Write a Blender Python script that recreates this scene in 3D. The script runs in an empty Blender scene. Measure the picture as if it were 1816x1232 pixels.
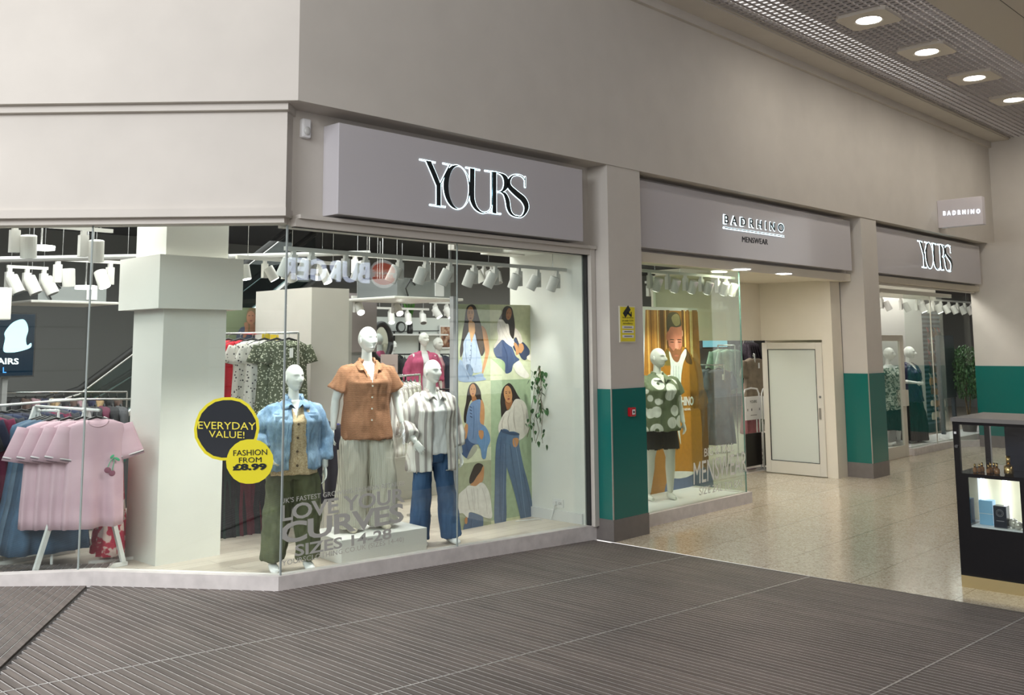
import bpy, bmesh, math, random
import numpy as np
from mathutils import Vector, Matrix, noise
random.seed(4)
S = bpy.context.scene
COL = S.collection
# ------------------------------------------------------------------ camera
FPX, CX, CY = 1720.0, 908.0, 409.0
def _vp(x, y):
    return Vector((x-CX, -(y-CY), -FPX)).normalized()
_X = _vp(2568, 600); _Y = _vp(-900, 625)
_Z = _X.cross(_Y).normalized(); _Y = _Z.cross(_X)
ROT = Matrix((_X, _Y, _Z))
CAM = Vector((0, -6.779, 2.15))
cd = bpy.data.cameras.new('camera'); cam = bpy.data.objects.new('camera', cd); COL.objects.link(cam)
cd.sensor_width = 36; cd.lens = FPX/1816*36; cd.shift_y = -(616-CY)/1816
cam.matrix_world = Matrix.Translation(CAM) @ ROT.to_4x4()
S.camera = cam
cd.clip_start = .05
# ------------------------------------------------------------------ world, exposure
S.view_settings.view_transform = 'Standard'; S.view_settings.look = 'None'
S.view_settings.gamma = 1; S.view_settings.use_curve_mapping = False
S.view_settings.exposure = 0.2
W = bpy.data.worlds.new('world'); S.world = W; W.use_nodes = True
W.node_tree.nodes['Background'].inputs[0].default_value = (1, .965, .93, 1)
W.node_tree.nodes['Background'].inputs[1].default_value = 1.05
def area(name, loc, size, power, color=(1, 1, 1), target=None, sy=None, spread=None):
    l = bpy.data.lights.new(name, 'AREA'); l.energy = power; l.color = color; l.size = size
    l.shape = 'RECTANGLE'; l.size_y = sy or size
    if spread: l.spread = math.radians(spread)
    o = bpy.data.objects.new(name, l); COL.objects.link(o); o.location = loc
    if target is not None:
        o.rotation_euler = (Vector(target)-Vector(loc)).to_track_quat('-Z', 'Y').to_euler()
    return o
# daylight coming through the mall entrance, behind and to the left of the viewer
area('entrance_daylight', (-4.6, -3.6, 6.6), 4.6, 760, (.92, .95, 1), (3.8, .8, 2.6), 3.6)
area('entrance_daylight', (-3.2, -9.5, 5.2), 4.5, 420, (1, .98, .96), (6, 0, 3.8), 3)
# unseen area fills added under the shop ceilings to brighten the interiors
WARM = (1, .97, .9)
area('shop_fill', (6.2, 2.2, 4.0), 3.6, 110, WARM, None, 1.2)
area('shop_fill', (8, 5.2, 3.9), 7, 260, (1, .98, .96), None, 4.5)
area('shop_fill', (3.4, 3.6, 3.95), 2.0, 130, (1, .98, .96), None, 3)
area('shop_fill', (14.5, 5.2, 3.7), 3.5, 110, WARM, None, 3.5)
area('shop_fill', (19.3, 1.2, 3.9), 4.5, 110, WARM, None, .6)
area('shop_fill', (24, 3.2, 4.1), 4.5, 150, WARM, None, 2)
area('shop_fill', (19, 6.5, 4.0), 6, 200, WARM, None, 4)
area('shop_fill', (15.6, 3.6, 3.8), 2.2, 20, WARM, None, 1.2)

# ------------------------------------------------------------------ pixel rays (photograph frame) onto planes of the place
def ray(x, y):
    return ROT @ Vector((x-CX, -(y-CY), -FPX))
def onP(q, p0, n):
    r = ray(*q); p0 = Vector(p0); n = Vector(n)
    return CAM + r*((p0-CAM).dot(n)/r.dot(n))
def onY(q, y=0.): return onP(q, (0, y, 0), (0, 1, 0))
def onX(q, x=0.): return onP(q, (x, 0, 0), (1, 0, 0))
def onZ(q, z=0.): return onP(q, (0, 0, z), (0, 0, 1))
WP = Vector((4.6, .28, 0)); WD = Vector((-1.56, 1.70, 0)).normalized(); WN = Vector((WD.y, -WD.x, 0))  # wing glass line, WN points into the shop
if WN.y < 0: WN = -WN
def onW(q, off=0.): return onP(q, WP+WN*off, WN)
def upright(q, foot):      # the point seen at q on the upright plane through foot that faces the viewer
    foot = Vector(foot); n = foot-CAM; n.z = 0
    return onP(q, foot, n)
# ------------------------------------------------------------------ materials
MATS = {}
def lin(c):
    return tuple(((v/12.92) if v <= .04045 else ((v+.055)/1.055)**2.4) for v in c)
def hexc(h):
    return lin(tuple(int(h[i:i+2], 16)/255 for i in (0, 2, 4)))
def M(name, col=None, rough=.55, metal=0., em=0., var=.0, scale=8., bump=0., coat=0., spec=.5, vstretch=None, alpha=None):
    if name in MATS: return MATS[name]
    if isinstance(col, str): col = hexc(col)
    m = bpy.data.materials.new(name); m.use_nodes = True; nt = m.node_tree; b = nt.nodes['Principled BSDF']
    b.inputs['Base Color'].default_value = (*col, 1); b.inputs['Roughness'].default_value = rough
    b.inputs['Metallic'].default_value = metal; b.inputs['Specular IOR Level'].default_value = spec
    if coat: b.inputs['Coat Weight'].default_value = coat; b.inputs['Coat Roughness'].default_value = .05
    if em:
        b.inputs['Emission Color'].default_value = (*col, 1); b.inputs['Emission Strength'].default_value = em
    if var or bump:
        tc = nt.nodes.new('ShaderNodeTexCoord'); n = nt.nodes.new('ShaderNodeTexNoise'); n.inputs['Scale'].default_value = scale
        n.inputs['Detail'].default_value = 5
        src = tc.outputs['Object']
        if vstretch:
            mp = nt.nodes.new('ShaderNodeMapping'); mp.inputs['Scale'].default_value = vstretch
            nt.links.new(src, mp.inputs[0]); src = mp.outputs[0]
        nt.links.new(src, n.inputs['Vector'])
        if var:
            r = nt.nodes.new('ShaderNodeValToRGB')
            r.color_ramp.elements[0].position = .3; r.color_ramp.elements[1].position = .7
            r.color_ramp.elements[0].color = (*[c*(1-var) for c in col], 1)
            r.color_ramp.elements[1].color = (*[min(1, c*(1+var)) for c in col], 1)
            nt.links.new(n.outputs[0], r.inputs[0]); nt.links.new(r.outputs[0], b.inputs['Base Color'])
        if bump:
            bp = nt.nodes.new('ShaderNodeBump'); bp.inputs['Strength'].default_value = bump; bp.inputs['Distance'].default_value = .01
            nt.links.new(n.outputs[0], bp.inputs['Height']); nt.links.new(bp.outputs[0], b.inputs['Normal'])
    MATS[name] = m
    return m
def glass_mat(name, tint=(.97, .985, .975), refl=1.0, ior=1.45, frost=0.):
    if name in MATS: return MATS[name]
    m = bpy.data.materials.new(name); m.use_nodes = True; nt = m.node_tree; nt.nodes.clear()
    o = nt.nodes.new('ShaderNodeOutputMaterial'); mx = nt.nodes.new('ShaderNodeMixShader')
    t = nt.nodes.new('ShaderNodeBsdfTransparent'); t.inputs[0].default_value = (*tint, 1)
    g = nt.nodes.new('ShaderNodeBsdfGlossy'); g.inputs['Roughness'].default_value = 0; g.inputs[0].default_value = (refl, refl, refl, 1)
    f = nt.nodes.new('ShaderNodeFresnel'); f.inputs[0].default_value = ior
    ge = nt.nodes.new('ShaderNodeNewGeometry'); mr = nt.nodes.new('ShaderNodeMapRange')   # inside faces see the inverse index
    mr.inputs['To Min'].default_value = ior; mr.inputs['To Max'].default_value = 1/ior
    nt.links.new(ge.outputs['Backfacing'], mr.inputs['Value']); nt.links.new(mr.outputs[0], f.inputs[0])
    nt.links.new(f.outputs[0], mx.inputs[0]); nt.links.new(t.outputs[0], mx.inputs[1]); nt.links.new(g.outputs[0], mx.inputs[2])
    out = mx.outputs[0]
    if frost:
        d = nt.nodes.new('ShaderNodeBsdfDiffuse'); d.inputs[0].default_value = (.9, .92, .88, 1)
        m2 = nt.nodes.new('ShaderNodeMixShader'); m2.inputs[0].default_value = frost
        nt.links.new(out, m2.inputs[1]); nt.links.new(d.outputs[0], m2.inputs[2]); out = m2.outputs[0]
    nt.links.new(out, o.inputs[0])
    MATS[name] = m
    return m
def pattern(name, fn, rough=.8):
    """material whose colour comes from a node recipe: fn(nt, coord_socket) -> colour socket"""
    if name in MATS: return MATS[name]
    m = bpy.data.materials.new(name); m.use_nodes = True; nt = m.node_tree; b = nt.nodes['Principled BSDF']
    b.inputs['Roughness'].default_value = rough
    tc = nt.nodes.new('ShaderNodeTexCoord')
    nt.links.new(fn(nt, tc.outputs['Object']), b.inputs['Base Color'])
    MATS[name] = m
    return m
def ramp(nt, sock, stops, const=False):
    r = nt.nodes.new('ShaderNodeValToRGB'); cr = r.color_ramp
    if const: cr.interpolation = 'CONSTANT'
    while len(cr.elements) < len(stops): cr.elements.new(.5)
    for e, (p, c) in zip(cr.elements, stops):
        e.position = p; e.color = (*(hexc(c) if isinstance(c, str) else c), 1)
    nt.links.new(sock, r.inputs[0]); return r.outputs[0]
def mapping(nt, sock, scale=(1, 1, 1), rot=(0, 0, 0)):
    mp = nt.nodes.new('ShaderNodeMapping'); mp.inputs['Scale'].default_value = scale; mp.inputs['Rotation'].default_value = rot
    nt.links.new(sock, mp.inputs[0]); return mp.outputs[0]
def tex(nt, kind, sock, **kw):
    t = nt.nodes.new('ShaderNodeTex'+kind)
    for k, v in kw.items():
        if k in t.inputs: t.inputs[k].default_value = v
        else: setattr(t, k, v)
    nt.links.new(sock, t.inputs['Vector']); return t
# ------------------------------------------------------------------ mesh helpers
def mesh_obj(name, verts, faces, mat, parent=None, smooth=False, bevel=0.):
    me = bpy.data.meshes.new(name); me.from_pydata([tuple(v) for v in verts], [], [tuple(f) for f in faces]); me.update()
    return link(name, me, mat, parent, smooth, bevel)
def link(name, me, mat, parent=None, smooth=False, bevel=0.):
    if mat is not None and not me.materials: me.materials.append(mat)
    if smooth:
        me.polygons.foreach_set('use_smooth', [True]*len(me.polygons))
    o = bpy.data.objects.new(name, me); COL.objects.link(o)
    if bevel:
        b = o.modifiers.new('bevel', 'BEVEL'); b.width = bevel; b.segments = 2; b.limit_method = 'ANGLE'
    if parent is not None:
        o.parent = parent
    return o
class MB:
    def __init__(s): s.v = []; s.f = []
    def add(s, v, f):
        n = len(s.v); s.v += [Vector(p) for p in v]; s.f += [tuple(i+n for i in q) for q in f]; return s
    def box(s, a, b):
        (x0, y0, z0), (x1, y1, z1) = a, b
        x0, x1 = min(x0, x1), max(x0, x1); y0, y1 = min(y0, y1), max(y0, y1); z0, z1 = min(z0, z1), max(z0, z1)
        return s.add([(x0, y0, z0), (x1, y0, z0), (x1, y1, z0), (x0, y1, z0), (x0, y0, z1), (x1, y0, z1), (x1, y1, z1), (x0, y1, z1)],
                     [(0, 3, 2, 1), (4, 5, 6, 7), (0, 1, 5, 4), (1, 2, 6, 5), (2, 3, 7, 6), (3, 0, 4, 7)])
    def obox(s, c, u, v, w):      # oriented box: centre and three half-extent vectors
        c, u, v, w = Vector(c), Vector(u), Vector(v), Vector(w)
        if u.cross(v).dot(w) < 0: w = -w
        P = [c-u-v-w, c+u-v-w, c+u+v-w, c-u+v-w, c-u-v+w, c+u-v+w, c+u+v+w, c-u+v+w]
        return s.add(P, [(0, 3, 2, 1), (4, 5, 6, 7), (0, 1, 5, 4), (1, 2, 6, 5), (2, 3, 7, 6), (3, 0, 4, 7)])
    def prism(s, pts, d):         # polygon pts extruded by vector d
        pts = [Vector(p) for p in pts]; d = Vector(d); n = len(pts)
        f = [tuple(range(n-1, -1, -1)), tuple(range(n, 2*n))]
        f += [(i, (i+1) % n, n+(i+1) % n, n+i) for i in range(n)]
        return s.add(pts+[p+d for p in pts], f)
    def tube(s, pts, r, seg=8, cap=True):
        pts = [Vector(p) for p in pts]
        if not isinstance(r, (list, tuple)): r = [r]*len(pts)
        V = []; F = []; up = Vector((0, 0, 1)); prev = None
        for i, p in enumerate(pts):
            t = (pts[min(i+1, len(pts)-1)]-pts[max(i-1, 0)]).normalized()
            if prev is None:
                a = t.cross(up)
                if a.length < .05: a = t.cross(Vector((0, 1, 0)))
            else:
                a = prev-t*prev.dot(t)
            a.normalize(); prev = a; b = t.cross(a)
            for k in range(seg):
                an = 2*math.pi*k/seg; V.append(p+(a*math.cos(an)+b*math.sin(an))*r[i])
        for i in range(len(pts)-1):
            for k in range(seg):
                k2 = (k+1) % seg; F.append((i*seg+k, i*seg+k2, (i+1)*seg+k2, (i+1)*seg+k))
        if cap:
            F.append(tuple(range(seg-1, -1, -1))); F.append(tuple((len(pts)-1)*seg+k for k in range(seg)))
        return s.add(V, F)
    def loft(s, rings, cap=True):   # rings: list of lists of points, same count
        n = len(rings[0]); V = [p for r in rings for p in r]; F = []
        for i in range(len(rings)-1):
            for k in range(n):
                k2 = (k+1) % n; F.append((i*n+k, i*n+k2, (i+1)*n+k2, (i+1)*n+k))
        if cap:
            F.append(tuple(range(n-1, -1, -1))); F.append(tuple((len(rings)-1)*n+k for k in range(n)))
        return s.add(V, F)
    def ell(s, c, r, seg=16, rings=10, M3=None):
        V = []; c = Vector(c)
        F = []
        for i in range(rings+1):
            th = math.pi*i/rings
            for k in range(seg):
                ph = 2*math.pi*k/seg
                p = Vector((r[0]*math.sin(th)*math.cos(ph), r[1]*math.sin(th)*math.sin(ph), r[2]*math.cos(th)))
                if M3: p = M3 @ p
                V.append(c+p)
        for i in range(rings):
            for k in range(seg):
                k2 = (k+1) % seg; F.append((i*seg+k, (i+1)*seg+k, (i+1)*seg+k2, i*seg+k2))
        return s.add(V, F)
    def obj(s, name, mat, parent=None, smooth=False, bevel=0., xf=None):
        v = [xf @ p for p in s.v] if xf else s.v
        return mesh_obj(name, v, s.f, mat, parent, smooth, bevel)
def tag(o, label, cat, group=None, kind=None):
    if label: o['label'] = label
    if cat: o['category'] = cat
    if group: o['group'] = group
    if kind: o['kind'] = kind
    return o
def thing(name, label, cat, loc=(0, 0, 0), rz=0., group=None):
    o = bpy.data.objects.new(name, None); COL.objects.link(o); o.location = loc; o.rotation_euler = (0, 0, rz)
    o.empty_display_size = .1
    return tag(o, label, cat, group)
def struct(o):
    o['kind'] = 'structure'; return o
def dup(o, parent=None, label=None, **kw):
    c = o.copy(); COL.objects.link(c); c.parent = parent
    for ch in list(o.children): dup(ch, c)
    if label: c['label'] = label
    for k, v in kw.items():
        if k in ('location', 'rotation_euler', 'scale'): setattr(c, k, v)
        else: c[k] = v
    return c
def smoothcurve(pts, n=5, closed=True):
    """Catmull-Rom through 2-D points"""
    out = []; m = len(pts)
    rng = range(m) if closed else range(m-1)
    for i in rng:
        if closed: p0, p1, p2, p3 = pts[i-1], pts[i], pts[(i+1) % m], pts[(i+2) % m]
        else: p0, p1, p2, p3 = pts[max(i-1, 0)], pts[i], pts[i+1], pts[min(i+2, m-1)]
        for k in range(n):
            t = k/n
            out.append(tuple(.5*((2*b)+(-a+c)*t+(2*a-5*b+4*c-d)*t*t+(-a+3*b-3*c+d)*t**3) for a, b, c, d in zip(p0, p1, p2, p3)))
    if not closed: out.append(tuple(pts[-1]))
    return out
def slab(name, pts3, d, mat, parent=None, both=True):
    """flat polygon (maybe concave) given in 3-D, thickened by the vector d"""
    pts = [Vector(p) for p in pts3]; d = Vector(d)
    bm = bmesh.new(); vs = [bm.verts.new(p+d) for p in pts]
    f = bm.faces.new(vs); bm.normal_update()
    if both:
        r = bmesh.ops.extrude_face_region(bm, geom=[f])
        for v in [g for g in r['geom'] if isinstance(g, bmesh.types.BMVert)]: v.co -= d
    bmesh.ops.recalc_face_normals(bm, faces=bm.faces)
    bmesh.ops.triangulate(bm, faces=[x for x in bm.faces if len(x.verts) > 4])
    me = bpy.data.meshes.new(name); bm.to_mesh(me); bm.free()
    return link(name, me, mat, parent)
def text_mesh(s, off=0., ext=.05, spacing=1., shear=0., res=3):
    c = bpy.data.curves.new('lettering', 'FONT'); c.body = s; c.offset = off; c.extrude = ext; c.space_character = spacing; c.shear = shear
    c.resolution_u = res
    o = bpy.data.objects.new('lettering', c); COL.objects.link(o)
    dg = bpy.context.evaluated_depsgraph_get(); me = bpy.data.meshes.new_from_object(o.evaluated_get(dg))
    bpy.data.objects.remove(o); return me
def text_fit(s, origin, U, V, N, mat, name='lettering', parent=None, thick=.002, off=0., spacing=1.):
    """lettering fitted so its box starts at origin and spans vectors U (width) and V (cap height), standing off along unit N"""
    me = text_mesh(s, off, .05, spacing)
    co = np.array([v.co[:] for v in me.vertices]); lo = co.min(0); hi = co.max(0)
    U, V, N, origin = Vector(U), Vector(V), Vector(N).normalized(), Vector(origin)
    for v in me.vertices:
        a = (v.co.x-lo[0])/(hi[0]-lo[0]); b = (v.co.y-lo[1])/(hi[1]-lo[1]); c = (v.co.z-lo[2])/(hi[2]-lo[2])
        v.co = origin+U*a+V*b+N*(c*thick)
    return link(name, me, mat, parent)
def split_letters(o, root, name='letter'):
    """each loose piece of a lettering mesh becomes a part of its own under root"""
    me = o.data; n = len(me.vertices); par = list(range(n))
    def find(a):
        while par[a] != a: par[a] = par[par[a]]; a = par[a]
        return a
    for e in me.edges:
        a, b = find(e.vertices[0]), find(e.vertices[1])
        if a != b: par[a] = b
    groups = {}
    for p in me.polygons: groups.setdefault(find(p.vertices[0]), []).append(p)
    m = me.materials[0]; out = []
    for g in sorted(groups.values(), key=lambda g: me.vertices[g[0].vertices[0]].co.x):
        idx = {}; V = []; F = []
        for p in g:
            f = []
            for v in p.vertices:
                if v not in idx: idx[v] = len(V); V.append(me.vertices[v].co.copy())
                f.append(idx[v])
            F.append(f)
        out.append(mesh_obj(name, V, F, m, root))
    bpy.data.objects.remove(o); return out
def text_px(s, bl, br, tl, plane, N, mat, name='lettering', parent=None, lift=.004, thick=.002, off=0., spacing=1.):
    o = plane(bl); u = plane(br)-o; v = plane(tl)-o
    N = Vector(N).normalized()
    return text_fit(s, o+N*lift, u, v, N, mat, name, parent, thick, off, spacing)
# ================================================================== SETTING
wallm = M('painted_plaster', (.57, .535, .485), .7, var=.03, scale=2.5, bump=.08)
cream = M('cream_paint', (.74, .69, .58), .65, var=.02, scale=3)
white = M('white_paint', (.74, .74, .74), .5, var=.03, scale=6)
whitem = M('white_metal', (.78, .78, .78), .35)
blackc = M('black_ceiling_paint', (.012, .012, .014), .8)
SLOPE = .185/(8.66-4.548)
def matz(x): return SLOPE*(8.66-x)
# --- floors
def terrazzo(nt, c):
    v = tex(nt, 'Voronoi', c, Scale=55.); n = tex(nt, 'Noise', c, Scale=70., Detail=6.)
    n2 = tex(nt, 'Noise', c, Scale=1.2, Detail=3.)
    a = ramp(nt, v.outputs['Color'], [(0, (.42, .35, .25)), (.3, (.60, .53, .41)), (.6, (.70, .63, .51)), (1, (.80, .74, .62))])
    sp = ramp(nt, n.outputs[0], [(0, (.6, .54, .46)), (.36, (.68, .63, .55)), (.46, (1, 1, 1)), (1, (1, 1, 1))])
    mx = nt.nodes.new('ShaderNodeMix'); mx.data_type = 'RGBA'; mx.blend_type = 'MULTIPLY'; mx.inputs[0].default_value = 1
    nt.links.new(a, mx.inputs[6]); nt.links.new(sp, mx.inputs[7])
    br = tex(nt, 'Brick', c, **{'Scale': 1., 'Mortar Size': .0035, 'Brick Width': 1.2, 'Row Height': .9, 'offset': 0.0})
    br.inputs['Color1'].default_value = (1, 1, 1, 1); br.inputs['Color2'].default_value = (.93, .92, .9, 1); br.inputs['Mortar'].default_value = (.35, .3, .24, 1)
    m2 = nt.nodes.new('ShaderNodeMix'); m2.data_type = 'RGBA'; m2.blend_type = 'MULTIPLY'; m2.inputs[0].default_value = 1
    nt.links.new(mx.outputs[2], m2.inputs[6]); nt.links.new(br.outputs[0], m2.inputs[7]); return m2.outputs[2]
terr = pattern('terrazzo_tiles', terrazzo, .13); terr.node_tree.nodes['Principled BSDF'].inputs['Specular IOR Level'].default_value = .55
mb = MB(); mb.add([(8.66, -.0, 0), (8.55, -14, 0), (40, -14, 0), (40, 1.8, 0), (8.66, 1.8, 0)], [(0, 1, 2, 3, 4)])
struct(mb.obj('floor', terr))
# ribbed entrance matting on the ramp: strips really raised
def matm(nt, c):
    n = tex(nt, 'Noise', mapping(nt, c, (3.2, .10, 1)), Scale=9., Detail=4.); n2 = tex(nt, 'Noise', c, Scale=1.1, Detail=4.)
    a = ramp(nt, n.outputs[0], [(.36, (.105, .084, .075)), (.64, (.175, .145, .130))])
    b = ramp(nt, n2.outputs[0], [(.3, (.72, .72, .72)), (.7, (1.12, 1.1, 1.08))])
    mx = nt.nodes.new('ShaderNodeMix'); mx.data_type = 'RGBA'; mx.blend_type = 'MULTIPLY'; mx.inputs[0].default_value = 1
    nt.links.new(a, mx.inputs[6]); nt.links.new(b, mx.inputs[7]); return mx.outputs[2]
ribm = pattern('matting_ribs', matm, .62)
groove = M('matting_groove', (.035, .03, .028), .9)
alum = M('aluminium_strip', (.46, .44, .43), .45, .5, var=.25, scale=40)
# ribs run across the mall (along y); pitch 27 mm
mb = MB(); mb.add([(8.66, .26, -.018), (4.58, .26, matz(4.58)-.012), (-1.5, 6.88, matz(-1.5)-.018), (-9, 6.9, matz(-9)-.018), (-9, -14, matz(-9)-.012), (8.58, -14, -.012)], [(0, 1, 2, 3, 4, 5)])
struct(mb.obj('floor_mat_base', groove))
def ribs(name, x0, x1, yf, pitch, w, mat, h=.011):
    mb = MB(); x = x0
    while x < x1:
        y0, y1 = yf(x); xx = x+w
        if y1 > y0:
            za, zb = matz(x), matz(xx)
            mb.add([(x, y0, za), (xx, y0, zb), (xx, y1, zb), (x, y1, za), (x, y0, za-h), (xx, y0, zb-h), (xx, y1, zb-h), (x, y1, za-h)],
                   [(0, 1, 2, 3), (4, 5, 1, 0), (5, 6, 2, 1), (6, 7, 3, 2), (7, 4, 0, 3)])
        x += pitch
    return mb.obj(name, mat)
# the diagonal joint on the left where the ribs turn
JA = onP((160, 1036), (8.66, 0, 0), (SLOPE, 0, 1)); JB = onP((0, 1188), (8.66, 0, 0), (SLOPE, 0, 1))
jk = (JB.y-JA.y)/(JB.x-JA.x)
def joint_y(x): return JA.y+(x-JA.x)*jk
def yr(x):
    top = .26 if x > 4.56 else .27+(4.56-x)*1.70/1.56
    lo = -14.
    if x < JA.x: top = min(top, joint_y(x)-.02)
    return lo, top
struct(ribs('floor_mat_ribs', -3.5, 8.57, yr, .06, .043, ribm, .016))
struct(ribs('floor_mat_wires', -3.5+.045, 8.6, yr, .06, .006, alum, .012))
# left piece: ribs turned the other way beyond the diagonal joint
jdir = Vector((1, jk, 0)).normalized()
if jdir.x > 0: jdir = -jdir
mb = MB(); mw = MB(); side = Vector((-jdir.y, jdir.x, 0))
if side.x > 0: side = -side
rd = (jdir*.995+side*.10).normalized()
J0 = Vector((JA.x, JA.y, 0))-jdir*.9
for i in range(70):
    s_ = .02+i*.062
    for (m_, o0, o1, hh) in ((mb, 0, .048, .0), (mw, .051, .056, .001)):
        P = []
        for (o, e) in ((s_+o0, 0), (s_+o1, 0), (s_+o1, 9), (s_+o0, 9)):
            p = J0+side*o+jdir*e; P.append(Vector((p.x, p.y, matz(p.x)+hh)))
        m_.prism(P, (0, 0, -.011))
struct(mb.obj('floor_mat_turned', ribm)); struct(mw.obj('floor_mat_turned_wires', alum))
# long seams (joints between mat widths), running along the shopfront direction
mb = MB()
for (pa, pb) in (((0, 1228), (1203, 989)), ((900, 1168), (1430, 1024)), ((1546, 1232), (1816, 1095))):
    a = onP(pa, (8.66, 0, 0), (SLOPE, 0, 1)); b = onP(pb, (8.66, 0, 0), (SLOPE, 0, 1))
    d = (b-a).normalized(); a = a-d*(3 if pa[0] else .3); b = b+d*((8.6-b.x)/d.x)
    n = Vector((-d.y, d.x, 0)).normalized()*.006
    mb.prism([a-n, b-n, b+n, a+n], (0, 0, .002))
a = Vector((JA.x, JA.y, matz(JA.x))); b = a-jdir*5; b.z = matz(b.x); n = Vector((-jdir.y, jdir.x, 0))*.008
mb.prism([a-n, b-n, b+n, a+n], (0, 0, .002))
struct(mb.obj('floor_mat_seams', alum))
mb = MB(); mb.box((8.60, -14, -.02), (8.625, .0, .003)); struct(mb.obj('floor_mat_edge', M('mat_edge', (.12, .11, .10), .6)))
# shop floors
def wood(nt, c):
    b = tex(nt, 'Brick', c, **{'Scale': 1., 'Mortar Size': .003, 'Brick Width': 1.2, 'Row Height': .18})
    b.inputs['Color1'].default_value = (.50, .43, .36, 1); b.inputs['Color2'].default_value = (.62, .55, .47, 1); b.inputs['Mortar'].default_value = (.3, .25, .2, 1)
    return b.outputs[0]
woodm = pattern('pale_wood_boards', wood, .35)
_e = Vector((4.6, .34, 0))+WD*6
mb = MB(); mb.prism([(4.64, .34, 0), (9.35, .34, 0), (9.35, 11, 0), (_e.x, 11, 0), (_e.x, _e.y, 0)], (0, 0, .165)); o = mb.obj('floor_shop_left', woodm); struct(o)
mb = MB(); mb.box((9.35, 1.75, -.05), (34, 11, .012)); mb.box((15.98, .8, -.05), (34, 1.75, .012)); o = mb.obj('floor_shop_right', woodm); struct(o)
# --- upper wall
ZS = 4.2
mb = MB(); mb.box((4.5, 0, ZS), (22.0, .5, 6.7)); struct(mb.obj('wall_main_upper', wallm))
mb = MB()
a = Vector((4.5, 0, ZS)); e = a+WD*9; mb.prism([a, e, e+WN*.5, Vector((4.5, .5, ZS))], (0, 0, 2.5)); struct(mb.obj('wall_left_upper', wallm))
# recessed band behind the signs (header) and over the wing
mb = MB(); mb.box((4.62, .30, 3.17), (22.0, .45, ZS+.05)); struct(mb.obj('wall_header', wallm))
WO = -.0
c0 = WP+WN*.0
def wingquad(mb, s0, s1, o0, o1, z0, z1):
    P = [WP+WD*s0+WN*o0, WP+WD*s1+WN*o0, WP+WD*s1+WN*o1, WP+WD*s0+WN*o1]
    mb.prism([(p.x, p.y, z0) for p in P], (0, 0, z1-z0)); return mb
mb = wingquad(MB(), -.02, 9, -.14, .1, 3.3, 4.14); struct(mb.obj('wall_left_fascia', wallm))
mb = wingquad(MB(), -.04, 9, -.20, .1, 4.14, 4.20); wingquad(mb, -.03, 9, -.17, .1, 3.24, 3.31); wingquad(mb, 0, 9, -.10, .1, 3.19, 3.24)
struct(mb.obj('trim_1', wallm))
# window head mouldings, main run
mb = MB(); mb.box((4.66, .17, 3.235), (8.66, .32, 3.27)); mb.box((4.64, .21, 3.17), (8.66, .32, 3.235)); struct(mb.obj('trim_2', wallm))
# cornice
mb = MB(); mb.box((4.4, -.06, 6.28), (24, 0.02, 6.5)); mb.box((4.4, -.42, 6.4), (24, -.0, 6.55)); struct(mb.obj('trim_3', wallm))
# --- sill of shop 1, follows the ramp
sillm = M('sill_paint', (.66, .62, .60), .5, var=.1, scale=9)
mb = MB()
def sill(mb, P, Q, zt0, zt1, zb0, zb1, n, w=.12):
    P, Q, n = Vector(P), Vector(Q), Vector(n)
    V = []
    for (p, zt, zb) in ((P, zt0, zb0), (Q, zt1, zb1)):
        V += [(p.x, p.y, zb), (p.x+n.x*w, p.y+n.y*w, zb), (p.x+n.x*w, p.y+n.y*w, zt), (p.x, p.y, zt)]
    mb.add(V, [(0, 1, 2, 3), (7, 6, 5, 4), (0, 4, 5, 1), (1, 5, 6, 2), (2, 6, 7, 3), (3, 7, 4, 0)])
sill(mb, (4.56, .24, 0), (8.66, .24, 0), .297, .158, .15, -.04, (0, 1, 0))
A0 = Vector((4.56, .24, 0)); A1 = A0+WD*1.52; A2 = A1+(WD+Vector((-.12, -.14, 0))).normalized()*6
sill(mb, A0, A1, .297, .345, .15, .15, WN)
sill(mb, A1, A2, .345, .345, .15, .15, WN)
struct(mb.obj('trim_4', sillm))
# --- glass
gl = glass_mat('window_glass', (.93, .965, .95))
glt = glass_mat('tinted_glass', (.90, .95, .90))
edge = M('glass_joint', (.30, .34, .33), .3)
blackt = M('black_gasket', (.02, .02, .02), .6)
def pane(name, P, Q, z0, z1, n, m=gl, t=.012, z0b=None):
    P, Q, n = Vector(P), Vector(Q), Vector(n)
    z0b = z0 if z0b is None else z0b
    V = [(P.x, P.y, z0), (Q.x, Q.y, z0b), (Q.x, Q.y, z1), (P.x, P.y, z1)]
    V = [Vector(v) for v in V]; W_ = [v+n*t for v in V]
    o = mesh_obj(name, V+W_, [(0, 1, 2, 3), (7, 6, 5, 4), (0, 4, 5, 1), (1, 5, 6, 2), (2, 6, 7, 3), (3, 7, 4, 0)], m)
    return struct(o)
G0 = Vector((4.6, .28, 0)); xs = onY((811, 700), .28).x
pane('window_1', G0+Vector((.004, 0, 0)), (xs-.002, .28, 0), .297, 3.18, (0, 1, 0), z0b=.21)
pane('window_2', (xs+.002, .28, 0), (8.58, .28, 0), .205, 3.18, (0, 1, 0), z0b=.158)
sW = (onW((152, 700))-WP).dot(WD)
pane('window_3', G0+WD*.006, G0+WD*(sW-.003), .29, 3.2, WN, z0b=.34)
pane('window_4', G0+WD*(sW+.003), G0+WD*8, .34, 3.2, WN)
mb = MB(); mb.box((4.6-.006, .272, .29), (4.6+.008, .286, 3.18)); mb.box((xs-.004, .276, .2), (xs+.004, .29, 3.18))
q = G0+WD*sW; mb.obox((q.x, q.y, 1.76), WD*.006, WN*.007, (0, 0, 1.44)); struct(mb.obj('trim_5', edge))
mb = MB(); mb.box((8.56, .25, .15), (8.585, .30, 3.18)); mb.box((4.66, .262, 3.165), (8.58, .30, 3.18)); struct(mb.obj('trim_6', blackt))
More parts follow.
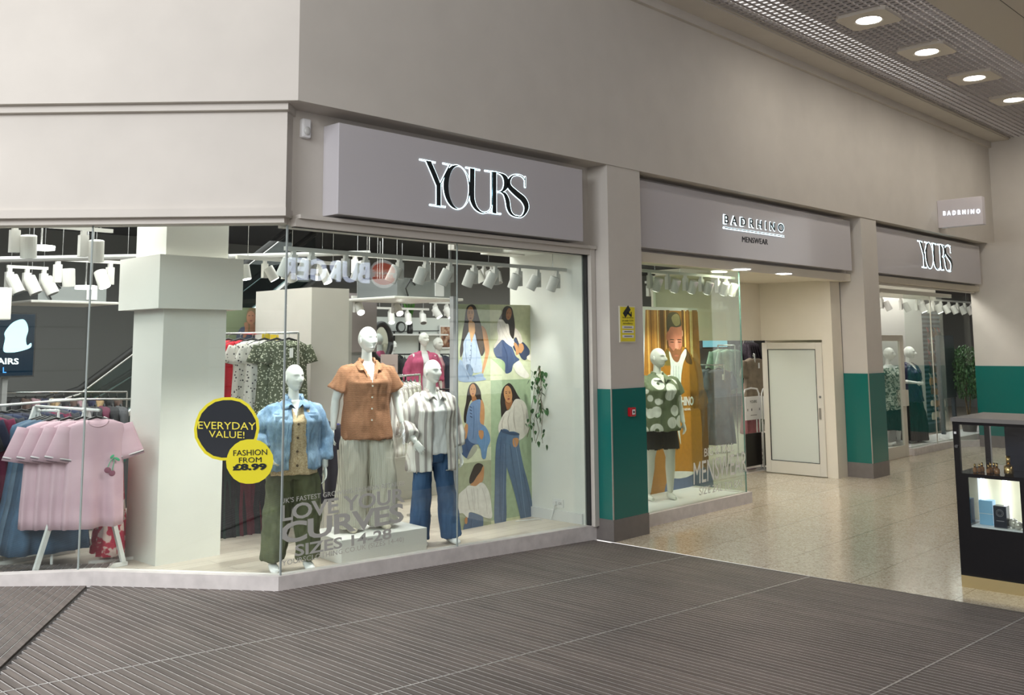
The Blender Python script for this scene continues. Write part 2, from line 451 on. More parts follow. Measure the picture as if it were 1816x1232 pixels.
mb = MB(); mb.box((8.585, .2, .15), (8.66, .32, 3.25)); struct(mb.obj('trim_7', wallm))
# --- pillars
teal = M('teal_panel', (.006, .15, .13), .16, coat=.2)
steel = M('grey_skirting', (.20, .18, .17), .45, .2, var=.06, scale=12)
beadm = M('metal_bead', (.45, .42, .38), .35, .6)
plm = wallm
def pillar(x0, x1, y0, y1, label):
    t = thing('pillar', label, 'pillar', ((x0+x1)/2, (y0+y1)/2, 0))
    X0, X1, Y0, Y1 = x0-t.location.x, x1-t.location.x, y0-t.location.y, y1-t.location.y
    MB().box((X0+.012, Y0+.012, 0), (X1-.012, Y1, ZS)).obj('shaft', plm, t)
    MB().box((X0+.004, Y0+.002, .235), (X1-.004, Y0+.012, 1.655)).obj('front_panel', teal, t)
    MB().box((X0+.002, Y0+.004, .235), (X0+.012, Y1, 1.655)).obj('side_panel', teal, t)
    mb = MB().box((X0-.003, Y0-.003, 0), (X1+.003, Y1, .235)); mb.obj('skirting', steel, t)
    MB().box((X0-.001, Y0-.001, .235), (X0+.012, Y0+.012, 1.66)).obj('corner_bead', beadm, t)
    return t
pillar(8.66, 9.31, 0, .42, 'square cream pillar with teal band, left of the menswear shop, red alarm on it')
pillar(15.35, 15.97, 0, .42, 'square cream pillar with teal band between the menswear shop and the far shop')
# --- far end
mb = MB(); mb.box((21.9, -1.6, 4.05), (22.3, .1, 6.7)); struct(mb.obj('wall_right_return', wallm))
pillar(21.45, 22.3, -.75, .4, 'cream pillar with teal band at the far end beyond the projecting sign')
mb = MB(); mb.box((22.0, -4, 3.9), (22.4, -.75, 6.7)); mb.box((24, -6, 0), (24.3, .4, 4)); struct(mb.obj('wall_right', wallm))
# --- signs bands
signm = M('sign_panel', (.53, .51, .53), .16, coat=.3)
# --- badrhino recess
mb = MB(); mb.box((9.31, .22, 3.15), (15.35, .5, 3.27)); struct(mb.obj('trim_8', cream))
mb = MB(); mb.box((9.31, .24, .0), (12.02, .362, .145)); mb.box((11.9, .365, 0), (12.02, 1.7, .145)); struct(mb.obj('trim_9', sillm))
pane('window_5', (9.31, .29, 0), (11.96, .29, 0), .145, 3.15, (0, 1, 0), glt)
pane('window_6', (11.96, .31, 0), (11.96, 1.75, 0), .145, 3.15, (-1, 0, 0), glt)
mb = MB(); mb.box((11.95, .285, .145), (11.965, .3, 3.15)); struct(mb.obj('trim_10', M('glass_edge', (.12, .25, .2), .2)))
# display platform and recess ceiling
mb = MB(); mb.box((9.35, .36, .0), (11.9, 1.75, .14)); struct(mb.obj('floor_display', white))
# --- ceiling of the mall
ceilm = M('ceiling_panel', (.52, .48, .42), .7)
mb = MB(); mb.box((-2, -.45, 6.42), (30, -.4, 6.55)); mb.box((-2, -14, 6.4), (30, -2.42, 6.5)); struct(mb.obj('ceiling', ceilm))
mb = MB()
for i in range(24):
    x = 8.9+i*1.2; mb.box((x, -14, 6.397), (x+.008, -3.1, 6.401))
for j in range(10): mb.box((-2, -3.1-j*1.2, 6.397), (30, -3.092-j*1.2, 6.401))
struct(mb.obj('ceiling_joints', M('ceiling_joint', (.12, .11, .1), .8)))
mb = MB(); mb.box((-2, -2.45, 6.95), (30, -.4, 7.0)); struct(mb.obj('ceiling_void', M('void_dark', (.085, .075, .078), .9)))
# ================================================================== MALL CEILING GRID AND DOWNLIGHTS
gridm = M('grid_metal', (.50, .46, .44), .5, .3)
mb = MB(); x = 8.6
while x < 26: mb.box((x, -2.42, 6.44), (x+.010, -.45, 6.465)); x += .115
y = -.52
while y > -2.42: mb.box((8.6, y, 6.44), (26, y+.012, 6.465)); y -= .105
struct(mb.obj('ceiling_grid', gridm))
lampw = M('lamp_glow', (1, .97, .92), em=14.)
plate = M('downlight_plate', (.60, .55, .48), .5)
def downlight(x, y, label):
    t = thing('recessed_downlight', label, 'ceiling light', (x, y, 6.41), 0, 'downlights in the mall ceiling grid')
    mb = MB(); r0, n = .165, 28
    sq = []
    for k in range(n):
        a = 2*math.pi*k/n; c, s_ = math.cos(a), math.sin(a); m = max(abs(c), abs(s_)); sq.append((.335*c/m, .335*s_/m, -.012))
    rg = [(r0*math.cos(2*math.pi*k/n), r0*math.sin(2*math.pi*k/n), -.012) for k in range(n)]
    up = [(p[0], p[1], .06) for p in rg]; uq = [(p[0], p[1], .05) for p in sq]
    mb.loft([uq, sq, rg, up], cap=False); mb.obj('plate', plate, t)
    MB().tube([(0, 0, -.016), (0, 0, .0)], [.185, .17], 28, False).obj('rim', M('rim_white', (.7, .67, .6), .4), t, True)
    MB().tube([(0, 0, -.008), (0, 0, .01)], .15, 28).obj('lens', lampw, t)
    l = bpy.data.lights.new('downlight', 'AREA'); l.shape = 'DISK'; l.size = .26; l.energy = 17; l.color = (1, .92, .80)
    o = bpy.data.objects.new('downlight', l); COL.objects.link(o); o.parent = t; o.location = (0, 0, -.05)
for i, lb in enumerate(['bright round downlight in a square plate, nearest of the ceiling row', 'round downlight in the ceiling grid, second from the near end of the row',
                        'round downlight in the ceiling grid, third from the near end of the row', 'round downlight cut by the right picture edge, fourth of the ceiling row']):
    downlight(12.3+2.0*i, -1.59, lb)
downlight(20.3, -1.59, 'unseen downlight added further along the ceiling row, beyond the picture edge')  # fixture added out of view for the light it gives the far end
# ================================================================== SIGNS
halo = M('letter_halo_glow', (.72, .93, 1), em=4.5)
inkb = M('black_lettering', (.006, .012, .014), .35)
def sign_box(label, xa, xb, yf, yb, z0, z1, group=None):
    t = thing('shop_sign', label, 'sign', ((xa+xb)/2, yf, z0))
    hx, h = (xb-xa)/2, z1-z0
    MB().box((-hx, 0, 0), (hx, yb-yf, h)).obj('sign_panel', signm, t, bevel=.006)
    return t
# letter strokes of the shop name, measured on a flat panel (zoomed photograph pixels)
YOURS = [
 [(668, 337, 4), (768, 357, 4)], [(724, 349, 34), (757, 425, 34), (789, 505, 32)], [(789, 495, 28), (789, 634, 28)], [(733, 629, 4), (833, 643, 4)],
 [(795, 505, 7), (835, 425, 7), (862, 372, 7)], [(818, 362, 4), (890, 379, 4)],
 'O',
 [(965, 389, 4), (1055, 405, 4)], [(1006, 395, 30), (1004, 560, 30), (1010, 610, 28), (1030, 650, 20), (1062, 676, 10), (1090, 679, 6), (1115, 668, 5), (1130, 640, 5), (1131, 560, 5), (1131, 414, 5)],
 [(1088, 409, 4), (1165, 421, 4)], [(1148, 416, 26), (1148, 684, 26)], [(1108, 677, 4), (1190, 688, 4)],
 [(1160, 422, 4), (1190, 430, 10), (1215, 450, 26), (1226, 485, 32), (1218, 520, 26), (1195, 543, 10), (1160, 545, 4)],
 [(1190, 546, 6), (1215, 560, 18), (1232, 600, 26), (1240, 650, 24), (1256, 685, 16), (1285, 703, 8), (1318, 708, 5)],
 [(1347, 448, 5), (1346, 516, 5)], [(1346, 470, 5), (1326, 445, 6), (1295, 436, 6), (1262, 445, 10), (1242, 475, 20), (1246, 512, 28), (1290, 556, 34), (1335, 595, 36), (1355, 640, 30), (1345, 680, 18), (1320, 706, 8), (1290, 700, 5)],
]
def z5(p): return (560+p[0]/3.632, 190+p[1]/3.632)
def build_yours(frame, N, parent, grow, m, name, thick, lift):
    """frame maps a panel pixel to a 3-D point"""
    mb = MB(); N = Vector(N).normalized()
    def poly(P): mb.prism([p+N*lift for p in P], N*thick)
    for st in YOURS:
        if st == 'O':
            n = 40; e0, e1 = [], []
            for k in range(n):
                a = 2*math.pi*k/n; ca, sa = math.cos(a), math.sin(a)
                # skewed ellipse following the panel's slope
                sk = .135
                e0.append(frame((906+(86+grow)*ca, 515+(142+grow)*sa+sk*86*ca)))
                e1.append(frame((918+(66-grow*.5)*ca, 517+(137-grow*.5)*sa+sk*66*ca)))
            for k in range(n):
                k2 = (k+1) % n; poly([e0[k], e0[k2], e1[k2], e1[k]])
            continue
        horiz = len(st) == 2 and abs(st[1][1]-st[0][1]) < abs(st[1][0]-st[0][0])*.3
        pts = st
        if len(st) > 3:
            sm = smoothcurve([(a, b) for a, b, c in st], 4, False); sw = smoothcurve([(c, 0) for a, b, c in st], 4, False)
            pts = [(a[0], a[1], b[0]) for a, b in zip(sm, sw)]
        L, R = [], []
        for i, (x, y, w) in enumerate(pts):
            w = w+2*grow
            i0, i1 = max(i-1, 0), min(i+1, len(pts)-1)
            dx, dy = pts[i1][0]-pts[i0][0], pts[i1][1]-pts[i0][1]; l = math.hypot(dx, dy) or 1
            nx, ny = -dy/l, dx/l
            ex = 0
            if i == 0: ex = -grow
            if i == len(pts)-1: ex = grow
            if len(st) == 3 or (len(st) == 2 and not horiz): nx, ny = 1, .135     # stems and diagonals keep a level pen
            L.append(frame((x+nx*w/2+dx/l*ex, y+ny*w/2+dy/l*ex))); R.append(frame((x-nx*w/2+dx/l*ex, y-ny*w/2+dy/l*ex)))
        for i in range(len(pts)-1): poly([L[i], L[i+1], R[i+1], R[i]])
    for i, v in enumerate(mb.v): mb.v[i] = v-parent.location
    return mb.obj(name, m, parent)
# sign 1
SY1 = .07
s1 = sign_box('large pale sign with black serif YOURS letters over the corner window', 4.97, 8.30, SY1, .3, 3.29, 4.10)
xa = onY((596, 300), SY1).x; xb = onY((1038, 370), SY1).x
fr1 = lambda p: onY(z5(p), SY1)
build_yours(fr1, (0, -1, 0), s1, 2.6, halo, 'letter_halo', .002, .002)
build_yours(fr1, (0, -1, 0), s1, 0, inkb, 'letters', .003, .004)
# sign 2
SY2 = .12
s2 = sign_box('pale sign reading BADRHINO MENSWEAR above the open entrance', 9.33, 15.2, SY2, .3, 3.31, 4.13)
def sgt(s, bl, br, tl, m, lift, thick, off, par, sy, spacing=1., name='letters'):
    o = text_px(s, bl, br, tl, lambda q: onY(q, sy), (0, -1, 0), m, name, None, lift, thick, off, spacing)
    for v in o.data.vertices: v.co -= par.location
    split_letters(o, par, 'letter' if name == 'letters' else name); return
zz = lambda x, y: (1120+x/4.54, 300+y/4.54)
sgt('BADRHINO', zz(742, 437), zz(1222, 508), zz(742, 365), inkb, .007, .004, .02, s2, SY2, 1.7)
sgt('BADRHINO', zz(737, 440), zz(1226, 511), zz(737, 362), halo, .002, .003, .02, s2, SY2, 1.7, 'letter_halo')
def bar(p, q, w, lift, th, m, par, sy, name):
    a, b = onY(p, sy), onY(q, sy); h = Vector((0, 0, w))
    mb = MB().prism([Vector(v)+Vector((0, -lift, 0))-par.location for v in (a-h, b-h, b+h, a+h)], (0, -th, 0)); return mb.obj(name, m, par)
bar(zz(742, 470), zz(1225, 541), .006, .012, .006, inkb, s2, SY2, 'underline')
bar(zz(736, 470), zz(1228, 541), .011, .002, .003, halo, s2, SY2, 'underline_halo')
sgt('MENSWEAR', zz(890, 585), zz(1096, 608), zz(890, 540), inkb, .002, .003, .0, s2, SY2, 1.02)
# sign 3
SY3 = .12
s3 = sign_box('far pale sign with glowing YOURS letters beyond the second pillar', 16.0, 21.3, SY3, .3, 3.33, 4.13)
p3a, p3b, p3c = onY((1627, 427), SY3), onY((1687, 440), SY3), onY((1634, 474), SY3)
hz = (onY((1630, 428), SY3)-onY((1636, 474), SY3)).z
def fr3(p):
    u = (p[0]-668)/700.; q = fr1(p); q0 = fr1((668, 337)); q1 = fr1((1368, 440)); H = fr1((668, 337)).z-fr1((733, 629)).z
    W = (p3b.x-p3a.x)
    return Vector((p3a.x+(q.x-q0.x)/(q1.x-q0.x)*W, SY3, p3a.z+(q.z-q0.z)/H*hz))
build_yours(fr3, (0, -1, 0), s3, 4, halo, 'letter_halo', .002, .002)
build_yours(fr3, (0, -1, 0), s3, 0, inkb, 'letters', .004, .005)
# projecting sign
pjx = onY((1664, 404)).x
pa = onX((1668, 404), pjx)
t = thing('projecting_sign', 'small square illuminated BADRHINO sign sticking out of the upper wall', 'sign', (pjx, 0, 4.25))
ya = onX((1744, 400), pjx).y; zt = onX((1744, 347), pjx).z; zb = onX((1668, 404), pjx).z
MB().box((0, min(ya, -.7), zb-4.25), (.16, 0.0, zt-4.25)).obj('sign_panel', M('projecting_panel', (.62, .58, .60), .4), t, bevel=.01)
o = text_px('BADRHINO', (1673, 382), (1738, 378), (1673, 374.5), lambda q: onX(q, pjx), (-1, 0, 0), M('lit_letters', (.8, .9, 1), em=3), 'letters', None, .003, .004, .01, 1.8)
for v in o.data.vertices: v.co -= t.location
split_letters(o, t)
# ================================================================== SMALL WALL FITTINGS
q = onY((538, 228), .3)
t = thing('alarm_sensor', 'small white motion sensor high on the wall left of the large sign', 'sensor', q)
MB().box((-.045, -.06, -.09), (.045, 0, .08)).obj('housing', whitem, t, bevel=.015)
MB().ell((0, -.06, -.03), (.035, .02, .04)).obj('lens', M('sensor_lens', (.5, .5, .48), .3), t, True)
tl, br = onY((1098, 542)), onY((1127, 607))
t = thing('cctv_notice', 'yellow camera notice plate on the first pillar', 'sign', ((tl.x+br.x)/2, 0.0, (tl.z+br.z)/2))
w, h = (br.x-tl.x)/2, (tl.z-br.z)/2
MB().box((-w, -.004, -h), (w, .01, h)).obj('border', M('notice_border', (.7, .68, .55), .5), t)
MB().box((-w+.012, -.007, -h+.012), (w-.012, -.004, h-.012)).obj('plate', M('notice_yellow', (.78, .66, .02), .4), t)
mb = MB(); mb.obox((-.02, -.01, h*.70), (.05, 0, .045), (0, .002, 0), (-.022, 0, .025)); mb.obox((.03, -.01, h*.55), (.035, 0, -.02), (0, .002, 0), (.006, 0, .01)); mb.obox((.065, -.01, h*.55), (.006, 0, 0), (0, .002, 0), (0, 0, .028))
mb.obj('camera_symbol', inkb, t)
for i, (tx, zc, ww) in enumerate([('These premises', .30, .72), ('are under CCTV', .15, .72), ('surveillance', .0, .6)]):
    text_fit(tx, (-w*ww, -.007, h*zc), (2*w*ww, 0, 0), (0, 0, h*.10), (0, -1, 0), inkb, 'lettering', t, .001, .0)
for i, zc in enumerate((-.24, -.48, -.74)):
    MB().box((-w*.72, -.009, h*zc), (w*.72, -.007, h*zc+.032)).obj('text_strip', white, t)
    MB().box((-w*.5, -.0095, h*zc+.012), (w*.5, -.009, h*zc+.02)).obj('print_line', inkb, t)
q = onY((1118, 730))
t = thing('fire_call_point', 'red square fire alarm call point on the teal panel of the first pillar', 'fire alarm', q)
MB().box((-.05, -.045, -.05), (.05, .003, .05)).obj('housing', M('alarm_red', (.45, .008, .015), .3), t, bevel=.008)
MB().box((-.025, -.048, -.028), (.028, -.044, .028)).obj('glass_window', white, t)
MB().ell((0, -.05, 0), (.014, .006, .014)).obj('black_dot', inkb, t)
# ================================================================== MENSWEAR ENTRANCE RECESS
mb = MB(); mb.box((11.97, .3, 3.17), (15.4, 1.80, 3.25)); struct(mb.obj('ceiling_recess', cream))
mb = MB(); mb.box((15.0, .42, 0), (15.34, .60, 3.2)); mb.box((15.03, .5, 2.2), (15.34, 1.80, 3.2)); mb.box((15.30, .5, 0), (15.34, 1.80, 3.2)); struct(mb.obj('wall_recess_side', cream))
mb = MB(); mb.box((11.97, 1.72, 2.2), (15.34, 1.80, 3.2)); struct(mb.obj('wall_recess_back', cream))
doorm = M('cream_metal', (.66, .63, .55), .4)
frost = glass_mat('frosted_glass', (.84, .92, .84), 1, 1.45, .55)
def door(name, X, y0, y1, z1, label=None):
    t = bpy.data.objects.new(name, None); COL.objects.link(t); t.location = (X, y0, 0.0); struct(t)
    W_ = y1-y0
    mb = MB(); mb.box((0, 0, .01), (.05, .11, z1)); mb.box((0, W_-.1, .01), (.05, W_, z1)); mb.box((0, .11, z1-.11), (.05, W_-.1, z1)); mb.box((0, .11, .01), (.05, W_-.1, .21))
    mb.obj('door_frame', doorm, t, bevel=.004)
    mb = MB(); mb.box((.018, .11, .21), (.03, W_-.1, z1-.11)); mb.obj('pane', frost, t)
    mb = MB()
    for (a, b, c, d) in ((.11, .118, .21, z1-.11), (W_-.108, W_-.1, .21, z1-.11)): mb.box((-.002, a, c), (.02, b, d))
    mb.box((-.002, .11, .21), (.02, W_-.1, .218)); mb.box((-.002, .11, z1-.118), (.02, W_-.1, z1-.11)); mb.obj('gasket', blackt, t)
    mb = MB(); mb.ell((-.01, .055, 1.28), (.012, .02, .02)); mb.obj('lock', M('lock_steel', (.2, .2, .2), .3, .9), t, True)
    MB().box((-.006, .05, .92), (.0, .09, 1.1)).obj('push_plate', M('brushed_plate', (.4, .38, .34), .3, .8), t)
    return t
door('door_1', 14.97, .60, 1.68, 2.16)
for (px, py) in ((1316, 476), (1390, 484)):
    q = onZ((px, py), 3.17)
    t = thing('recessed_downlight', 'round ceiling light above the menswear entrance, %s one' % ('nearer the glass' if px < 1350 else 'further right'), 'ceiling light', q, 0, 'downlights over the menswear entrance')
    MB().tube([(0, 0, -.012), (0, 0, .0)], [.13, .14], 24).obj('rim', white, t)
    MB().tube([(0, 0, -.016), (0, 0, -.01)], .11, 24).obj('lens', lampw, t)
    l = bpy.data.lights.new('downlight', 'AREA'); l.shape = 'DISK'; l.size = .2; l.energy = 16; l.color = (1, .90, .74)
    o = bpy.data.objects.new('downlight', l); COL.objects.link(o); o.parent = t; o.location = (0, 0, -.03)
# window lettering of the menswear window
vinyl = M('white_window_vinyl', (.78, .80, .76), .5)
pY = lambda q: onY(q, .285)
def wtext(s, bl, br, tl, label, m=vinyl, off=0., sp=1., plane=pY, N=(0, -1, 0), grp=None, th=.001, lift=.001):
    o = text_px(s, bl, br, tl, plane, N, m, 'window_lettering', None, lift, th, off, sp)
    c = sum((v.co for v in o.data.vertices), Vector())/len(o.data.vertices)
    for v in o.data.vertices: v.co -= c
    t = thing('window_lettering', label, 'window lettering', c, 0, grp); split_letters(o, t); return t
wtext('BIG & TALL', (1249, 810), (1301, 799), (1249, 795), 'thin pale lettering BIG & TALL on the menswear window')
wtext('MENSWEAR', (1230, 860), (1324, 836), (1230, 820), 'tall pale lettering MENSWEAR on the glass', off=.0)
wtext('SIZE 2XL TO 8XL', (1240, 878), (1318, 862), (1240, 864), 'pale lettering SIZE 2XL TO 8XL at the foot of the menswear window')
# ================================================================== MANNEQUIN AND CLOTHES BUILDERS
def sstep(a, b, x):
    t = max(0, min(1, (x-a)/(b-a))); return t*t*(3-2*t)
def g2(a, b): return math.exp(-(a*a+b*b)*.5)
def head_mesh(mb, c, yaw=0., pitch=0., s=1., male=False):
    Rm = Matrix.Rotation(yaw, 3, 'Z') @ Matrix.Rotation(pitch, 3, 'X')
    c = Vector(c); nth, nph = 44, 56; V = []; F = []
    for i in range(nth+1):
        th = math.pi*i/nth
        for k in range(nph):
            ph = 2*math.pi*k/nph
            x, y, z = math.sin(th)*math.cos(ph), math.sin(th)*math.sin(ph), math.cos(th)
            X = .078*x; Yv = .102*y; Zv = .122*z
            if z > 0: Yv *= 1+.05*z; X *= 1+.04*z
            if y > 0: Yv *= 1.08; Zv = Zv if z > -.2 else Zv+(.035*y*(-.2-z))    # back of the skull lifts off the neck
            if z < 0: X *= 1-.36*(-z)**1.3-(.0 if male else .05)*(-z)
            w = sstep(.05, .6, -y)
            d = 0
            d += .032*math.exp(-(X/.0095)**2*.5)*sstep(.035, -.022, Zv)*sstep(-.046, -.028, Zv)        # nose
            d += .008*math.exp(-(X/.007)**2*.5)*g2(0, (Zv-.01)/.02)
            d -= .017*g2((abs(X)-.030)/.015, (Zv-.010)/.012)                                             # sockets
            d += .009*g2((abs(X)-.030)/.010, (Zv-.007)/.0055)
            d += .007*g2((abs(X)-.03)/.018, (Zv-.033)/.006)
            d += .009*g2(X/.017, (Zv+.057)/.0045)+.010*g2(X/.015, (Zv+.071)/.005)-.006*g2(X/.022, (Zv+.0645)/.0025)
            d += .012*g2(X/.02, (Zv+.100)/.012)-.006*g2(X/.03, (Zv+.084)/.006)
            d += .004*g2((abs(X)-.048)/.013, (Zv+.018)/.017)
            Yv -= d*w*1.15
            if z < -.55 and y < 0: Yv -= .010*w
            V.append(c+Rm @ (Vector((X, Yv, Zv))*s))
    for i in range(nth):
        for k in range(nph):
            k2 = (k+1) % nph; F.append((i*nph+k, (i+1)*nph+k, (i+1)*nph+k2, i*nph+k2))
    mb.add(V, F)
    for sx in (-1, 1):
        mb.ell(c+Rm @ (Vector((.076*sx, .012, -.005))*s), (.008*s, .019*s, .032*s), 12, 8, Rm @ Matrix.Rotation(.25*sx, 3, 'Z'))
def hand(mb, wrist, d, palm_n, s=1., side=1):
    """palm and five curled fingers; d points along the forearm, palm_n is the palm side"""
    d = Vector(d).normalized(); n = Vector(palm_n); n = (n-d*n.dot(d)).normalized(); a = d.cross(n)*side
    w = Vector(wrist)
    R3 = Matrix((a, n, d)).transposed()
    mb.ell(w+d*.045*s, (.036*s, .014*s, .052*s), 14, 8, R3)
    for i, (off, L, an) in enumerate(((-.028, .078, -.05), (-.010, .088, 0), (.009, .083, .03), (.026, .066, .08))):
        p0 = w+d*.075*s+a*off*s
        p1 = p0+(d*.42+n*.10+a*an).normalized()*L*.42*s
        p2 = p1+(d*.32+n*.24).normalized()*L*.33*s
        p3 = p2+(d*.2+n*.34).normalized()*L*.25*s
        mb.tube([p0-d*.02*s, p0, p1, p2, p3], [.0085*s, .009*s, .0082*s, .007*s, .0045*s], 7)
    q = w+d*.022*s-a*.026*s
    mb.tube([q, q+(d*.5-a*.55+n*.25).normalized()*.034*s, q+(d*.5-a*.55+n*.25).normalized()*.034*s+(d*.8-a*.1+n*.4).normalized()*.03*s], [.013*s, .0105*s, .006*s], 7)
def remeshed(mb, voxel, smooth=2, name='m'):
    me = bpy.data.meshes.new(name); me.from_pydata([tuple(v) for v in mb.v], [], mb.f); me.update()
    o = bpy.data.objects.new(name, me); COL.objects.link(o)
    m = o.modifiers.new('r', 'REMESH'); m.mode = 'VOXEL'; m.voxel_size = voxel
    if smooth:
        sm = o.modifiers.new('s', 'SMOOTH'); sm.iterations = smooth; sm.factor = .5
    dg = bpy.context.evaluated_depsgraph_get(); me2 = bpy.data.meshes.new_from_object(o.evaluated_get(dg))
    bpy.data.objects.remove(o); bpy.data.meshes.remove(me); me2.materials.clear()
    return me2
def ring(z, rx, ry, cx=0., cy=0., n=28, p=2.3):
    out = []
    for k in range(n):
        a = 2*math.pi*k/n; c, s = math.cos(a), math.sin(a)
        out.append(Vector((cx+rx*math.copysign(abs(c)**(2/p), c), cy+ry*math.copysign(abs(s)**(2/p), s), z)))
    return out
DEF = dict(arms=(((-.195, .0, 1.43), (-.265, .02, 1.14), (-.285, -.05, .89)), ((.195, .0, 1.43), (.265, .02, 1.14), (.285, -.05, .89))),
           legs=(((-.095, 0, .90), (-.125, -.015, .50), (-.14, .02, .09)), ((.095, 0, .90), (.13, -.03, .50), (.15, .0, .09))),
           palms=((1, 0, 0), (-1, 0, 0)), yaw=0., pitch=0., wide=1.08, head=True)
def body_mesh(P, voxel=.007):
    w = P['wide']; mb = MB()
    mb.loft([ring(z, rx*w, ry*w, 0, cy) for z, rx, ry, cy in ((.80, .12, .10, .01), (.86, .175, .125, .01), (.93, .185, .13, .01), (1.02, .165, .115, 0), (1.12, .140, .10, 0),
             (1.22, .150, .108, -.005), (1.30, .165, .128, -.018), (1.36, .172, .112, -.008), (1.41, .165, .088, .003), (1.445, .125, .07, .01), (1.475, .07, .06, .01))])
    for sx in (-1, 1):
        mb.ell((.075*sx*w, -.085*w, 1.285), (.062, .058, .062), 14, 10); mb.ell((.08*sx, .06, .9), (.08, .075, .09), 14, 10)
    mb.tube([(0, .018, 1.42), (0, .018, 1.49), (0, .014, 1.55), (0, .010, 1.62)], [.070, .053, .047, .046], 16)
    for i, (a, b, c) in enumerate(P['arms']):
        a, b, c = Vector(a), Vector(b), Vector(c)
        a = a-Vector((0, 0, .032)); m1 = a.lerp(b, .35); m2 = b.lerp(c, .3)
        mb.tube([a+Vector(((-.02 if a.x > 0 else .02), 0, .0)), a, m1, b, m2, c], [.05, .056, .052*w, .040, .041, .026], 14)
        mb.ell(a-Vector((0, 0, .008)), (.050, .05, .050), 12, 8)
        hand(mb, c, (c-b), P['palms'][i], 1., 1 if i == 0 else -1)
    for a, b, c in P['legs']:
        a, b, c = Vector(a), Vector(b), Vector(c)
        mb.tube([a, a.lerp(b, .4), b, b.lerp(c, .3), c.lerp(b, .2), c], [.098*w, .086*w, .058, .060, .042, .036], 16)
        mb.tube([c+Vector((0, .035, -.055)), c+Vector((0, .0, -.045)), c+Vector((0, -.07, -.06)), c+Vector((0, -.13, -.068))], [.030, .038, .034, .022], 12)
        mb.ell(c+Vector((0, .02, -.04)), (.034, .04, .045), 10, 8)
    me = remeshed(mb, voxel, 2, 'body')
    if P['head']:
        hb = MB(); head_mesh(hb, (0, -.018, 1.68), P['yaw'], P['pitch'], .98)
        bm = bmesh.new(); bm.from_mesh(me)
        vs = [bm.verts.new(v) for v in hb.v]
        for f in hb.f: bm.faces.new([vs[i] for i in f])
        bmesh.ops.recalc_face_normals(bm, faces=bm.faces)
        bm.to_mesh(me); bm.free()
    return me
def cloth_mesh(mb, voxel=.009, cut=None, amp=.004, fs=(7, 7, 2.2), smooth=3, seed=0, hem=None):
    me = remeshed(mb, voxel, smooth, 'cloth')
    bm = bmesh.new(); bm.from_mesh(me); bm.normal_update()
    if cut:
        dead = [f for f in bm.faces if cut(f.calc_center_median(), f.normal)]
        bmesh.ops.delete(bm, geom=dead, context='FACES')
    for v in bm.verts:
        c = v.co; n = noise.noise(Vector((c.x*fs[0]*2+seed, c.y*fs[1]*2, c.z*fs[2]*2)))+.5*noise.noise(Vector((c.x*fs[0]*5, c.y*fs[1]*5+seed, c.z*fs[2]*5)))
        v.co = c+v.normal*((n+.30)*amp*3.3)
    bm.to_mesh(me); bm.free()
    return me
def make_shirt(P, hem=.83, sleeve=.62, grow=.035, flare=1., sl_r=(.085, .095), neck=1.5, cuff=None):
    w = P['wide']; mb = MB(); g = grow
    mb.loft([ring(hem, (.185*w+g)*flare, (.135*w+g)*flare, 0, 0), ring(hem+.1, (.180*w+g)*(flare*.5+.5), (.130*w+g)*(flare*.5+.5)), ring(1.05, .168*w+g, .120*w+g), ring(1.18, .165*w+g, .118*w+g, 0, -.01),
             ring(1.30, .172*w+g*.9, .142*w+g*.7, 0, -.02), ring(1.36, .176*w+g*.7, .115*w+g*.5, 0, -.005), ring(1.415, .155*w+g*.4, .085*w+g*.4, 0, .006), ring(1.455, .115*w, .07*w+.005, 0, .01), ring(neck, .073, .062, 0, .01)])
    for i, (a, b, c) in enumerate(P['arms']):
        a, b, c = Vector(a), Vector(b), Vector(c); a = a-Vector((0, 0, .048)); pts = [a+Vector((-.085 if a.x > 0 else .085, 0, .045)), a+Vector((-.018 if a.x > 0 else .018, 0, 0))]
        rr = [.052, .078]
        if sleeve <= 1: e = a.lerp(b, sleeve); pts += [a.lerp(b, sleeve*.5), e]; rr += [sl_r[0], sl_r[1]]
        else: e = b.lerp(c, sleeve-1); pts += [a.lerp(b, .5), b, b.lerp(c, (sleeve-1)*.5), e]; rr += [sl_r[0], sl_r[0]*.95, sl_r[1]*1.1, sl_r[1]]
        mb.tube(pts, rr, 18)
    return mb
def make_trousers(P, top=.98, hem=.06, r=(.13, .12, .13), w=None):
    w = w or P['wide']; mb = MB()
    mb.loft([ring(.80, .175*w, .13*w, 0, .01), ring(.88, .195*w, .142*w, 0, .01), ring(.95, .19*w, .138*w, 0, .008), ring(top, .172*w, .122*w)])
    for a, b, c in P['legs']:
        a, b, c = Vector(a), Vector(b), Vector(c); e = Vector((c.x, c.y+.0, hem))
        mb.tube([a+Vector((0, 0, 0)), a.lerp(b, .4), b, b.lerp(e, .5), e], [.102*w, r[0]*.98, r[1], (r[1]+r[2])/2, r[2]], 20)
    return mb
def shell(mesh, t=.004):    # give cloth a thickness
    return mesh
def add_part(name, me, mat, parent, label=None):
    o = link(name, me, mat, parent, True)
    if label: o['label'] = label
    return o
mannm = M('mannequin_white', (.74, .75, .72), .38)
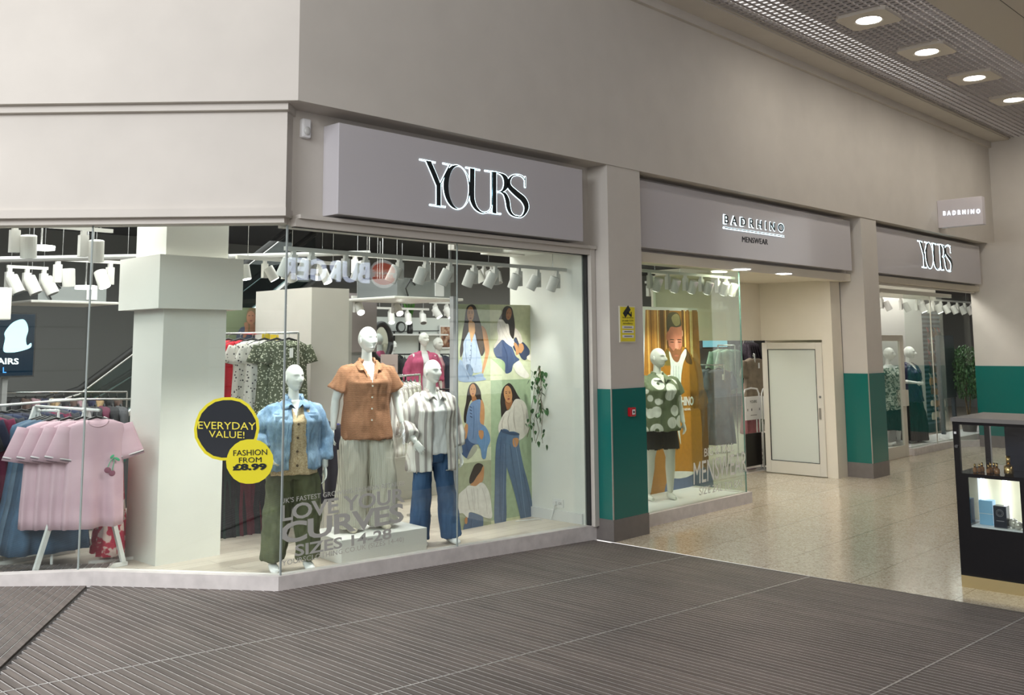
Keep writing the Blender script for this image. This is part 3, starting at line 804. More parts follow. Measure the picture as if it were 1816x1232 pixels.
def lapel(mb, side, z0=1.50, z1=1.30, w=.05, y0=-.02, y1=-.15, spread=.075, xin=.012):
    """one flat collar leaf lying on the chest"""
    s = side
    pts = [(s*.062, y0+.02, z0+.012), (s*(spread+w*.9), y0-.035, z0-.055), (s*(spread+w*.7), y1*.55-.035, z0-.095), (s*(spread*.72+w*.2), y1*.7-.03, z0-.09), (s*(xin+.03), y1*.9-.02, z1+.04), (s*xin, y1-.012, z1)]
    pts = [Vector(p) for p in pts]
    n = Vector((0, -.007, .002))
    c = sum(pts, Vector())/len(pts)
    V = [p for p in pts]+[p+n for p in pts]+[c, c+n*1.4]; k = len(pts); F = []
    for i in range(k):
        j = (i+1) % k; F += [(i, j, 2*k), (k+j, k+i, 2*k+1), (j, i, k+i, k+j)]
    mb.add(V, F)
def collar_band(mb, r=.068, z=1.485, h=.035, open_=.5, cy=.008, lean=.012):
    n = 18; V = []; F = []
    for k in range(n+1):
        a = -math.pi/2+open_+(2*math.pi-2*open_)*k/n
        c, s = math.cos(a), math.sin(a); zz = z-.022*max(0, -s)
        for (rr, hz) in ((r, 0), (r-.002, h), (r+.006, h), (r+lean+.012, -.008)):
            V.append((rr*c, cy+rr*.95*s, zz+hz))
    for k in range(n):
        for j in range(4):
            j2 = (j+1) % 4; F.append((k*4+j, (k+1)*4+j, (k+1)*4+j2, k*4+j2))
    F += [(3, 2, 1, 0), (n*4, n*4+1, n*4+2, n*4+3)]
    mb.add(V, F)
def shoe(P, i, mat, parent, name='shoe', tall=.09):
    c = Vector(P['legs'][i][2]); mb = MB()
    x, y = c.x, c.y
    rs = []
    for (yy, w_, h, z0) in ((.065, .018, .045, .02), (.055, .033, .08, .0), (.02, .037, .088, .0), (-.04, .041, .075, .0), (-.09, .044, .06, 0), (-.135, .041, .05, 0), (-.165, .028, .038, .004), (-.175, .008, .02, .008)):
        rr = []
        for k in range(14):
            a = 2*math.pi*k/14; rr.append(Vector((x+w_*math.cos(a), y+yy, z0+h*.5+h*.5*math.sin(a)*(1 if math.sin(a) > 0 else 1))))
        rs.append(rr)
    mb.loft(rs); return mb.obj(name, mat, parent, True)
# ---- hanging garment: local origin at the rail, garment spreads along x, front faces -y
hangm = M('black_hanger_plastic', (.012, .012, .012), .35); hookm = M('hook_steel', (.5, .5, .5), .25, .9)
GM = {}
def garment_mesh(kind):
    if kind in GM: return GM[kind]
    w, L, sl, slw, flare, d, seed = kind
    rs = []; n = 40
    rows = [(-.075, .35, .6), (-.095, .62, .8), (-.125, .93, .9), (-.17, 1.0, 1.), (-.26, .98, 1.), (-.40, .96, 1.05), (-.075-L*.62, .98*(1+flare*.4), 1.15), (-.075-L*.82, 1.*(1+flare*.75), 1.3), (-.075-L, 1.*(1+flare), 1.4)]
    rows = [rows[0]]+[r for r in rows[1:] if r[0] > -.075-L+.001 or r is rows[-1]]
    rows.sort(key=lambda r: -r[0])
    fine = []
    for i in range(len(rows)-1):
        for t in (0, .5): fine.append(tuple(a+(b-a)*t for a, b in zip(rows[i], rows[i+1])))
    fine.append(rows[-1])
    for (z, ww, dd) in fine:
        prog = min(1, max(0, (-z-.2)/(L*.8))); r = []
        for k in range(n):
            a = 2*math.pi*k/n; c, s = math.cos(a), math.sin(a)
            fold = 1+prog*.55*(math.sin(a*7+seed*1.7)*.5+.5*math.sin(a*11+seed))
            X = w*.5*ww*math.copysign(abs(c)**.85, c)*(1+.015*math.sin(a*9+seed)*prog)
            Yv = d*dd*math.copysign(abs(s)**.7, s)*fold+.012*prog*math.sin(X*22+seed)
            zz = z
            if z > -.1 and s < 0: zz -= .035*math.exp(-(X/.07)**2)
            r.append(Vector((X, Yv, zz)))
        rs.append(r)
    mb = MB(); mb.loft(rs)
    if sl > 0:
        for sx in (-1, 1):
            P0 = Vector((sx*w*.45, 0, -.135)); dr = Vector((sx*.24, -.04, -1)).normalized()
            rr = []
            for i in range(6):
                t = i/5; c = P0+dr*sl*t; hw = slw*(.72+.40*t); r = []
                for k in range(16):
                    a = 2*math.pi*k/16
                    u = Vector((1, 0, sx*.22)).normalized()
                    r.append(c+u*(hw*math.cos(a))+Vector((0, (d*(.45+.15*t)*(1+.25*math.sin(3*a+seed)))*math.sin(a), 0)))
                rr.append(r)
            if sx > 0: rr = [list(reversed(q)) for q in rr]
            mb.loft(rr)
    me = bpy.data.meshes.new('garment'); me.from_pydata([tuple(v) for v in mb.v], [], mb.f); me.update()
    me.polygons.foreach_set('use_smooth', [True]*len(me.polygons))
    GM[kind] = me; return me
def _hanger():
    mb = MB(); mb.tube([(-.19, 0, -.125), (-.10, 0, -.085), (0, 0, -.058), (.10, 0, -.085), (.19, 0, -.125)], [.007, .009, .012, .009, .007], 8)
    a = bpy.data.meshes.new('hanger'); a.from_pydata([tuple(v) for v in mb.v], [], mb.f)
    mb = MB(); mb.tube([(0, 0, -.06), (0, 0, -.02), (.012, 0, -.008), (.014, 0, .006), (0, 0, .016), (-.013, 0, .006)], .0022, 6)
    b = bpy.data.meshes.new('hook'); b.from_pydata([tuple(v) for v in mb.v], [], mb.f); b.materials.append(hookm); a.materials.append(hangm)
    return a, b
HANG, HOOK = _hanger()
tagm = M('price_tag_card', (.8, .8, .78), .5)
def garment(name, label, cat, kind, mat, loc, rz, group=None, price=False, hanger=True):
    t = thing(name, label, cat, loc, rz, group)
    me = garment_mesh(kind).copy(); me.materials.clear(); me.materials.append(mat)
    o = bpy.data.objects.new('fabric', me); COL.objects.link(o); o.parent = t
    MB().tube([(.085*math.cos(k*.314), -kind[5]*.55-.012-.02*math.sin(k*.314), -.088-.052*math.sin(k*.314)) for k in range(11)], .006, 6).obj('neckline', mat, o, True)
    if hanger:
        h = bpy.data.objects.new('hanger', HANG); COL.objects.link(h); h.parent = t
        k = bpy.data.objects.new('hook', HOOK); COL.objects.link(k); k.parent = h
    if price:
        MB().box((-.022, -kind[5]-.014, -.26), (.018, -kind[5]-.011, -.16)).obj('price_tag', tagm, t)
    return t
# ---- track spotlight, hanging from a track at its local origin
def _spot_meshes():
    a = MB().box((-.018, -.018, -.035), (.018, .018, 0)); a.box((-.032, -.026, -.20), (.032, .026, -.035))
    b = MB().tube([(0, 0, .075), (0, 0, -.085)], .056, 20); b.tube([(0, 0, .075), (0, 0, .079)], .05, 20)
    c = MB().tube([(0, 0, -.0855), (0, 0, -.088)], .048, 20)
    out = []
    for m, mt, nm in ((a, M('white_fitting', (.66, .65, .62), .4), 'driver_box'), (b, M('white_fitting'), 'lamp_head'), (c, M('spot_lens_glow', (1, .96, .9), em=16), 'lens'), (c, M('spot_lens_off', (.2, .2, .2), .2), 'lens')):
        me = bpy.data.meshes.new(nm); me.from_pydata([tuple(v) for v in m.v], [], m.f); me.materials.append(mt); out.append(me)
    return out
SP = _spot_meshes()
def spotlight(loc, aim, label, group, lit=True, power=0, side=(-1, 0, 0), s=1.):
    """aim: direction of the beam"""
    t = thing('track_spotlight', label, 'spotlight', loc, 0, group)
    a = bpy.data.objects.new('driver_box', SP[0]); COL.objects.link(a); a.parent = t; a.scale = (s, s, s)
    b = bpy.data.objects.new('lamp_head', SP[1]); COL.objects.link(b); b.parent = t; b.scale = (s, s, s)
    b.location = Vector(side).normalized()*.095*s+Vector((0, 0, -.15*s)); b.rotation_euler = Vector(aim).to_track_quat('-Z', 'Y').to_euler()
    c = bpy.data.objects.new('lens', SP[2] if lit else SP[3]); COL.objects.link(c); c.parent = b
    if power:
        l = bpy.data.lights.new('spot_beam', 'SPOT'); l.energy = power; l.spot_size = 1.25; l.spot_blend = .8; l.shadow_soft_size = .05; l.color = (1, .97, .92)
        o = bpy.data.objects.new('spot_beam', l); COL.objects.link(o); o.parent = b; o.location = (0, 0, -.1)
    return t
def track(a, b, label, group=None, ztop=4.25, w=.017, wires=(.1, .5, .9)):
    a, b = Vector(a), Vector(b); c = (a+b)/2; t = thing('lighting_track', label, 'lighting track', c, 0, group)
    d = (b-a).normalized(); h = (b-a).length/2
    up = Vector((0, 0, 1)); s = d.cross(up).normalized()
    MB().obox((0, 0, .018), d*h, s*w, s.cross(d).normalized()*.018).obj('rail', M('track_white', (.62, .61, .58), .4), t)
    for k in wires:
        p = (a.lerp(b, k))-c; MB().tube([p+Vector((0, 0, .03)), (p.x, p.y, ztop-c.z)], .003, 5).obj('suspension_wire', hookm, t)
    return t
# ================================================================== SHOP INTERIOR SHELL
greyw = M('interior_grey_wall', (.24, .24, .24), .7); paleg = M('interior_pale_wall', (.66, .70, .68), .7)
_e = Vector((4.6, .5, 0))+WD*5
mb = MB(); mb.prism([(4.75, .5, 4.25), (34, .5, 4.25), (34, 11.2, 4.25), (_e.x, 11.2, 4.25), (_e.x, _e.y, 4.25)], (0, 0, .05)); struct(mb.obj('ceiling_shop', blackc))
mb = MB(); mb.box((-1.1, 11, 0), (34, 11.1, 4.3)); struct(mb.obj('wall_shop_back', greyw))
mb = MB(); mb.box((1.2, 3.5, 0), (1.3, 11, 4.3)); struct(mb.obj('wall_shop_left', greyw))
mb = MB(); mb.box((33.9, .45, 0), (34, 11, 4.3)); mb.box((22.3, .4, 0), (34, .5, 4.3)); struct(mb.obj('wall_shop_right', greyw))
# display return wall at the right end of the corner window, and a ceiling strip over it
dispw = M('display_white', (.80, .80, .76), .6, var=.03, scale=5, bump=.15)
mb = MB(); mb.box((8.55, .31, .1), (8.62, 1.45, 4.2)); struct(mb.obj('wall_display', dispw))
mb = MB(); mb.box((8.0, .31, 3.22), (8.56, 1.4, 3.28)); struct(mb.obj('ceiling_display', dispw))
mb = MB(); mb.box((8.53, .34, .165), (8.55, 1.45, .28)); struct(mb.obj('baseboard_display', white))
mb = MB(); mb.box((8.62, .42, 0), (9.40, 1.45, 4.2)); struct(mb.obj('wall_between_windows', dispw))
# shop front lintel inside
mb = MB(); mb.box((4.62, .45, 3.25), (22, .52, 4.25)); struct(mb.obj('wall_lintel_inner', blackc))
# --- the big white column by the wing window
cA = onZ((275, 1004), .165); cwd = -WD   # along the wing, towards the corner
cB = onP((395, 800), (0, cA.y, 0), (0, 1, 0)); cC = onX((221, 992), cA.x)
wB = cB.x-cA.x; wC = cC.y-cA.y
t = thing('column', 'big square white column with a boxed head behind the left window', 'column', (cA.x, cA.y, .165))
def colbox(name, e, z0, z1, m):
    MB().box((-e, -e, z0-.165), (wB+e, wC+e, z1-.165)).obj(name, m, t)
zh0 = onY((280, 547), cA.y).z; zh1 = onY((295, 453), cA.y).z
colm = M('column_paint', (.70, .69, .64), .45, var=.02, scale=3)
colbox('shaft', 0, .165, zh0, colm); colbox('boxed_head', .11, zh0, zh1, colm); colbox('upper_shaft', .0, zh1, 4.24, colm)
# --- the beige square column behind the mannequins
c2 = onY((550, 700), 2.3); c2r = onY((617, 700), 2.3); zt2 = onY((550, 509), 2.3).z
t = thing('column', 'boxed beige column standing behind the mannequin in the brown shirt', 'column', (c2.x, 2.3, .165))
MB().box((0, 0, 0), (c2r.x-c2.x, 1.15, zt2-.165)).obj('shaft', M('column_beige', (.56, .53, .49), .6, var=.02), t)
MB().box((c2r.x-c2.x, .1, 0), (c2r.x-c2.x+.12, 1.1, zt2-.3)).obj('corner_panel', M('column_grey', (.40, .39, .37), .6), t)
# lower grey panel wall behind on the right of the column
a = onY((622, 600), 4.6); b = onY((668, 600), 4.6)
t = thing('partition', 'grey partition panel with a boxed top behind the brown-shirted mannequin', 'partition', (a.x, 4.6, .165))
MB().box((0, .05, 0), (b.x-a.x-.12, .25, 2.0)).obj('panel', greyw, t); MB().box((-.05, 0, 1.9), (b.x-a.x, .3, 2.75)).obj('boxed_top', M('box_taupe', (.22, .19, .19), .6), t)
# --- pale back wall with shelf rail, picture, plant
BY = 8.2
a = onY((664, 560), BY); b = onY((812, 690), BY)
mb = MB(); mb.box((a.x-.8, BY, 0), (b.x+.9, BY+.1, onY((690, 562), BY).z)); struct(mb.obj('wall_back_display', paleg))
t = thing('hanging_rail', 'thin black wall rail across the pale back wall', 'rail', onY((740, 588), BY-.03))
l = onY((668, 588), BY-.03); r = onY((785, 586), BY-.03)
MB().tube([l-t.location, r-t.location], .008, 6).obj('bar', hangm, t)
for px in (700, 745, 780): p = onY((px, 588), BY-.03)-t.location; MB().box((p.x-.008, 0, -.6), (p.x+.008, .03, 0)).obj('bracket', hangm, t)
q = onY((727, 592), BY-.2)
t = thing('wall_shelf', 'short white shelf on the back wall under the grassy plant', 'shelf', q+Vector((0, 0, -.03)))
MB().box((-.75, -.14, 0), (.9, .19, .03)).obj('board', white, t)
t = thing('potted_grass', 'spiky green grass plant in a dark vase on the back wall shelf', 'plant', q+Vector((.0, 0, 0)))
MB().tube([(0, 0, 0), (0, 0, .05), (0, 0, .22)], [.05, .065, .05], 12).obj('vase', hangm, t, True)
mb = MB()
for i in range(46):
    a_ = random.uniform(0, 6.28); r_ = random.uniform(.02, .17); h_ = random.uniform(.35, .62); c_, s_ = math.cos(a_), math.sin(a_)
    mb.add([(-s_*.008, c_*.008, .2), (s_*.008, -c_*.008, .2), (c_*r_*.4, s_*r_*.4, .2+h_*.6), (c_*r_, s_*r_, .2+h_)], [(0, 1, 2), (0, 2, 3), (1, 3, 2)])
mb.obj('blades', M('grass_green', (.10, .28, .05), .6), t)
q = onY((719, 590), BY-.2)
t = thing('clock', 'small round dark clock beside the grassy plant on the back shelf', 'clock', q+Vector((-.12, 0, .11)))
MB().tube([(0, .02, 0), (0, -.02, 0)], .11, 20).obj('rim', hangm, t); MB().tube([(0, -.02, 0), (0, -.025, 0)], .08, 20).obj('face', M('clock_face', (.35, .38, .38), .4), t)
a = onY((789, 577), BY-.02); b = onY((800, 618), BY-.02)
t = thing('framed_picture', 'tall brown framed picture at the right of the pale back wall', 'picture', ((a.x+b.x)/2, BY-.03, b.z))
w_, h_ = .26, a.z-b.z
MB().box((-w_, -.02, 0), (w_, .02, h_)).obj('frame', white, t); MB().box((-w_+.03, -.025, .03), (w_-.03, -.02, h_-.03)).obj('print', pattern('brown_print', lambda nt, c: ramp(nt, tex(nt, 'Noise', c, Scale=9.).outputs[0], [(.35, (.05, .02, .015)), (.5, (.25, .10, .05)), (.65, (.5, .35, .25))]), .5), t)
q = onY((676, 606), 6.2)
t = thing('round_mirror', 'round black-framed mirror standing beyond the brown-shirted mannequin', 'mirror', q)
mb = MB(); mb.tube([(.21*math.cos(k*.2618), 0, .30*math.sin(k*.2618)) for k in range(25)], .05, 8); mb.obj('frame', hangm, t, True)
mb = MB(); mb.prism([(.2*math.cos(k*.2618), .0, .29*math.sin(k*.2618)) for k in range(24)], (0, .01, 0)); mb.obj('mirror_glass', M('mirror_surface', (.6, .65, .65), .05, 1.), t)
zf_ = .165 if q.x < 9.35 else .012; MB().box((-.03, .0, -q.z+zf_), (.03, .03, -.3)).obj('stand', hangm, t); MB().box((-.2, -.15, -q.z+zf_), (.2, .15, -q.z+zf_+.02)).obj('foot', hangm, t)
# --- air conditioning units
def aircon(px0, px1, pyb, pyt, dy, label):
    a = onY((px0, pyb), dy); b = onY((px1, pyb), dy); top = onY((px0, pyt), dy).z
    t = thing('air_conditioning_unit', label, 'air conditioner', ((a.x+b.x)/2, dy, a.z)); h = (b.x-a.x)/2
    MB().box((-h*.78, .12, .03), (h*.78, 1.0, top-a.z)).obj('casing', M('galvanised_steel', (.34, .36, .36), .35, .7), t)
    MB().box((-h, 0, 0), (h, 1.15, .035)).obj('grille_panel', M('unit_white', (.68, .66, .62), .4), t, bevel=.01)
    MB().box((h*.3, .10, .06), (h*.55, .12, .25)).obj('control_box', white, t)
    mb = MB().tube([(-h*.5, .1, .05), (-h*.62, .06, .15), (-h*.45, .08, .28), (-h*.3, .1, .2)], .012, 6); mb.obj('cable', hangm, t)
    for x_ in (-h*.7, h*.7): MB().tube([(x_, .5, top-a.z), (x_, .5, 4.25-a.z)], .006, 5).obj('hanger_rod', hookm, t)
aircon(700, 822, 529, 490, 3.3, 'ceiling air conditioning cassette over the two window mannequins on the right')
aircon(55, 211, 536, 505, 6.3, 'ceiling air conditioning cassette seen at the far left behind the wing window')
# ceiling pipes and white ceiling edge
def pipe(pts, r, label, name='ceiling_pipe', cat='pipe', m=None):
    c = sum((Vector(p) for p in pts), Vector())/len(pts); t = thing(name, label, cat, c)
    MB().tube([Vector(p)-c for p in pts], r, 8).obj('pipe_run', m or M('pipe_grey', (.36, .36, .36), .5), t)
    for p in (pts[0], pts[-1]):
        p = Vector(p)-c; MB().tube([p, (p.x, p.y, 4.25-c.z)], .005, 5).obj('hanger_rod', hookm, t)
pipe([onY((-40, 461), 3.4), onY((252, 455), 3.4)], .03, 'long grey ceiling pipe left of the white column')
pipe([onY((404, 455), 3.4), onY((655, 448), 3.4)], .03, 'grey ceiling pipe right of the white column')
mb = MB(); p = onY((444, 415), .9); mb.box((4.9, .9, 3.42), (7.9, 1.0, 3.50)); struct(mb.obj('trim_11', M('track_white', (.62, .61, .58), .4)))
# fluorescent batten
a, b = onY((680, 437), 1.1), onY((868, 440), 1.1)
a = onY((800, 440), 1.1); b = onY((925, 447), 1.1)
t = thing('batten_light', 'pale slim ceiling batten above the poster panel', 'ceiling light', (a+b)/2)
MB().box((-(b.x-a.x)/2, -.05, -.03), ((b.x-a.x)/2, .05, .03)).obj('body', M('unit_white'), t)
for x_ in (-.3, .3): MB().tube([(x_, 0, 0), (x_, 0, 4.25-t.location.z)], .006, 5).obj('hanger_rod', hookm, t)
# --- tracks
T1 = .55
tz = onY((760, 463), T1).z; xA, xB = onY((505, 449), T1).x, onY((1020, 478), T1).x
track((xA, T1, tz), (xB, T1, tz), 'front white lighting track running the length of the corner window')
g1 = 'white spotlights on the front window track'
for i, px in enumerate((520, 553, 613, 648, 709, 756, 798, 841, 878, 920, 953, 987)):
    x = onY((px, 465), T1).x
    spotlight((x, T1, tz), (-.22+.1*math.sin(i*3), .42, -1), 'white spotlight on the front window track, %s from its left end' % ['first', 'second', 'third', 'fourth', 'fifth', 'sixth', 'seventh', 'eighth', 'ninth', 'tenth', 'eleventh', 'last'][i], g1, False, 84 if i in (0, 2, 4, 6, 7, 9, 11) else 0, (-1, -.25, 0))
T2 = 2.0
tz2 = onY((500, 464), T2).z; xA, xB = onY((419, 464), T2).x, onY((608, 464), T2).x
track((xA, T2, tz2), (xB, T2, tz2), 'short white lighting track with lit lamps left of the hanging air conditioner')
g2_ = 'lit white spotlights behind the front track'
for i, (px, aim, lb) in enumerate(((424, (.1, -.2, -1), 'behind the white column edge'), (470, (.5, -.3, -1), 'above the floral dresses'), (505, (.6, .3, -1), 'in line with the window corner'), (566, (.2, -.45, -1), 'over the beige column'))):
    spotlight((onY((px, 464), T2).x, T2, tz2), aim, 'lit white spotlight '+lb, g2_, True, 30 if i in (1, 3) else 0, (.3, -1, 0), .9)
T3 = 2.6
xA, xB = onY((620, 462), T3).x, onY((780, 462), T3).x; tz3 = onY((700, 460), T3).z
track((xA, T3, tz3), (onY((890, 462), T3).x, T3, tz3), 'white lighting track passing above the air conditioning cassette')
for i, (px, aim) in enumerate(((629, (.3, -.5, -1)), (840, (.4, -.3, -1)), (858, (-.35, -.5, -1)), (872, (-.15, -.4, -1)))):
    spotlight((onY((px, 462), T3).x, T3, tz3-(.0 if i < 2 else .0)), aim, 'white spotlight on the track over the cassette, %s' % ('far left', 'first of the right-hand three', 'second of the right-hand three', 'far right')[i], g2_, i == 0, 40 if i in (0, 3) else 0, (.2, -1, 0))
T4 = 4.4
tz4 = onY((665, 530), T4).z
track((onY((624, 530), T4).x, T4, tz4), (onY((712, 530), T4).x, T4, tz4), 'middle-distance lighting track behind the cassette, left')
for px, aim, lb in ((631, (-.3, -.8, -.8), 'bright lamp glaring beside the beige column'), (699, (-.2, -.7, -.7), 'bright lamp seen under the cassette')):
    spotlight((onY((px, 530), T4).x, T4, tz4), aim, lb, g2_, True, 60, (0, -1, 0), 1.)
T5 = 6.0
tz5 = onY((710, 549), T5).z
track((onY((663, 549), T5).x, T5, tz5), (onY((760, 549), T5).x, T5, tz5), 'far lighting track in front of the pale back wall')
for px, lb in ((692, 'left'), (722, 'middle'), (748, 'right')):
    spotlight((onY((px, 549), T5).x, T5, tz5), (-.3, -.5, -1), 'small spotlight on the far track before the back wall, %s' % lb, 'spotlights on the far track', lb != 'right', 0, (-.5, -1, 0))
for px, lb in ((772, 'leftmost'), (792, 'rightmost')):
    spotlight((onY((px, 540), 5.).x, 5., onY((px, 538), 5.).z), (.3, -.6, -1), 'lit spotlight left of the poster panel, %s' % lb, g2_, True, 0, (-.5, -1, 0))
tzz = onY((772, 538), 5.).z; track((onY((762, 538), 5.).x, 5., tzz), (onY((805, 538), 5.).x, 5., tzz), 'short lighting track end left of the poster panel', wires=(.2, .8))
# left wing tracks
T6 = 2.6
tz6 = onY((60, 402), T6).z
track((onY((-30, 402), T6).x, T6, tz6), (onY((200, 402), T6).x, T6, tz6), 'lighting track just under the header at the left', ztop=4.26)
for px, lb in ((27, 'left'), (149, 'right')):
    spotlight((onY((px, 402), T6).x, T6, tz6), (.1, .2, -1), 'large white spotlight near the top of the left window, %s one' % lb, 'spotlights high in the left window', False, 0, (1, -.5, 0), 1.25)
T7 = 4.2
tz7 = onY((100, 462), T7).z
track((onY((95, 463), T7).x, T7, tz7), (onY((240, 463), T7).x, T7, tz7), 'lighting track below the long grey pipe at the left')
for px, s_, aim, lb, lit in ((103, 1, (.1, .1, -1), 'white spotlight hanging under the long grey pipe', False), (196, -1, (.2, -.4, -1), 'white spotlight near the column head', True)):
    spotlight((onY((px, 463), T7).x, T7, tz7), aim, lb, 'spotlights under the left pipe', lit, 0, (s_, -.4, 0), 1.2)
tz8 = onY((50, 477), 5.4).z
track((onY((12, 477), 5.4).x, 5.4, tz8), (onY((85, 477), 5.4).x, 5.4, tz8), 'short white lighting track at the far left edge')
for px, lb in ((17, 'left end'), (78, 'right end'), (48, 'middle')):
    spotlight((onY((px, 477), 5.4).x, 5.4, tz8), (.4, -.3, -1), 'spotlight on the short far-left track, %s' % lb, 'spotlights on the short far-left track', False, 0, (.2, -1, 0), 1.3)
for px, py, d_ in ((73, 441, 3.6), (151, 511, 6.5), (280, 478, 8.)):
    pass
q = onY((152, 511), 5.)
t = thing('ceiling_lamp', 'glowing round lamp seen left of the wing window joint', 'ceiling light', q)
MB().tube([(0, 0, -.01), (0, 0, .03)], .12, 20).obj('disc', lampw, t); MB().tube([(0, 0, .03), (0, 0, 4.25-q.z)], .01, 6).obj('stem', hookm, t)
q = onY((73, 441), 3.6)
t = thing('ceiling_lamp', 'slim glowing lamp high at the left above the long grey pipe', 'ceiling light', q)
MB().tube([(0, 0, -.01), (0, 0, .03)], .13, 20).obj('disc', lampw, t); MB().tube([(0, 0, .03), (0, 0, 4.25-q.z)], .01, 6).obj('stem', hookm, t)
# --- screen at far left
a, b = onY((-30, 553), 6.), onY((60, 668), 6.)
t = thing('display_screen', 'dark upright display screen with pale blue picture at the left edge', 'screen', ((a.x+b.x)/2, 6., b.z)); w_ = (b.x-a.x)/2; h_ = a.z-b.z
MB().box((-w_, 0, 0), (w_, .06, h_)).obj('bezel', blackt, t)
MB().box((-w_+.02, -.004, .02), (w_-.02, 0, h_-.02)).obj('screen_surface', M('screen_dark', (.004, .012, .022), .15, em=.6), t)
def scrp(px, py): q = onY((px, py), 6.-.012); return q-t.location
P = smoothcurve([(9, 600), (8, 590), (18, 576), (28, 569), (40, 566), (47, 572), (50, 585), (46, 600), (48, 612), (55, 608), (54, 616), (38, 622), (20, 625), (6, 622)], 4)
slab('flower_picture', [scrp(*p) for p in P], (0, -.002, 0), M('screen_blue', (.42, .78, .88), em=.9), t)
for s_, bl, br, tl, m_ in (('STAIRS', (-26, 645), (33, 646), (-26, 634), M('screen_white', (.85, .95, 1), em=1.1)), ('L', (5, 661), (11, 661), (5, 651), M('screen_deep_blue', (.05, .25, .8), em=1.))):
    o = text_px(s_, bl, br, tl, lambda q: onY(q, 6.-.014), (0, -1, 0), m_, 'lettering', None, .0, .002, .02)
    for v in o.data.vertices: v.co -= t.location
    o.parent = t
MB().box((-.03, .06, -b.z+.165), (.03, .12, h_*.5)).obj('post', greyw, t)
q = onY((3, 538), 4.2)
t = thing('speaker', 'pale square speaker box at the left picture edge', 'speaker', q)
MB().box((-.25, 0, -.17), (.1, .2, .17)).obj('cabinet', M('unit_white'), t, bevel=.01); MB().tube([(-.08, .1, .17), (-.08, .1, 4.25-q.z)], .012, 6).obj('bracket', hookm, t)
# --- escalator behind the column
t = thing('escalator', 'escalator with black handrails rising behind the white column', 'escalator', (6, 7, .165))
def eq(px, py, y): return onY((px, py), y)-t.location
for yy, pts, nm in ((7.2, ((-60, 712), (80, 708), (140, 690), (232, 622), (420, 478), (520, 400)), 1), (8.2, ((20, 716), (120, 712), (175, 695), (232, 660), (430, 510), (560, 410)), 2)):
    P = [eq(px, py, yy) for px, py in pts]
    MB().tube(P, .045, 8).obj('handrail', blackt, t, True)
    MB().tube([p+Vector((0, 0, -.07)) for p in P], .018, 6).obj('rail_track', M('brushed_steel', (.6, .6, .6), .25, .9), t, True)
    V = []; F = []
    for p in P: V += [p+Vector((0, 0, -.08)), p+Vector((0, 0, -.85)), p+Vector((0, .02, -.08)), p+Vector((0, .02, -.85))]
    for i in range(len(P)-1): F += [(4*i, 4*i+1, 4*i+5, 4*i+4), (4*i+2, 4*i+6, 4*i+7, 4*i+3), (4*i, 4*i+4, 4*i+6, 4*i+2)]
    mesh_obj('balustrade_glass', V, F, glass_mat('smoky_glass', (.45, .55, .55)), t)
    MB().tube([p+Vector((0, .05, -.9)) for p in P], .06, 6).obj('skirt', M('brushed_steel'), t, True)
# ================================================================== WINDOW MANNEQUINS
FZ = .165
def fz_(x): return .165 if x < 9.35 else .012
def place_mann(foot_px, head_px, z, body_off=0.):
    foot = onZ(foot_px, z); top = upright(head_px, foot).z
    return foot, (top-z)/1.80
def mix(nt, a, b, f, mode='MIX'):
    mx = nt.nodes.new('ShaderNodeMix'); mx.data_type = 'RGBA'; mx.blend_type = mode
    if isinstance(f, float): mx.inputs[0].default_value = f
    else: nt.links.new(f, mx.inputs[0])
    for s, i in ((a, 6), (b, 7)):
        if isinstance(s, tuple): mx.inputs[i].default_value = (*s, 1)
        else: nt.links.new(s, mx.inputs[i])
    return mx.outputs[2]
def wave(nt, c, axis, scale, dist=0., dsc=2.):
    w = nt.nodes.new('ShaderNodeTexWave'); w.bands_direction = axis; w.inputs['Scale'].default_value = scale
    w.inputs['Distortion'].default_value = dist; w.inputs['Detail Scale'].default_value = dsc
    nt.links.new(c, w.inputs['Vector']); return w.outputs[1]
rust = pattern('rust_crinkle_cloth', lambda nt, c: ramp(nt, wave(nt, c, 'Z', 26, 2.2, 3), [(0, (.20, .085, .04)), (.35, (.36, .165, .085)), (1, (.46, .23, .13))]), .9)
pin = pattern('cream_pinstripe', lambda nt, c: ramp(nt, wave(nt, c, 'X', 26, .5, 1.), [(0, (.36, .34, .28)), (.28, (.60, .57, .48)), (1, (.68, .65, .56))]), .85)
strp = pattern('taupe_striped_cloth', lambda nt, c: ramp(nt, wave(nt, c, 'X', 4.6, .5, 1.), [(0, (.36, .32, .31)), (.30, (.40, .36, .34)), (.42, (.78, .76, .71)), (.70, (.80, .78, .74)), (.78, (.55, .51, .47)), (.88, (.78, .76, .72))]), .85)
deni = pattern('light_blue_denim', lambda nt, c: mix(nt, ramp(nt, tex(nt, 'Noise', c, Scale=7., Detail=6.).outputs[0], [(.3, (.15, .27, .44)), (.7, (.32, .46, .63))]), ramp(nt, tex(nt, 'Noise', mapping(nt, c, (1, 1, .25)), Scale=160.).outputs[0], [(.3, (.8, .8, .8)), (.7, (1.1, 1.1, 1.1))]), 1., 'MULTIPLY'), .85)
jean = pattern('blue_jeans_denim', lambda nt, c: ramp(nt, tex(nt, 'Noise', mapping(nt, c, (1, 1, .35)), Scale=6., Detail=6.).outputs[0], [(.3, (.022, .065, .16)), (.7, (.06, .14, .29))]), .8)
jean.node_tree.nodes['Principled BSDF'].inputs['Roughness'].default_value = .7
olive = pattern('olive_trouser_cloth', lambda nt, c: ramp(nt, tex(nt, 'Noise', c, Scale=5., Detail=5.).outputs[0], [(.3, (.055, .065, .028)), (.7, (.12, .135, .065))]), .8)
knit = pattern('tan_knit', lambda nt, c: ramp(nt, tex(nt, 'Noise', c, Scale=90., Detail=3.).outputs[0], [(.3, (.42, .29, .16)), (.65, (.68, .54, .36))]), .95)
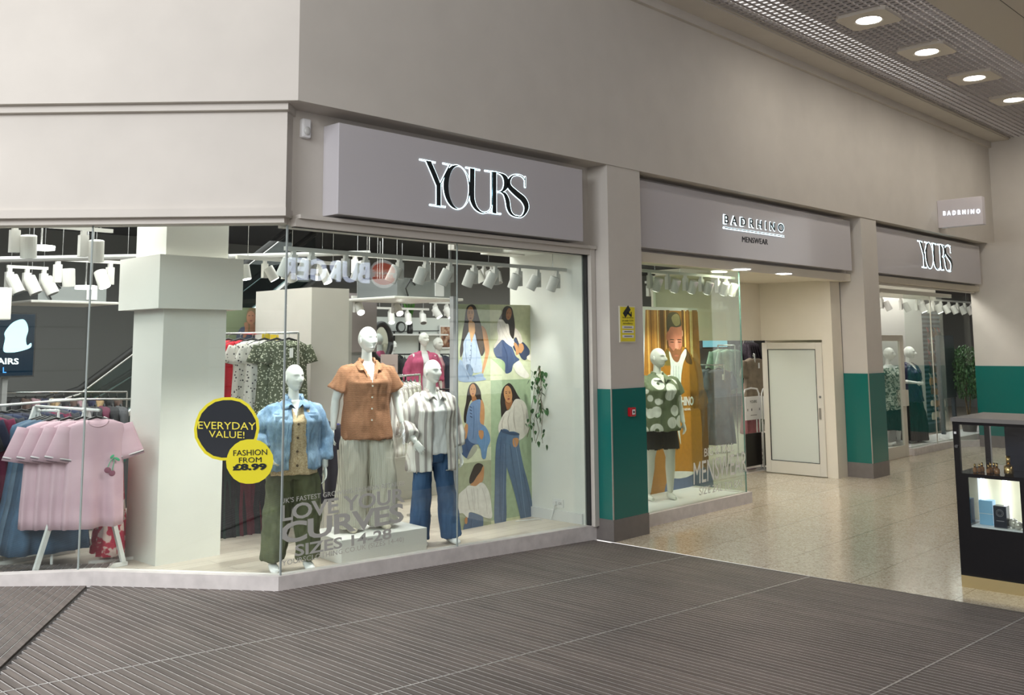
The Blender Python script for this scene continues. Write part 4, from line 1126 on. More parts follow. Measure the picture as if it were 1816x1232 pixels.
whitec = M('white_cotton', (.80, .80, .80), .85)
darkc = M('inner_collar_dark', (.05, .09, .16), .8)
button = M('pale_button', (.7, .68, .6), .3); bbrown = M('brown_button', (.12, .08, .05), .35)
def vcut(z0, z1, w1, off=0.):     # open neck: a V from z1 (top) narrowing to z0
    def f(c, n):
        if c.z > 1.49: return True
        if c.y < .0 and c.z > z0:
            return abs(c.x-off) < w1*(c.z-z0)/(z1-z0)
        return False
    return f
def opencut(wt, wb, z0, z1, x0=0.):   # open front: a strip of width wt at the top, wb at the hem
    def f(c, n):
        if c.z > 1.49: return True
        if c.y < -.02:
            t = (c.z-z0)/(z1-z0); return abs(c.x-x0) < wb+(wt-wb)*t
        return False
    return f
def inner_cut(f): return f
def buttons(parent, zs, x, ysurf, m, r=.008):
    for z in zs:
        mb = MB().tube([(x, ysurf(z), z), (x, ysurf(z)-.006, z)], r, 12); mb.obj('button', m, parent)
def surf_y(me):      # front surface y of a cloth mesh at (x, z)
    cs = [v.co for v in me.vertices if v.co.y < 0]
    def f(z, x=0.):
        best = min(cs, key=lambda c: (c.x-x)**2+(c.z-z)**2); return best.y
    return f
# --- centre mannequin: rust shirt, pinstripe trousers
foot, s = place_mann((648, 938), (640, 579), .38)
P = dict(DEF); P['yaw'] = .36; P['pitch'] = -.02
P['arms'] = (((-.195, .0, 1.43), (-.275, .035, 1.15), (-.305, .0, .89)), ((.195, .0, 1.43), (.285, .03, 1.16), (.30, -.10, .93)))
P['legs'] = (((-.095, 0, .90), (-.135, -.03, .50), (-.15, .0, .09)), ((.095, 0, .90), (.14, -.02, .50), (.17, .04, .09)))
t = thing('mannequin', 'tall white mannequin in a rust-brown short-sleeved shirt and cream pinstripe trousers on a plinth', 'mannequin', foot, -.38); t.scale = (s, s, s)
add_part('body', body_mesh(P), mannm, t)
sh = cloth_mesh(make_shirt(P, .80, .66, .030, 1.02, (.088, .108)), .009, vcut(1.30, 1.49, .070), .004, seed=1)
shirt = add_part('shirt', sh, rust, t)
mb = MB(); lapel(mb, 1); lapel(mb, -1); collar_band(mb, open_=.7); mb.obj('collar', rust, shirt, True)
sy = surf_y(sh); buttons(shirt, (1.27, 1.17, 1.07, .97), .0, lambda z: sy(z)-.001, button)
add_part('trousers', cloth_mesh(make_trousers(P, .98, .05, (.13, .125, .145)), .010, None, .005, (8, 8, 1.6), seed=3), pin, t)
cream_shoe = M('cream_trainer', (.66, .60, .48), .5)
for i in (0, 1): shoe(P, i, cream_shoe, t)
# plinth
pf = onZ((648, 938), .38)
t2 = thing('plinth', 'low white display plinth under the rust-shirted mannequin', 'plinth', (pf.x, pf.y, FZ), -.10)
MB().box((-.46, -.33, 0), (.50, .33, .38-FZ)).obj('box', M('plinth_white', (.78, .78, .76), .4), t2, bevel=.004)
# --- right mannequin: striped shirt open over a white tee, jeans
foot, s = place_mann((765, 963), (735, 638), FZ)
P = dict(DEF); P['yaw'] = .30
P['arms'] = (((-.195, .0, 1.43), (-.30, -.01, 1.17), (-.27, -.22, 1.02)), ((.195, .0, 1.43), (.27, .03, 1.14), (.30, -.04, .86)))
P['legs'] = (((-.095, 0, .90), (-.115, -.02, .50), (-.13, .02, .09)), ((.095, 0, .90), (.14, -.05, .50), (.19, -.05, .09)))
P['palms'] = ((.8, 0, -.6), (-1, 0, 0))
t = thing('mannequin', 'white mannequin in a taupe striped open shirt over a white tee and blue jeans', 'mannequin', foot, -.30); t.scale = (s, s, s)
add_part('body', body_mesh(P), mannm, t)
add_part('tee', cloth_mesh(make_shirt(P, .88, .3, .014, 1.0), .009, lambda c, n: c.z > 1.465 or (abs(c.x) > .2), .004, seed=4), whitec, t)
shirt = add_part('shirt', cloth_mesh(make_shirt(P, .72, 1.72, .038, 1.06, (.078, .072)), .009, opencut(.055, .085, .72, 1.48, .01), .006, (6, 6, 1.6), seed=5), strp, t)
mb = MB(); lapel(mb, 1, z1=1.40, spread=.07); lapel(mb, -1, z1=1.40, spread=.07); collar_band(mb, open_=.75, h=.04); mb.obj('collar', strp, shirt, True)
add_part('jeans', cloth_mesh(make_trousers(P, .98, .06, (.098, .088, .105)), .010, None, .004, (8, 8, 2.5), seed=6), jean, t)
for i in (0, 1): shoe(P, i, whitec, t)
# --- left mannequin: denim jacket over tan knit, olive trousers
foot, s = place_mann((515, 1010), (514, 646), FZ)
P = dict(DEF); P['yaw'] = .38; P['wide'] = 1.12
P['arms'] = (((-.20, .0, 1.43), (-.31, .05, 1.19), (-.22, -.10, 1.0)), ((.20, .0, 1.43), (.28, .03, 1.14), (.285, -.05, .88)))
P['legs'] = (((-.095, 0, .90), (-.13, -.02, .50), (-.15, .02, .09)), ((.095, 0, .90), (.13, -.04, .50), (.15, -.0, .09)))
t = thing('mannequin', 'white mannequin in a light blue denim jacket and olive trousers at the window corner', 'mannequin', foot, -.40); t.scale = (s, s, s)
add_part('body', body_mesh(P), mannm, t)
kn = cloth_mesh(make_shirt(P, .84, .3, .022, 1.0), .009, lambda c, n: vcut(1.33, 1.49, .06)(c, n) or abs(c.x) > .20 or (c.z > 1.3 and abs(c.x) > .13), .004, seed=7)
k_ = add_part('knit_top', kn, knit, t); sy = surf_y(kn); buttons(k_, (1.28, 1.16, 1.04, .92), .01, lambda z: sy(z, .01)-.001, bbrown, .011)
jk_ = cloth_mesh(make_shirt(P, .89, 1.72, .050, 1.0, (.088, .068)), .009, opencut(.045, .085, .88, 1.5, .015), .006, (7, 7, 2.4), seed=8)
ja = add_part('jacket', jk_, deni, t)
mb = MB(); lapel(mb, 1, z1=1.41, spread=.085, w=.05); lapel(mb, -1, z1=1.41, spread=.085, w=.05); collar_band(mb, r=.078, open_=.75, h=.055, z=1.48); mb.obj('collar', deni, ja, True)
sy = surf_y(jk_)
seam = M('denim_seam_thread', (.10, .18, .30), .9)
for sx in (-1, 1):
    y_ = sy(1.34, sx*.14)
    mb = MB(); mb.obox((sx*.135, y_-.003, 1.335), (.055, 0, 0), (0, .006, 0), (0, 0, .016)); mb.add([(sx*.135-.055, y_-.010, 1.322), (sx*.135+.055, y_-.010, 1.322), (sx*.135, y_-.012, 1.298)], [(0, 1, 2)]); mb.obj('pocket_flap', deni, ja)
    MB().ell((sx*.135, y_-.014, 1.313), (.008, .004, .008), 10, 6).obj('stud', button, ja)
    mb = MB(); P_ = [(sx*(.075+.03*k/5), sy(1.28-.08*k, sx*(.085+.03*k/5))-.004, 1.28-.08*k) for k in range(5)]; mb.tube(P_, .0022, 5); mb.obj('seam', seam, ja)
mb = MB(); pts = [(x_, sy(1.37, x_)-.003, 1.37) for x_ in (-.19, -.15, -.11)]; mb.tube(pts, .0025, 5); pts = [(x_, sy(1.37, x_)-.003, 1.37) for x_ in (.10, .14, .18)]; mb.tube(pts, .0025, 5); mb.obj('yoke_seam', seam, ja)
add_part('trousers', cloth_mesh(make_trousers(P, .98, .10, (.13, .112, .10)), .010, None, .007, (7, 7, 3), seed=9), olive, t)
for i in (0, 1): shoe(P, i, whitec, t)
# --- menswear mannequin
flower = pattern('green_white_flower_print', lambda nt, c: ramp(nt, (lambda v: v.outputs['Distance'])(tex(nt, 'Voronoi', mapping(nt, c, (1, .6, 1)), Scale=6.2, Randomness=.75)), [(0, (.10, .13, .06)), (.13, (.10, .13, .06)), (.15, (.72, .74, .68)), (.47, (.74, .75, .70)), (.50, (.15, .18, .10)), (1, (.12, .15, .08))]), .8)
foot = onY((1172, 885), .80); foot.z = .14; s = (upright((1153, 617), foot).z-.14)/1.8
P = dict(DEF); P['yaw'] = .45; P['wide'] = 1.2
P['arms'] = (((-.215, .0, 1.43), (-.30, .03, 1.15), (-.33, -.03, .89)), ((.215, .0, 1.43), (.29, .03, 1.15), (.30, -.06, .90)))
P['legs'] = (((-.10, 0, .90), (-.14, -.02, .50), (-.16, .02, .09)), ((.10, 0, .90), (.12, -.04, .50), (.13, -.0, .09)))
t = thing('mannequin', 'white bald mannequin in a green shirt with big white flowers and black shorts', 'mannequin', foot, -.45); t.scale = (s, s, s)
add_part('body', body_mesh(P), M('mannequin_gloss', (.74, .74, .68), .25), t)
shirt = add_part('shirt', cloth_mesh(make_shirt(P, .82, .60, .04, 1.0, (.095, .11)), .009, vcut(1.38, 1.49, .055), .004, seed=12), flower, t)
mb = MB(); lapel(mb, 1, z1=1.38); lapel(mb, -1, z1=1.38); collar_band(mb, open_=.7); mb.obj('collar', flower, shirt, True)
Q = dict(P); Q['legs'] = tuple((a, b, (b[0]*1.05, b[1], .3)) for a, b, c in P['legs'])
add_part('shorts', cloth_mesh(make_trousers(Q, .98, .56, (.125, .125, .125)), .010, lambda c, n: c.z < .60, .003, seed=13), M('black_cloth', (.012, .012, .012), .85), t)
# --- far shop mannequins
foot, s = place_mann((1588, 797), (1580, 615), .1)
foot = onY((1583, 770), 1.25); foot.z = .15; s = (upright((1576, 616), foot).z-.15)/1.8
P = dict(DEF); P['yaw'] = .3
P['arms'] = (((-.195, .0, 1.43), (-.28, .03, 1.15), (-.30, .0, .89)), ((.195, .0, 1.43), (.30, .02, 1.17), (.22, -.12, 1.0)))
green_floral = pattern('grey_green_floral', lambda nt, c: ramp(nt, tex(nt, 'Noise', c, Scale=16., Detail=3., Distortion=1.5).outputs[0], [(.42, (.05, .07, .045)), (.5, (.30, .34, .28)), (.6, (.55, .58, .50))]), .8)
B2 = body_mesh(P, .010)
t = thing('mannequin', 'pale mannequin in a grey-green floral wrap dress behind the far shop door', 'mannequin', foot, -.35); t.scale = (s, s, s)
add_part('body', B2, mannm, t)
add_part('dress', cloth_mesh(make_shirt(P, .66, .55, .03, 1.15, (.085, .10)), .012, lambda c, n: vcut(1.33, 1.49, .09)(c, n) or c.z > 1.42, .008, seed=14), green_floral, t)
add_part('skirt', cloth_mesh(MB().loft([ring(.30, .26, .22), ring(.6, .24, .19), ring(.9, .20, .15), ring(1.0, .18, .13)]), .014, None, .008, seed=15), M('black_cloth'), t)
foot = onY((1619, 770), 1.2); foot.z = .15; s = (upright((1612, 614), foot).z-.15)/1.8
P = dict(DEF); P['yaw'] = .5
P['arms'] = (((-.195, .0, 1.43), (-.29, .03, 1.15), (-.16, -.24, 1.12)), ((.195, .0, 1.43), (.26, .03, 1.14), (.28, -.03, .88)))
navy = M('navy_satin', (.008, .012, .05), .45, var=.3, scale=12)
t = thing('mannequin', 'white mannequin in a navy blouse and black wide trousers right of the far shop door', 'mannequin', foot, -.2); t.scale = (s, s, s)
add_part('body', body_mesh(P, .010), mannm, t)
add_part('blouse', cloth_mesh(make_shirt(P, .76, .9, .035, 1.12, (.085, .10)), .012, vcut(1.28, 1.49, .08), .006, seed=16), navy, t)
add_part('trousers', cloth_mesh(make_trousers(P, .98, .05, (.14, .15, .19)), .012, None, .008, (8, 8, 1.5), seed=17), M('black_cloth'), t)
# --- mannequins inside the shop (mid distance)
P = dict(DEF); P['yaw'] = .35
mid = body_mesh(P, .011)
def plinth_under(foot, label, m_=None):
    z0 = fz_(foot.x); t2 = thing('plinth', label, 'plinth', (foot.x, foot.y, z0)); MB().box((-.3, -.28, 0), (.3, .3, foot.z-z0)).obj('box', MATS['plinth_white'], t2)
for (px, top, dy, lb, m1, m2, rz, sc_) in ((751, 589, 5.6, 'white mannequin in a pink cardigan behind the striped-shirt mannequin', (.50, .09, .18), whitec, -.45, 1.0),
                                  (776, 598, 6.4, 'white mannequin in a long dark navy coat beside the poster panel frame', (.02, .025, .045), M('pink_cloth', (.55, .30, .32), .8), -.3, 1.0)):
    foot = onY((px, 700), dy); s = sc_; foot.z = upright((px, top), foot).z-1.8*s
    plinth_under(foot, 'white plinth under the '+('pink cardigan' if 'pink' in lb else 'navy coat')+' mannequin')
    t = thing('mannequin', lb, 'mannequin', foot, rz); t.scale = (s, s, s)
    add_part('body', mid.copy(), M('mannequin_gloss'), t)
    add_part('top', cloth_mesh(make_shirt(P, .85, .3, .016), .013, lambda c, n: c.z > 1.44 or abs(c.x) > .2, .002, seed=3), m2, t)
    add_part('cardigan' if 'pink' in lb else 'coat', cloth_mesh(make_shirt(P, .70 if 'pink' in lb else .55, 1.6, .045, 1.1, (.085, .07)), .012, opencut(.05, .07, .7, 1.48), .004, seed=px), M('mid_garment_%d' % px, m1, .85, var=.15, scale=10), t)
    add_part('trousers', cloth_mesh(make_trousers(P, .98, .06, (.11, .10, .10)), .014, None, .004, seed=px), M('black_cloth'), t)
foot = onY((697, 700), 7.2); s = .8; foot.z = upright((697, 604), foot).z-1.8*s
plinth_under(foot, 'tall white plinth under the far black-top mannequin')
t = thing('mannequin', 'small far mannequin in a black top before the pale back wall', 'mannequin', foot, -.6); t.scale = (s, s, s)
add_part('body', mid.copy(), mannm, t); add_part('top', cloth_mesh(make_shirt(P, .8, 1.5, .03), .014, vcut(1.35, 1.49, .07), .004), M('black_cloth'), t)
add_part('trousers', cloth_mesh(make_trousers(P), .014, None, .004), M('black_cloth'), t)
# ================================================================== POSTERS
def artpoly(plane, N, parent, pts, col, layer, name, closed=True, n=4, rough=.45):
    P = [plane(p) for p in (smoothcurve(pts, n) if n > 1 else pts)]
    key = 'print_%02x%02x%02x' % tuple(int(255*min(1, c)) for c in (hexc(col) if isinstance(col, str) else col))
    m = M(key, tuple(min(.95, c*(.95 if N.y < -.5 and parent.get('category') and 'green' in parent['label'] else 1.1)) for c in (hexc(col) if isinstance(col, str) else col)), rough, var=.09, scale=16)
    P = [p+N*(.0006*layer)-parent.location for p in P]
    return slab(name, P, N*.0005, m, parent, both=False)
def Z(ox, oy, k): return lambda p: (ox+p[0]/k, oy+p[1]/k)
def ellp(cx_, cy_, rx, ry, rot=0., n=14):
    c, s = math.cos(rot), math.sin(rot); out = []
    for k in range(n):
        a = 2*math.pi*k/n; x, y = rx*math.cos(a), ry*math.sin(a); out.append((cx_+x*c-y*s, cy_+x*s+y*c))
    return out
PY = 1.12
a0 = onY((812, 800), PY); a0.z = FZ; pd = Vector((1, 0, 0)); PN = Vector((0, -1, 0))
zt = onP((880, 541), a0, PN).z
t = thing('poster_panel', 'tall pale green panel of five fashion photographs of women at the right of the window', 'poster', (a0.x, a0.y, FZ))
L_ = (onP((948, 800), a0, PN)-a0).dot(pd)
MB().obox(pd*L_*.5+Vector((0, 0, (zt-FZ)/2))-PN*.012, pd*L_*.5, PN*.010, Vector((0, 0, (zt-FZ)/2))).obj('board', M('panel_board', hexc('C3C9A6'), .5), t)
MB().obox(pd*(-.04)+Vector((0, 0, (zt-FZ)/2+.04))-PN*.02, pd*.035, PN*.03, Vector((0, 0, (zt-FZ)/2+.04))).obj('frame_post', M('silver_frame', (.42, .43, .45), .35, .5), t)
pp = lambda q: onP(q, a0, PN)
zA, zB, zC = Z(800, 530, 7.7), Z(800, 670, 7.7), Z(800, 810, 7.7)
BG = {'a': 'B4BC98', 'b': 'C6C7A2', 'c': 'C2C6A4', 'd': 'A2B492', 'e': 'A8AE90'}
def art(z, pts, col, layer, name='printed_shape', n=4):
    return artpoly(lambda p: pp(z(p)), PN, t, pts, col, layer, name, n=n)
art(zA, [(96, 74), (529, 74), (533, 1112), (96, 1132)], BG['a'], 1, 'picture_ground', 1)
art(zA, [(531, 74), (1133, 86), (1138, 1088), (535, 1112)], BG['b'], 1, 'picture_ground', 1)
art(zB, [(96, 56), (540, 30), (545, 1132), (96, 1175)], BG['c'], 1, 'picture_ground', 1)
art(zB, [(541, 32), (1140, 10), (1165, 2085), (552, 2200)], BG['d'], 1, 'picture_ground', 1)
art(zC, [(96, 100), (545, 45), (552, 1120), (96, 1180)], BG['e'], 1, 'picture_ground', 1)
art(zB, [(545, 1950), (1165, 1850), (1165, 2085), (552, 2200)], 'C9CDA6', 2, 'studio_floor', 1)
art(zB, [(96, 1000), (545, 940), (545, 1120), (96, 1172)], 'D2D6B8', 2, 'studio_floor', 1)
SK, SKD, HR, HR2 = 'C08A5C', '9A6640', '2C2320', '4A3828'
def face(z, cx_, cy_, rx, ry, rot=0., lay=6, skin=SK, eyes=True):
    art(z, ellp(cx_, cy_, rx, ry, rot), skin, lay, 'printed_face')
    if eyes:
        c, s = math.cos(rot), math.sin(rot)
        def o(x, y): return (cx_+x*c-y*s, cy_+x*s+y*c)
        for sx in (-.42, .42):
            art(z, ellp(*o(sx*rx, -.12*ry), rx*.2, ry*.05, rot, 8), '20140F', lay+1, 'printed_eye', 1)
            art(z, ellp(*o(sx*rx, -.30*ry), rx*.26, ry*.035, rot, 8), '38251B', lay+1, 'printed_brow', 1)
        art(z, ellp(*o(0, .55*ry), rx*.32, ry*.09, rot, 10), '8A3D34', lay+1, 'printed_lips', 1)
        art(z, ellp(*o(0.05*rx, .24*ry), rx*.14, ry*.07, rot, 8), SKD, lay+1, 'printed_nose', 1)
# picture 1
art(zA, [(270, 75), (325, 95), (355, 170), (380, 260), (405, 340), (425, 430), (455, 600), (460, 700), (418, 780), (380, 700), (350, 600), (310, 480), (250, 430), (205, 530), (168, 700), (130, 800), (118, 700), (140, 560), (160, 420), (180, 320), (192, 200), (215, 110)], HR, 3, 'printed_hair')
art(zA, [(415, 365), (470, 420), (508, 560), (520, 700), (495, 820), (460, 940), (430, 1025), (418, 980), (432, 900), (462, 760), (452, 640), (430, 520), (410, 430)], SK, 4, 'printed_arm')
art(zA, [(240, 310), (312, 320), (328, 420), (305, 530), (275, 600), (248, 500), (238, 420)], 'CC9A68', 4, 'printed_neck')
art(zA, [(245, 450), (262, 540), (276, 592), (300, 520), (322, 475), (352, 600), (400, 780), (422, 960), (390, 1000), (300, 1002), (258, 900), (210, 968), (150, 850), (165, 700), (165, 600), (200, 520)], 'A9B8CE', 5, 'printed_waistcoat')
art(zA, [(106, 850), (160, 860), (212, 965), (262, 1050), (422, 1010), (440, 1060), (455, 1108), (106, 1118)], '8FA3BE', 4, 'printed_jeans')
art(zA, [(206, 900), (260, 895), (300, 1002), (262, 1052), (212, 968)], '6F86A4', 5, 'printed_waistband')
for (x, y) in ((268, 640), (262, 700), (255, 770), (252, 830)): art(zA, ellp(x, y, 8, 10, 0, 8), '6B7890', 7, 'printed_button', 1)
face(zA, 262, 205, 47, 105)
art(zA, [(330, 330), (400, 360), (430, 500), (440, 640), (400, 760), (370, 640), (345, 500), (325, 420)], HR2, 8, 'printed_hair')
# picture 2
art(zA, [(536, 820), (700, 800), (1138, 870), (1138, 1088), (536, 1110)], 'D4D8B6', 2, 'printed_box', 1)
art(zA, [(545, 815), (735, 825), (745, 1010), (640, 900)], 'A9BE90', 3, 'printed_box_side', 1)
art(zA, [(860, 540), (900, 535), (930, 620), (980, 590), (1072, 712), (1020, 830), (960, 812), (920, 740), (880, 720), (840, 650)], '34405E', 4, 'printed_jeans')
art(zA, [(640, 600), (700, 556), (780, 590), (840, 680), (880, 780), (930, 830), (850, 890), (820, 990), (740, 1012), (733, 880), (680, 825), (612, 790), (578, 680)], '46577C', 5, 'printed_jeans')
art(zA, [(850, 385), (900, 420), (950, 490), (972, 590), (920, 606), (880, 530), (840, 520), (835, 440)], 'DCD0C4', 4, 'printed_sleeve')
art(zA, [(650, 285), (700, 285), (740, 330), (785, 350), (800, 470), (862, 590), (830, 652), (760, 610), (700, 556), (640, 610), (590, 672), (588, 632), (640, 540), (625, 420), (630, 320)], 'E2D8CE', 6, 'printed_blouse')
art(zA, [(760, 95), (822, 120), (850, 220), (866, 350), (862, 450), (845, 545), (800, 480), (780, 350), (742, 335), (700, 280), (650, 275), (690, 200), (712, 130)], HR, 7, 'printed_hair')
face(zA, 783, 205, 38, 82, .12, 8, 'A87048')
art(zA, [(850, 610), (880, 600), (920, 670), (932, 730), (890, 765), (878, 690)], SK, 7, 'printed_hand')
art(zA, [(920, 620), (970, 610), (990, 680), (945, 742), (925, 690)], SK, 7, 'printed_hand')
art(zA, [(850, 905), (925, 845), (1000, 950), (1066, 1050), (1000, 1082), (900, 1020), (858, 950)], 'EDE6DC', 6, 'printed_shoe')
art(zA, [(1035, 785), (1070, 760), (1130, 735), (1136, 850), (1040, 822)], 'E8E0D4', 6, 'printed_shoe')
# picture 3
art(zB, [(300, 65), (350, 90), (400, 180), (412, 280), (430, 320), (380, 325), (340, 285), (280, 300), (252, 340), (215, 480), (200, 610), (172, 580), (178, 450), (203, 330), (218, 200), (250, 100)], HR, 3, 'printed_hair')
art(zB, [(280, 230), (325, 240), (345, 305), (290, 330)], SKD, 4, 'printed_neck')
art(zB, [(400, 300), (440, 340), (456, 500), (432, 720), (392, 722), (393, 560), (385, 400)], SK, 4, 'printed_arm')
art(zB, [(190, 640), (225, 640), (222, 740), (200, 832), (162, 800)], SK, 6, 'printed_hand')
art(zB, [(280, 332), (345, 300), (398, 300), (396, 420), (392, 600), (450, 650), (470, 700), (400, 880), (320, 902), (230, 840), (212, 700), (205, 540), (238, 400)], '6E86AA', 5, 'printed_top')
art(zB, [(100, 740), (190, 690), (300, 810), (330, 900), (260, 1050), (200, 1092), (105, 960)], '41587F', 4, 'printed_jeans')
art(zB, [(370, 750), (440, 660), (500, 720), (532, 850), (492, 960), (470, 1092), (420, 1090), (400, 970), (345, 850)], '6A8FB8', 6, 'printed_jeans')
art(zB, [(372, 720), (432, 720), (440, 790), (410, 840), (378, 790)], SK, 7, 'printed_hand')
art(zB, [(300, 920), (350, 940), (340, 1000), (260, 1092), (215, 1090)], 'A8A898', 5, 'printed_shoe')
for k in range(4): art(zB, ellp(262+k*3, 395+k*45, 22, 5, .5, 8), '2E3C58', 7, 'printed_ribbon', 1)
face(zB, 293, 168, 43, 88)
# picture 4
art(zB, [(780, 70), (840, 110), (900, 220), (945, 305), (860, 340), (800, 410), (740, 500), (690, 545), (676, 400), (672, 290), (700, 150)], HR, 3, 'printed_hair')
art(zB, [(880, 288), (970, 305), (1025, 380), (1052, 520), (1070, 680), (1010, 790), (930, 850), (890, 822), (920, 750), (780, 745), (690, 720), (660, 760), (640, 680), (668, 580), (740, 460), (800, 430), (830, 360)], 'D9D2C6', 5, 'printed_blouse')
art(zB, [(690, 700), (800, 748), (770, 1000), (757, 1200), (747, 1500), (743, 1990), (596, 2022), (594, 1500), (600, 1100), (622, 850)], '4F6684', 6, 'printed_jeans')
art(zB, [(780, 740), (915, 756), (925, 900), (980, 1180), (1052, 1450), (1112, 1750), (1130, 1890), (1070, 2002), (970, 2012), (930, 1850), (870, 1600), (800, 1350), (752, 1180), (745, 900)], '58718F', 7, 'printed_jeans')
art(zB, [(690, 700), (800, 735), (915, 752), (918, 782), (800, 775), (680, 735)], '3A4C68', 8, 'printed_waistband')
art(zB, [(840, 830), (908, 822), (915, 880), (882, 945), (842, 920)], SK, 9, 'printed_hand')
art(zB, [(740, 300), (830, 300), (820, 380), (770, 440), (745, 380)], SKD, 4, 'printed_neck')
face(zB, 772, 222, 56, 118, -.12, 9)
art(zC, [(610, 962), (640, 930), (720, 928), (712, 980), (640, 1030)], 'E6E0D2', 9, 'printed_shoe')
art(zC, [(1075, 862), (1112, 840), (1164, 856), (1164, 938), (1090, 936)], 'E6E0D2', 9, 'printed_shoe')
# picture 5
art(zC, [(370, 150), (440, 120), (446, 230), (432, 320), (400, 352), (350, 335), (350, 240)], SK, 5, 'printed_face')
art(zC, [(270, 365), (300, 320), (360, 280), (390, 350), (330, 400), (265, 390)], SK, 4, 'printed_neck')
art(zC, [(370, 83), (432, 110), (420, 150), (398, 200), (350, 262), (300, 340), (252, 362), (248, 290), (290, 170), (320, 110)], '30251E', 6, 'printed_hair')
art(zC, [(240, 388), (330, 398), (400, 350), (460, 380), (520, 500), (550, 700), (548, 832), (450, 822), (380, 785), (250, 752), (226, 832), (160, 770), (98, 750), (98, 540), (120, 490), (190, 430)], 'DDDAD2', 7, 'printed_jumper')
art(zC, [(240, 758), (380, 790), (432, 825), (432, 950), (400, 1080), (385, 1128), (172, 1158), (166, 960), (200, 880)], '5B6E8C', 6, 'printed_jeans')
art(zC, [(180, 850), (216, 820), (216, 900), (190, 912)], SK, 8, 'printed_hand')
for (x0, x1) in ((270, 300), (350, 365), (200, 240)): art(zC, [(x0, 430), (x0+8, 430), (x1+8, 720), (x1, 720)], 'C8C4BA', 8, 'printed_fold', 1)
def fold(z, pts, col, w=5, lay=9):
    P = smoothcurve(pts, 4, False)
    art(z, [(x-w*.5, y) for x, y in P]+[(x+w*.5, y) for x, y in reversed(P)], col, lay, 'printed_fold', 1)
for pts, c in (([(200, 560), (190, 700), (215, 860)], '8898B4'), ([(330, 560), (345, 720), (330, 900)], '8898B4'), ([(276, 600), (270, 760), (255, 900)], '7C8CA8'), ([(130, 900), (200, 1000), (240, 1090)], '7488A8'), ([(300, 1040), (340, 1080), (400, 1090)], '7488A8')): fold(zA, pts, c)
for pts, c in (([(660, 330), (690, 430), (760, 560)], 'C4B8AC'), ([(720, 360), (760, 470), (830, 600)], 'C4B8AC'), ([(640, 420), (660, 500), (640, 580)], 'C4B8AC'), ([(700, 600), (760, 760), (760, 980)], '34436A'), ([(640, 640), (660, 740), (720, 800)], '34436A'), ([(800, 640), (850, 780), (870, 860)], '5A6C92'), ([(900, 440), (930, 520), (940, 590)], 'C4B8AC')): fold(zA, pts, c)
for pts, c in (([(300, 380), (310, 560), (300, 820)], '566E94'), ([(350, 360), (360, 560), (370, 780)], '86A0C2'), ([(150, 780), (200, 880), (220, 1010)], '334870'), ([(450, 720), (470, 840), (450, 1000)], '8CB0D2')): fold(zB, pts, c)
for pts, c in (([(860, 380), (850, 540), (880, 720)], 'B8B0A4'), ([(800, 460), (770, 580), (790, 720)], 'B8B0A4'), ([(960, 360), (990, 520), (1000, 700)], 'BEB6AA'), ([(720, 520), (690, 620), (700, 710)], 'B8B0A4'), ([(680, 800), (660, 1200), (665, 1900)], '3E5474'), ([(720, 900), (715, 1300), (700, 1950)], '7288A6'), ([(860, 850), (930, 1250), (1010, 1900)], '7C94B2'), ([(800, 900), (860, 1300), (960, 1800)], '425A7A'), ([(980, 1300), (1040, 1600), (1090, 1900)], '425A7A')): fold(zB, pts, c, 7, 10)
for pts, c in (([(200, 460), (230, 600), (260, 730)], 'B4B0A8'), ([(420, 420), (470, 600), (490, 780)], 'B4B0A8'), ([(300, 420), (320, 580), (310, 740)], 'C0BCB4'), ([(280, 840), (262, 1000), (270, 1120)], '3E506E')): fold(zC, pts, c)
# ---- menswear poster
YP = 1.15
pm = lambda q: onY(q, YP)
b0, b1 = pm((1141, 900)), pm((1243, 880)); zt = pm((1190, 549)).z
t = thing('poster_panel', 'tall poster of a bearded man in a mustard jacket behind the menswear mannequin', 'poster', (b0.x, YP, .14))
MB().box((0, .0, 0), (b1.x-b0.x+.06, .03, zt-.14+.03)).obj('board', white, t)
N_ = Vector((0, -1, 0))
z7, z8 = Z(1135, 540, 6.84), Z(1135, 700, 5.87)
def mart(z, pts, col, layer, name='printed_shape', n=4):
    return artpoly(lambda p: pm(z(p)), N_, t, pts, col, layer, name, n=n)
mart(z7, [(65, 62), (698, 84), (760, 1200), (770, 2330), (40, 2330), (40, 1200)], 'A8722C', 1, 'picture_ground', 1)
for x, w, c in ((80, 20, 'D9A85A'), (120, 14, '7A4E1C'), (165, 26, 'C98F44'), (205, 10, 'F0D090'), (235, 50, '6E4A20'), (300, 10, 'E0BC80'), (315, 40, '7A5428'), (500, 26, '6E4A20'), (530, 14, 'F0C070'), (560, 30, 'B87A30'), (600, 10, 'FFE0A8'), (618, 8, 'F4D69A'), (630, 60, '9C6A28')):
    mart(z7, [(x, 66), (x+w, 66), (x+w+30, 1100), (x+30, 1100)], c, 2, 'printed_curtain', 1)
mart(z7, [(330, 530), (560, 520), (640, 640), (740, 760), (770, 1000), (775, 1240), (60, 1240), (150, 900), (200, 780), (270, 640)], 'A66F1E', 3, 'printed_jacket')
mart(z8, [(130, -20), (660, -20), (668, 200), (650, 420), (640, 700), (560, 800), (440, 805), (340, 810), (250, 560), (190, 250)], 'B87C1E', 3, 'printed_jacket')
mart(z7, [(640, 640), (740, 770), (770, 1000), (775, 1240), (700, 1240), (690, 900)], '8A5A18', 4, 'printed_sleeve_shade')
mart(z8, [(610, -20), (690, -20), (700, 250), (715, 560), (700, 780), (655, 700), (640, 300)], '6B4414', 4, 'printed_sleeve')
mart(z7, [(330, 540), (270, 640), (260, 720), (330, 740), (400, 720), (360, 640)], '7A6A30', 5, 'printed_collar')
mart(z7, [(545, 520), (600, 600), (632, 720), (560, 700), (540, 620)], '5A4020', 5, 'printed_collar')
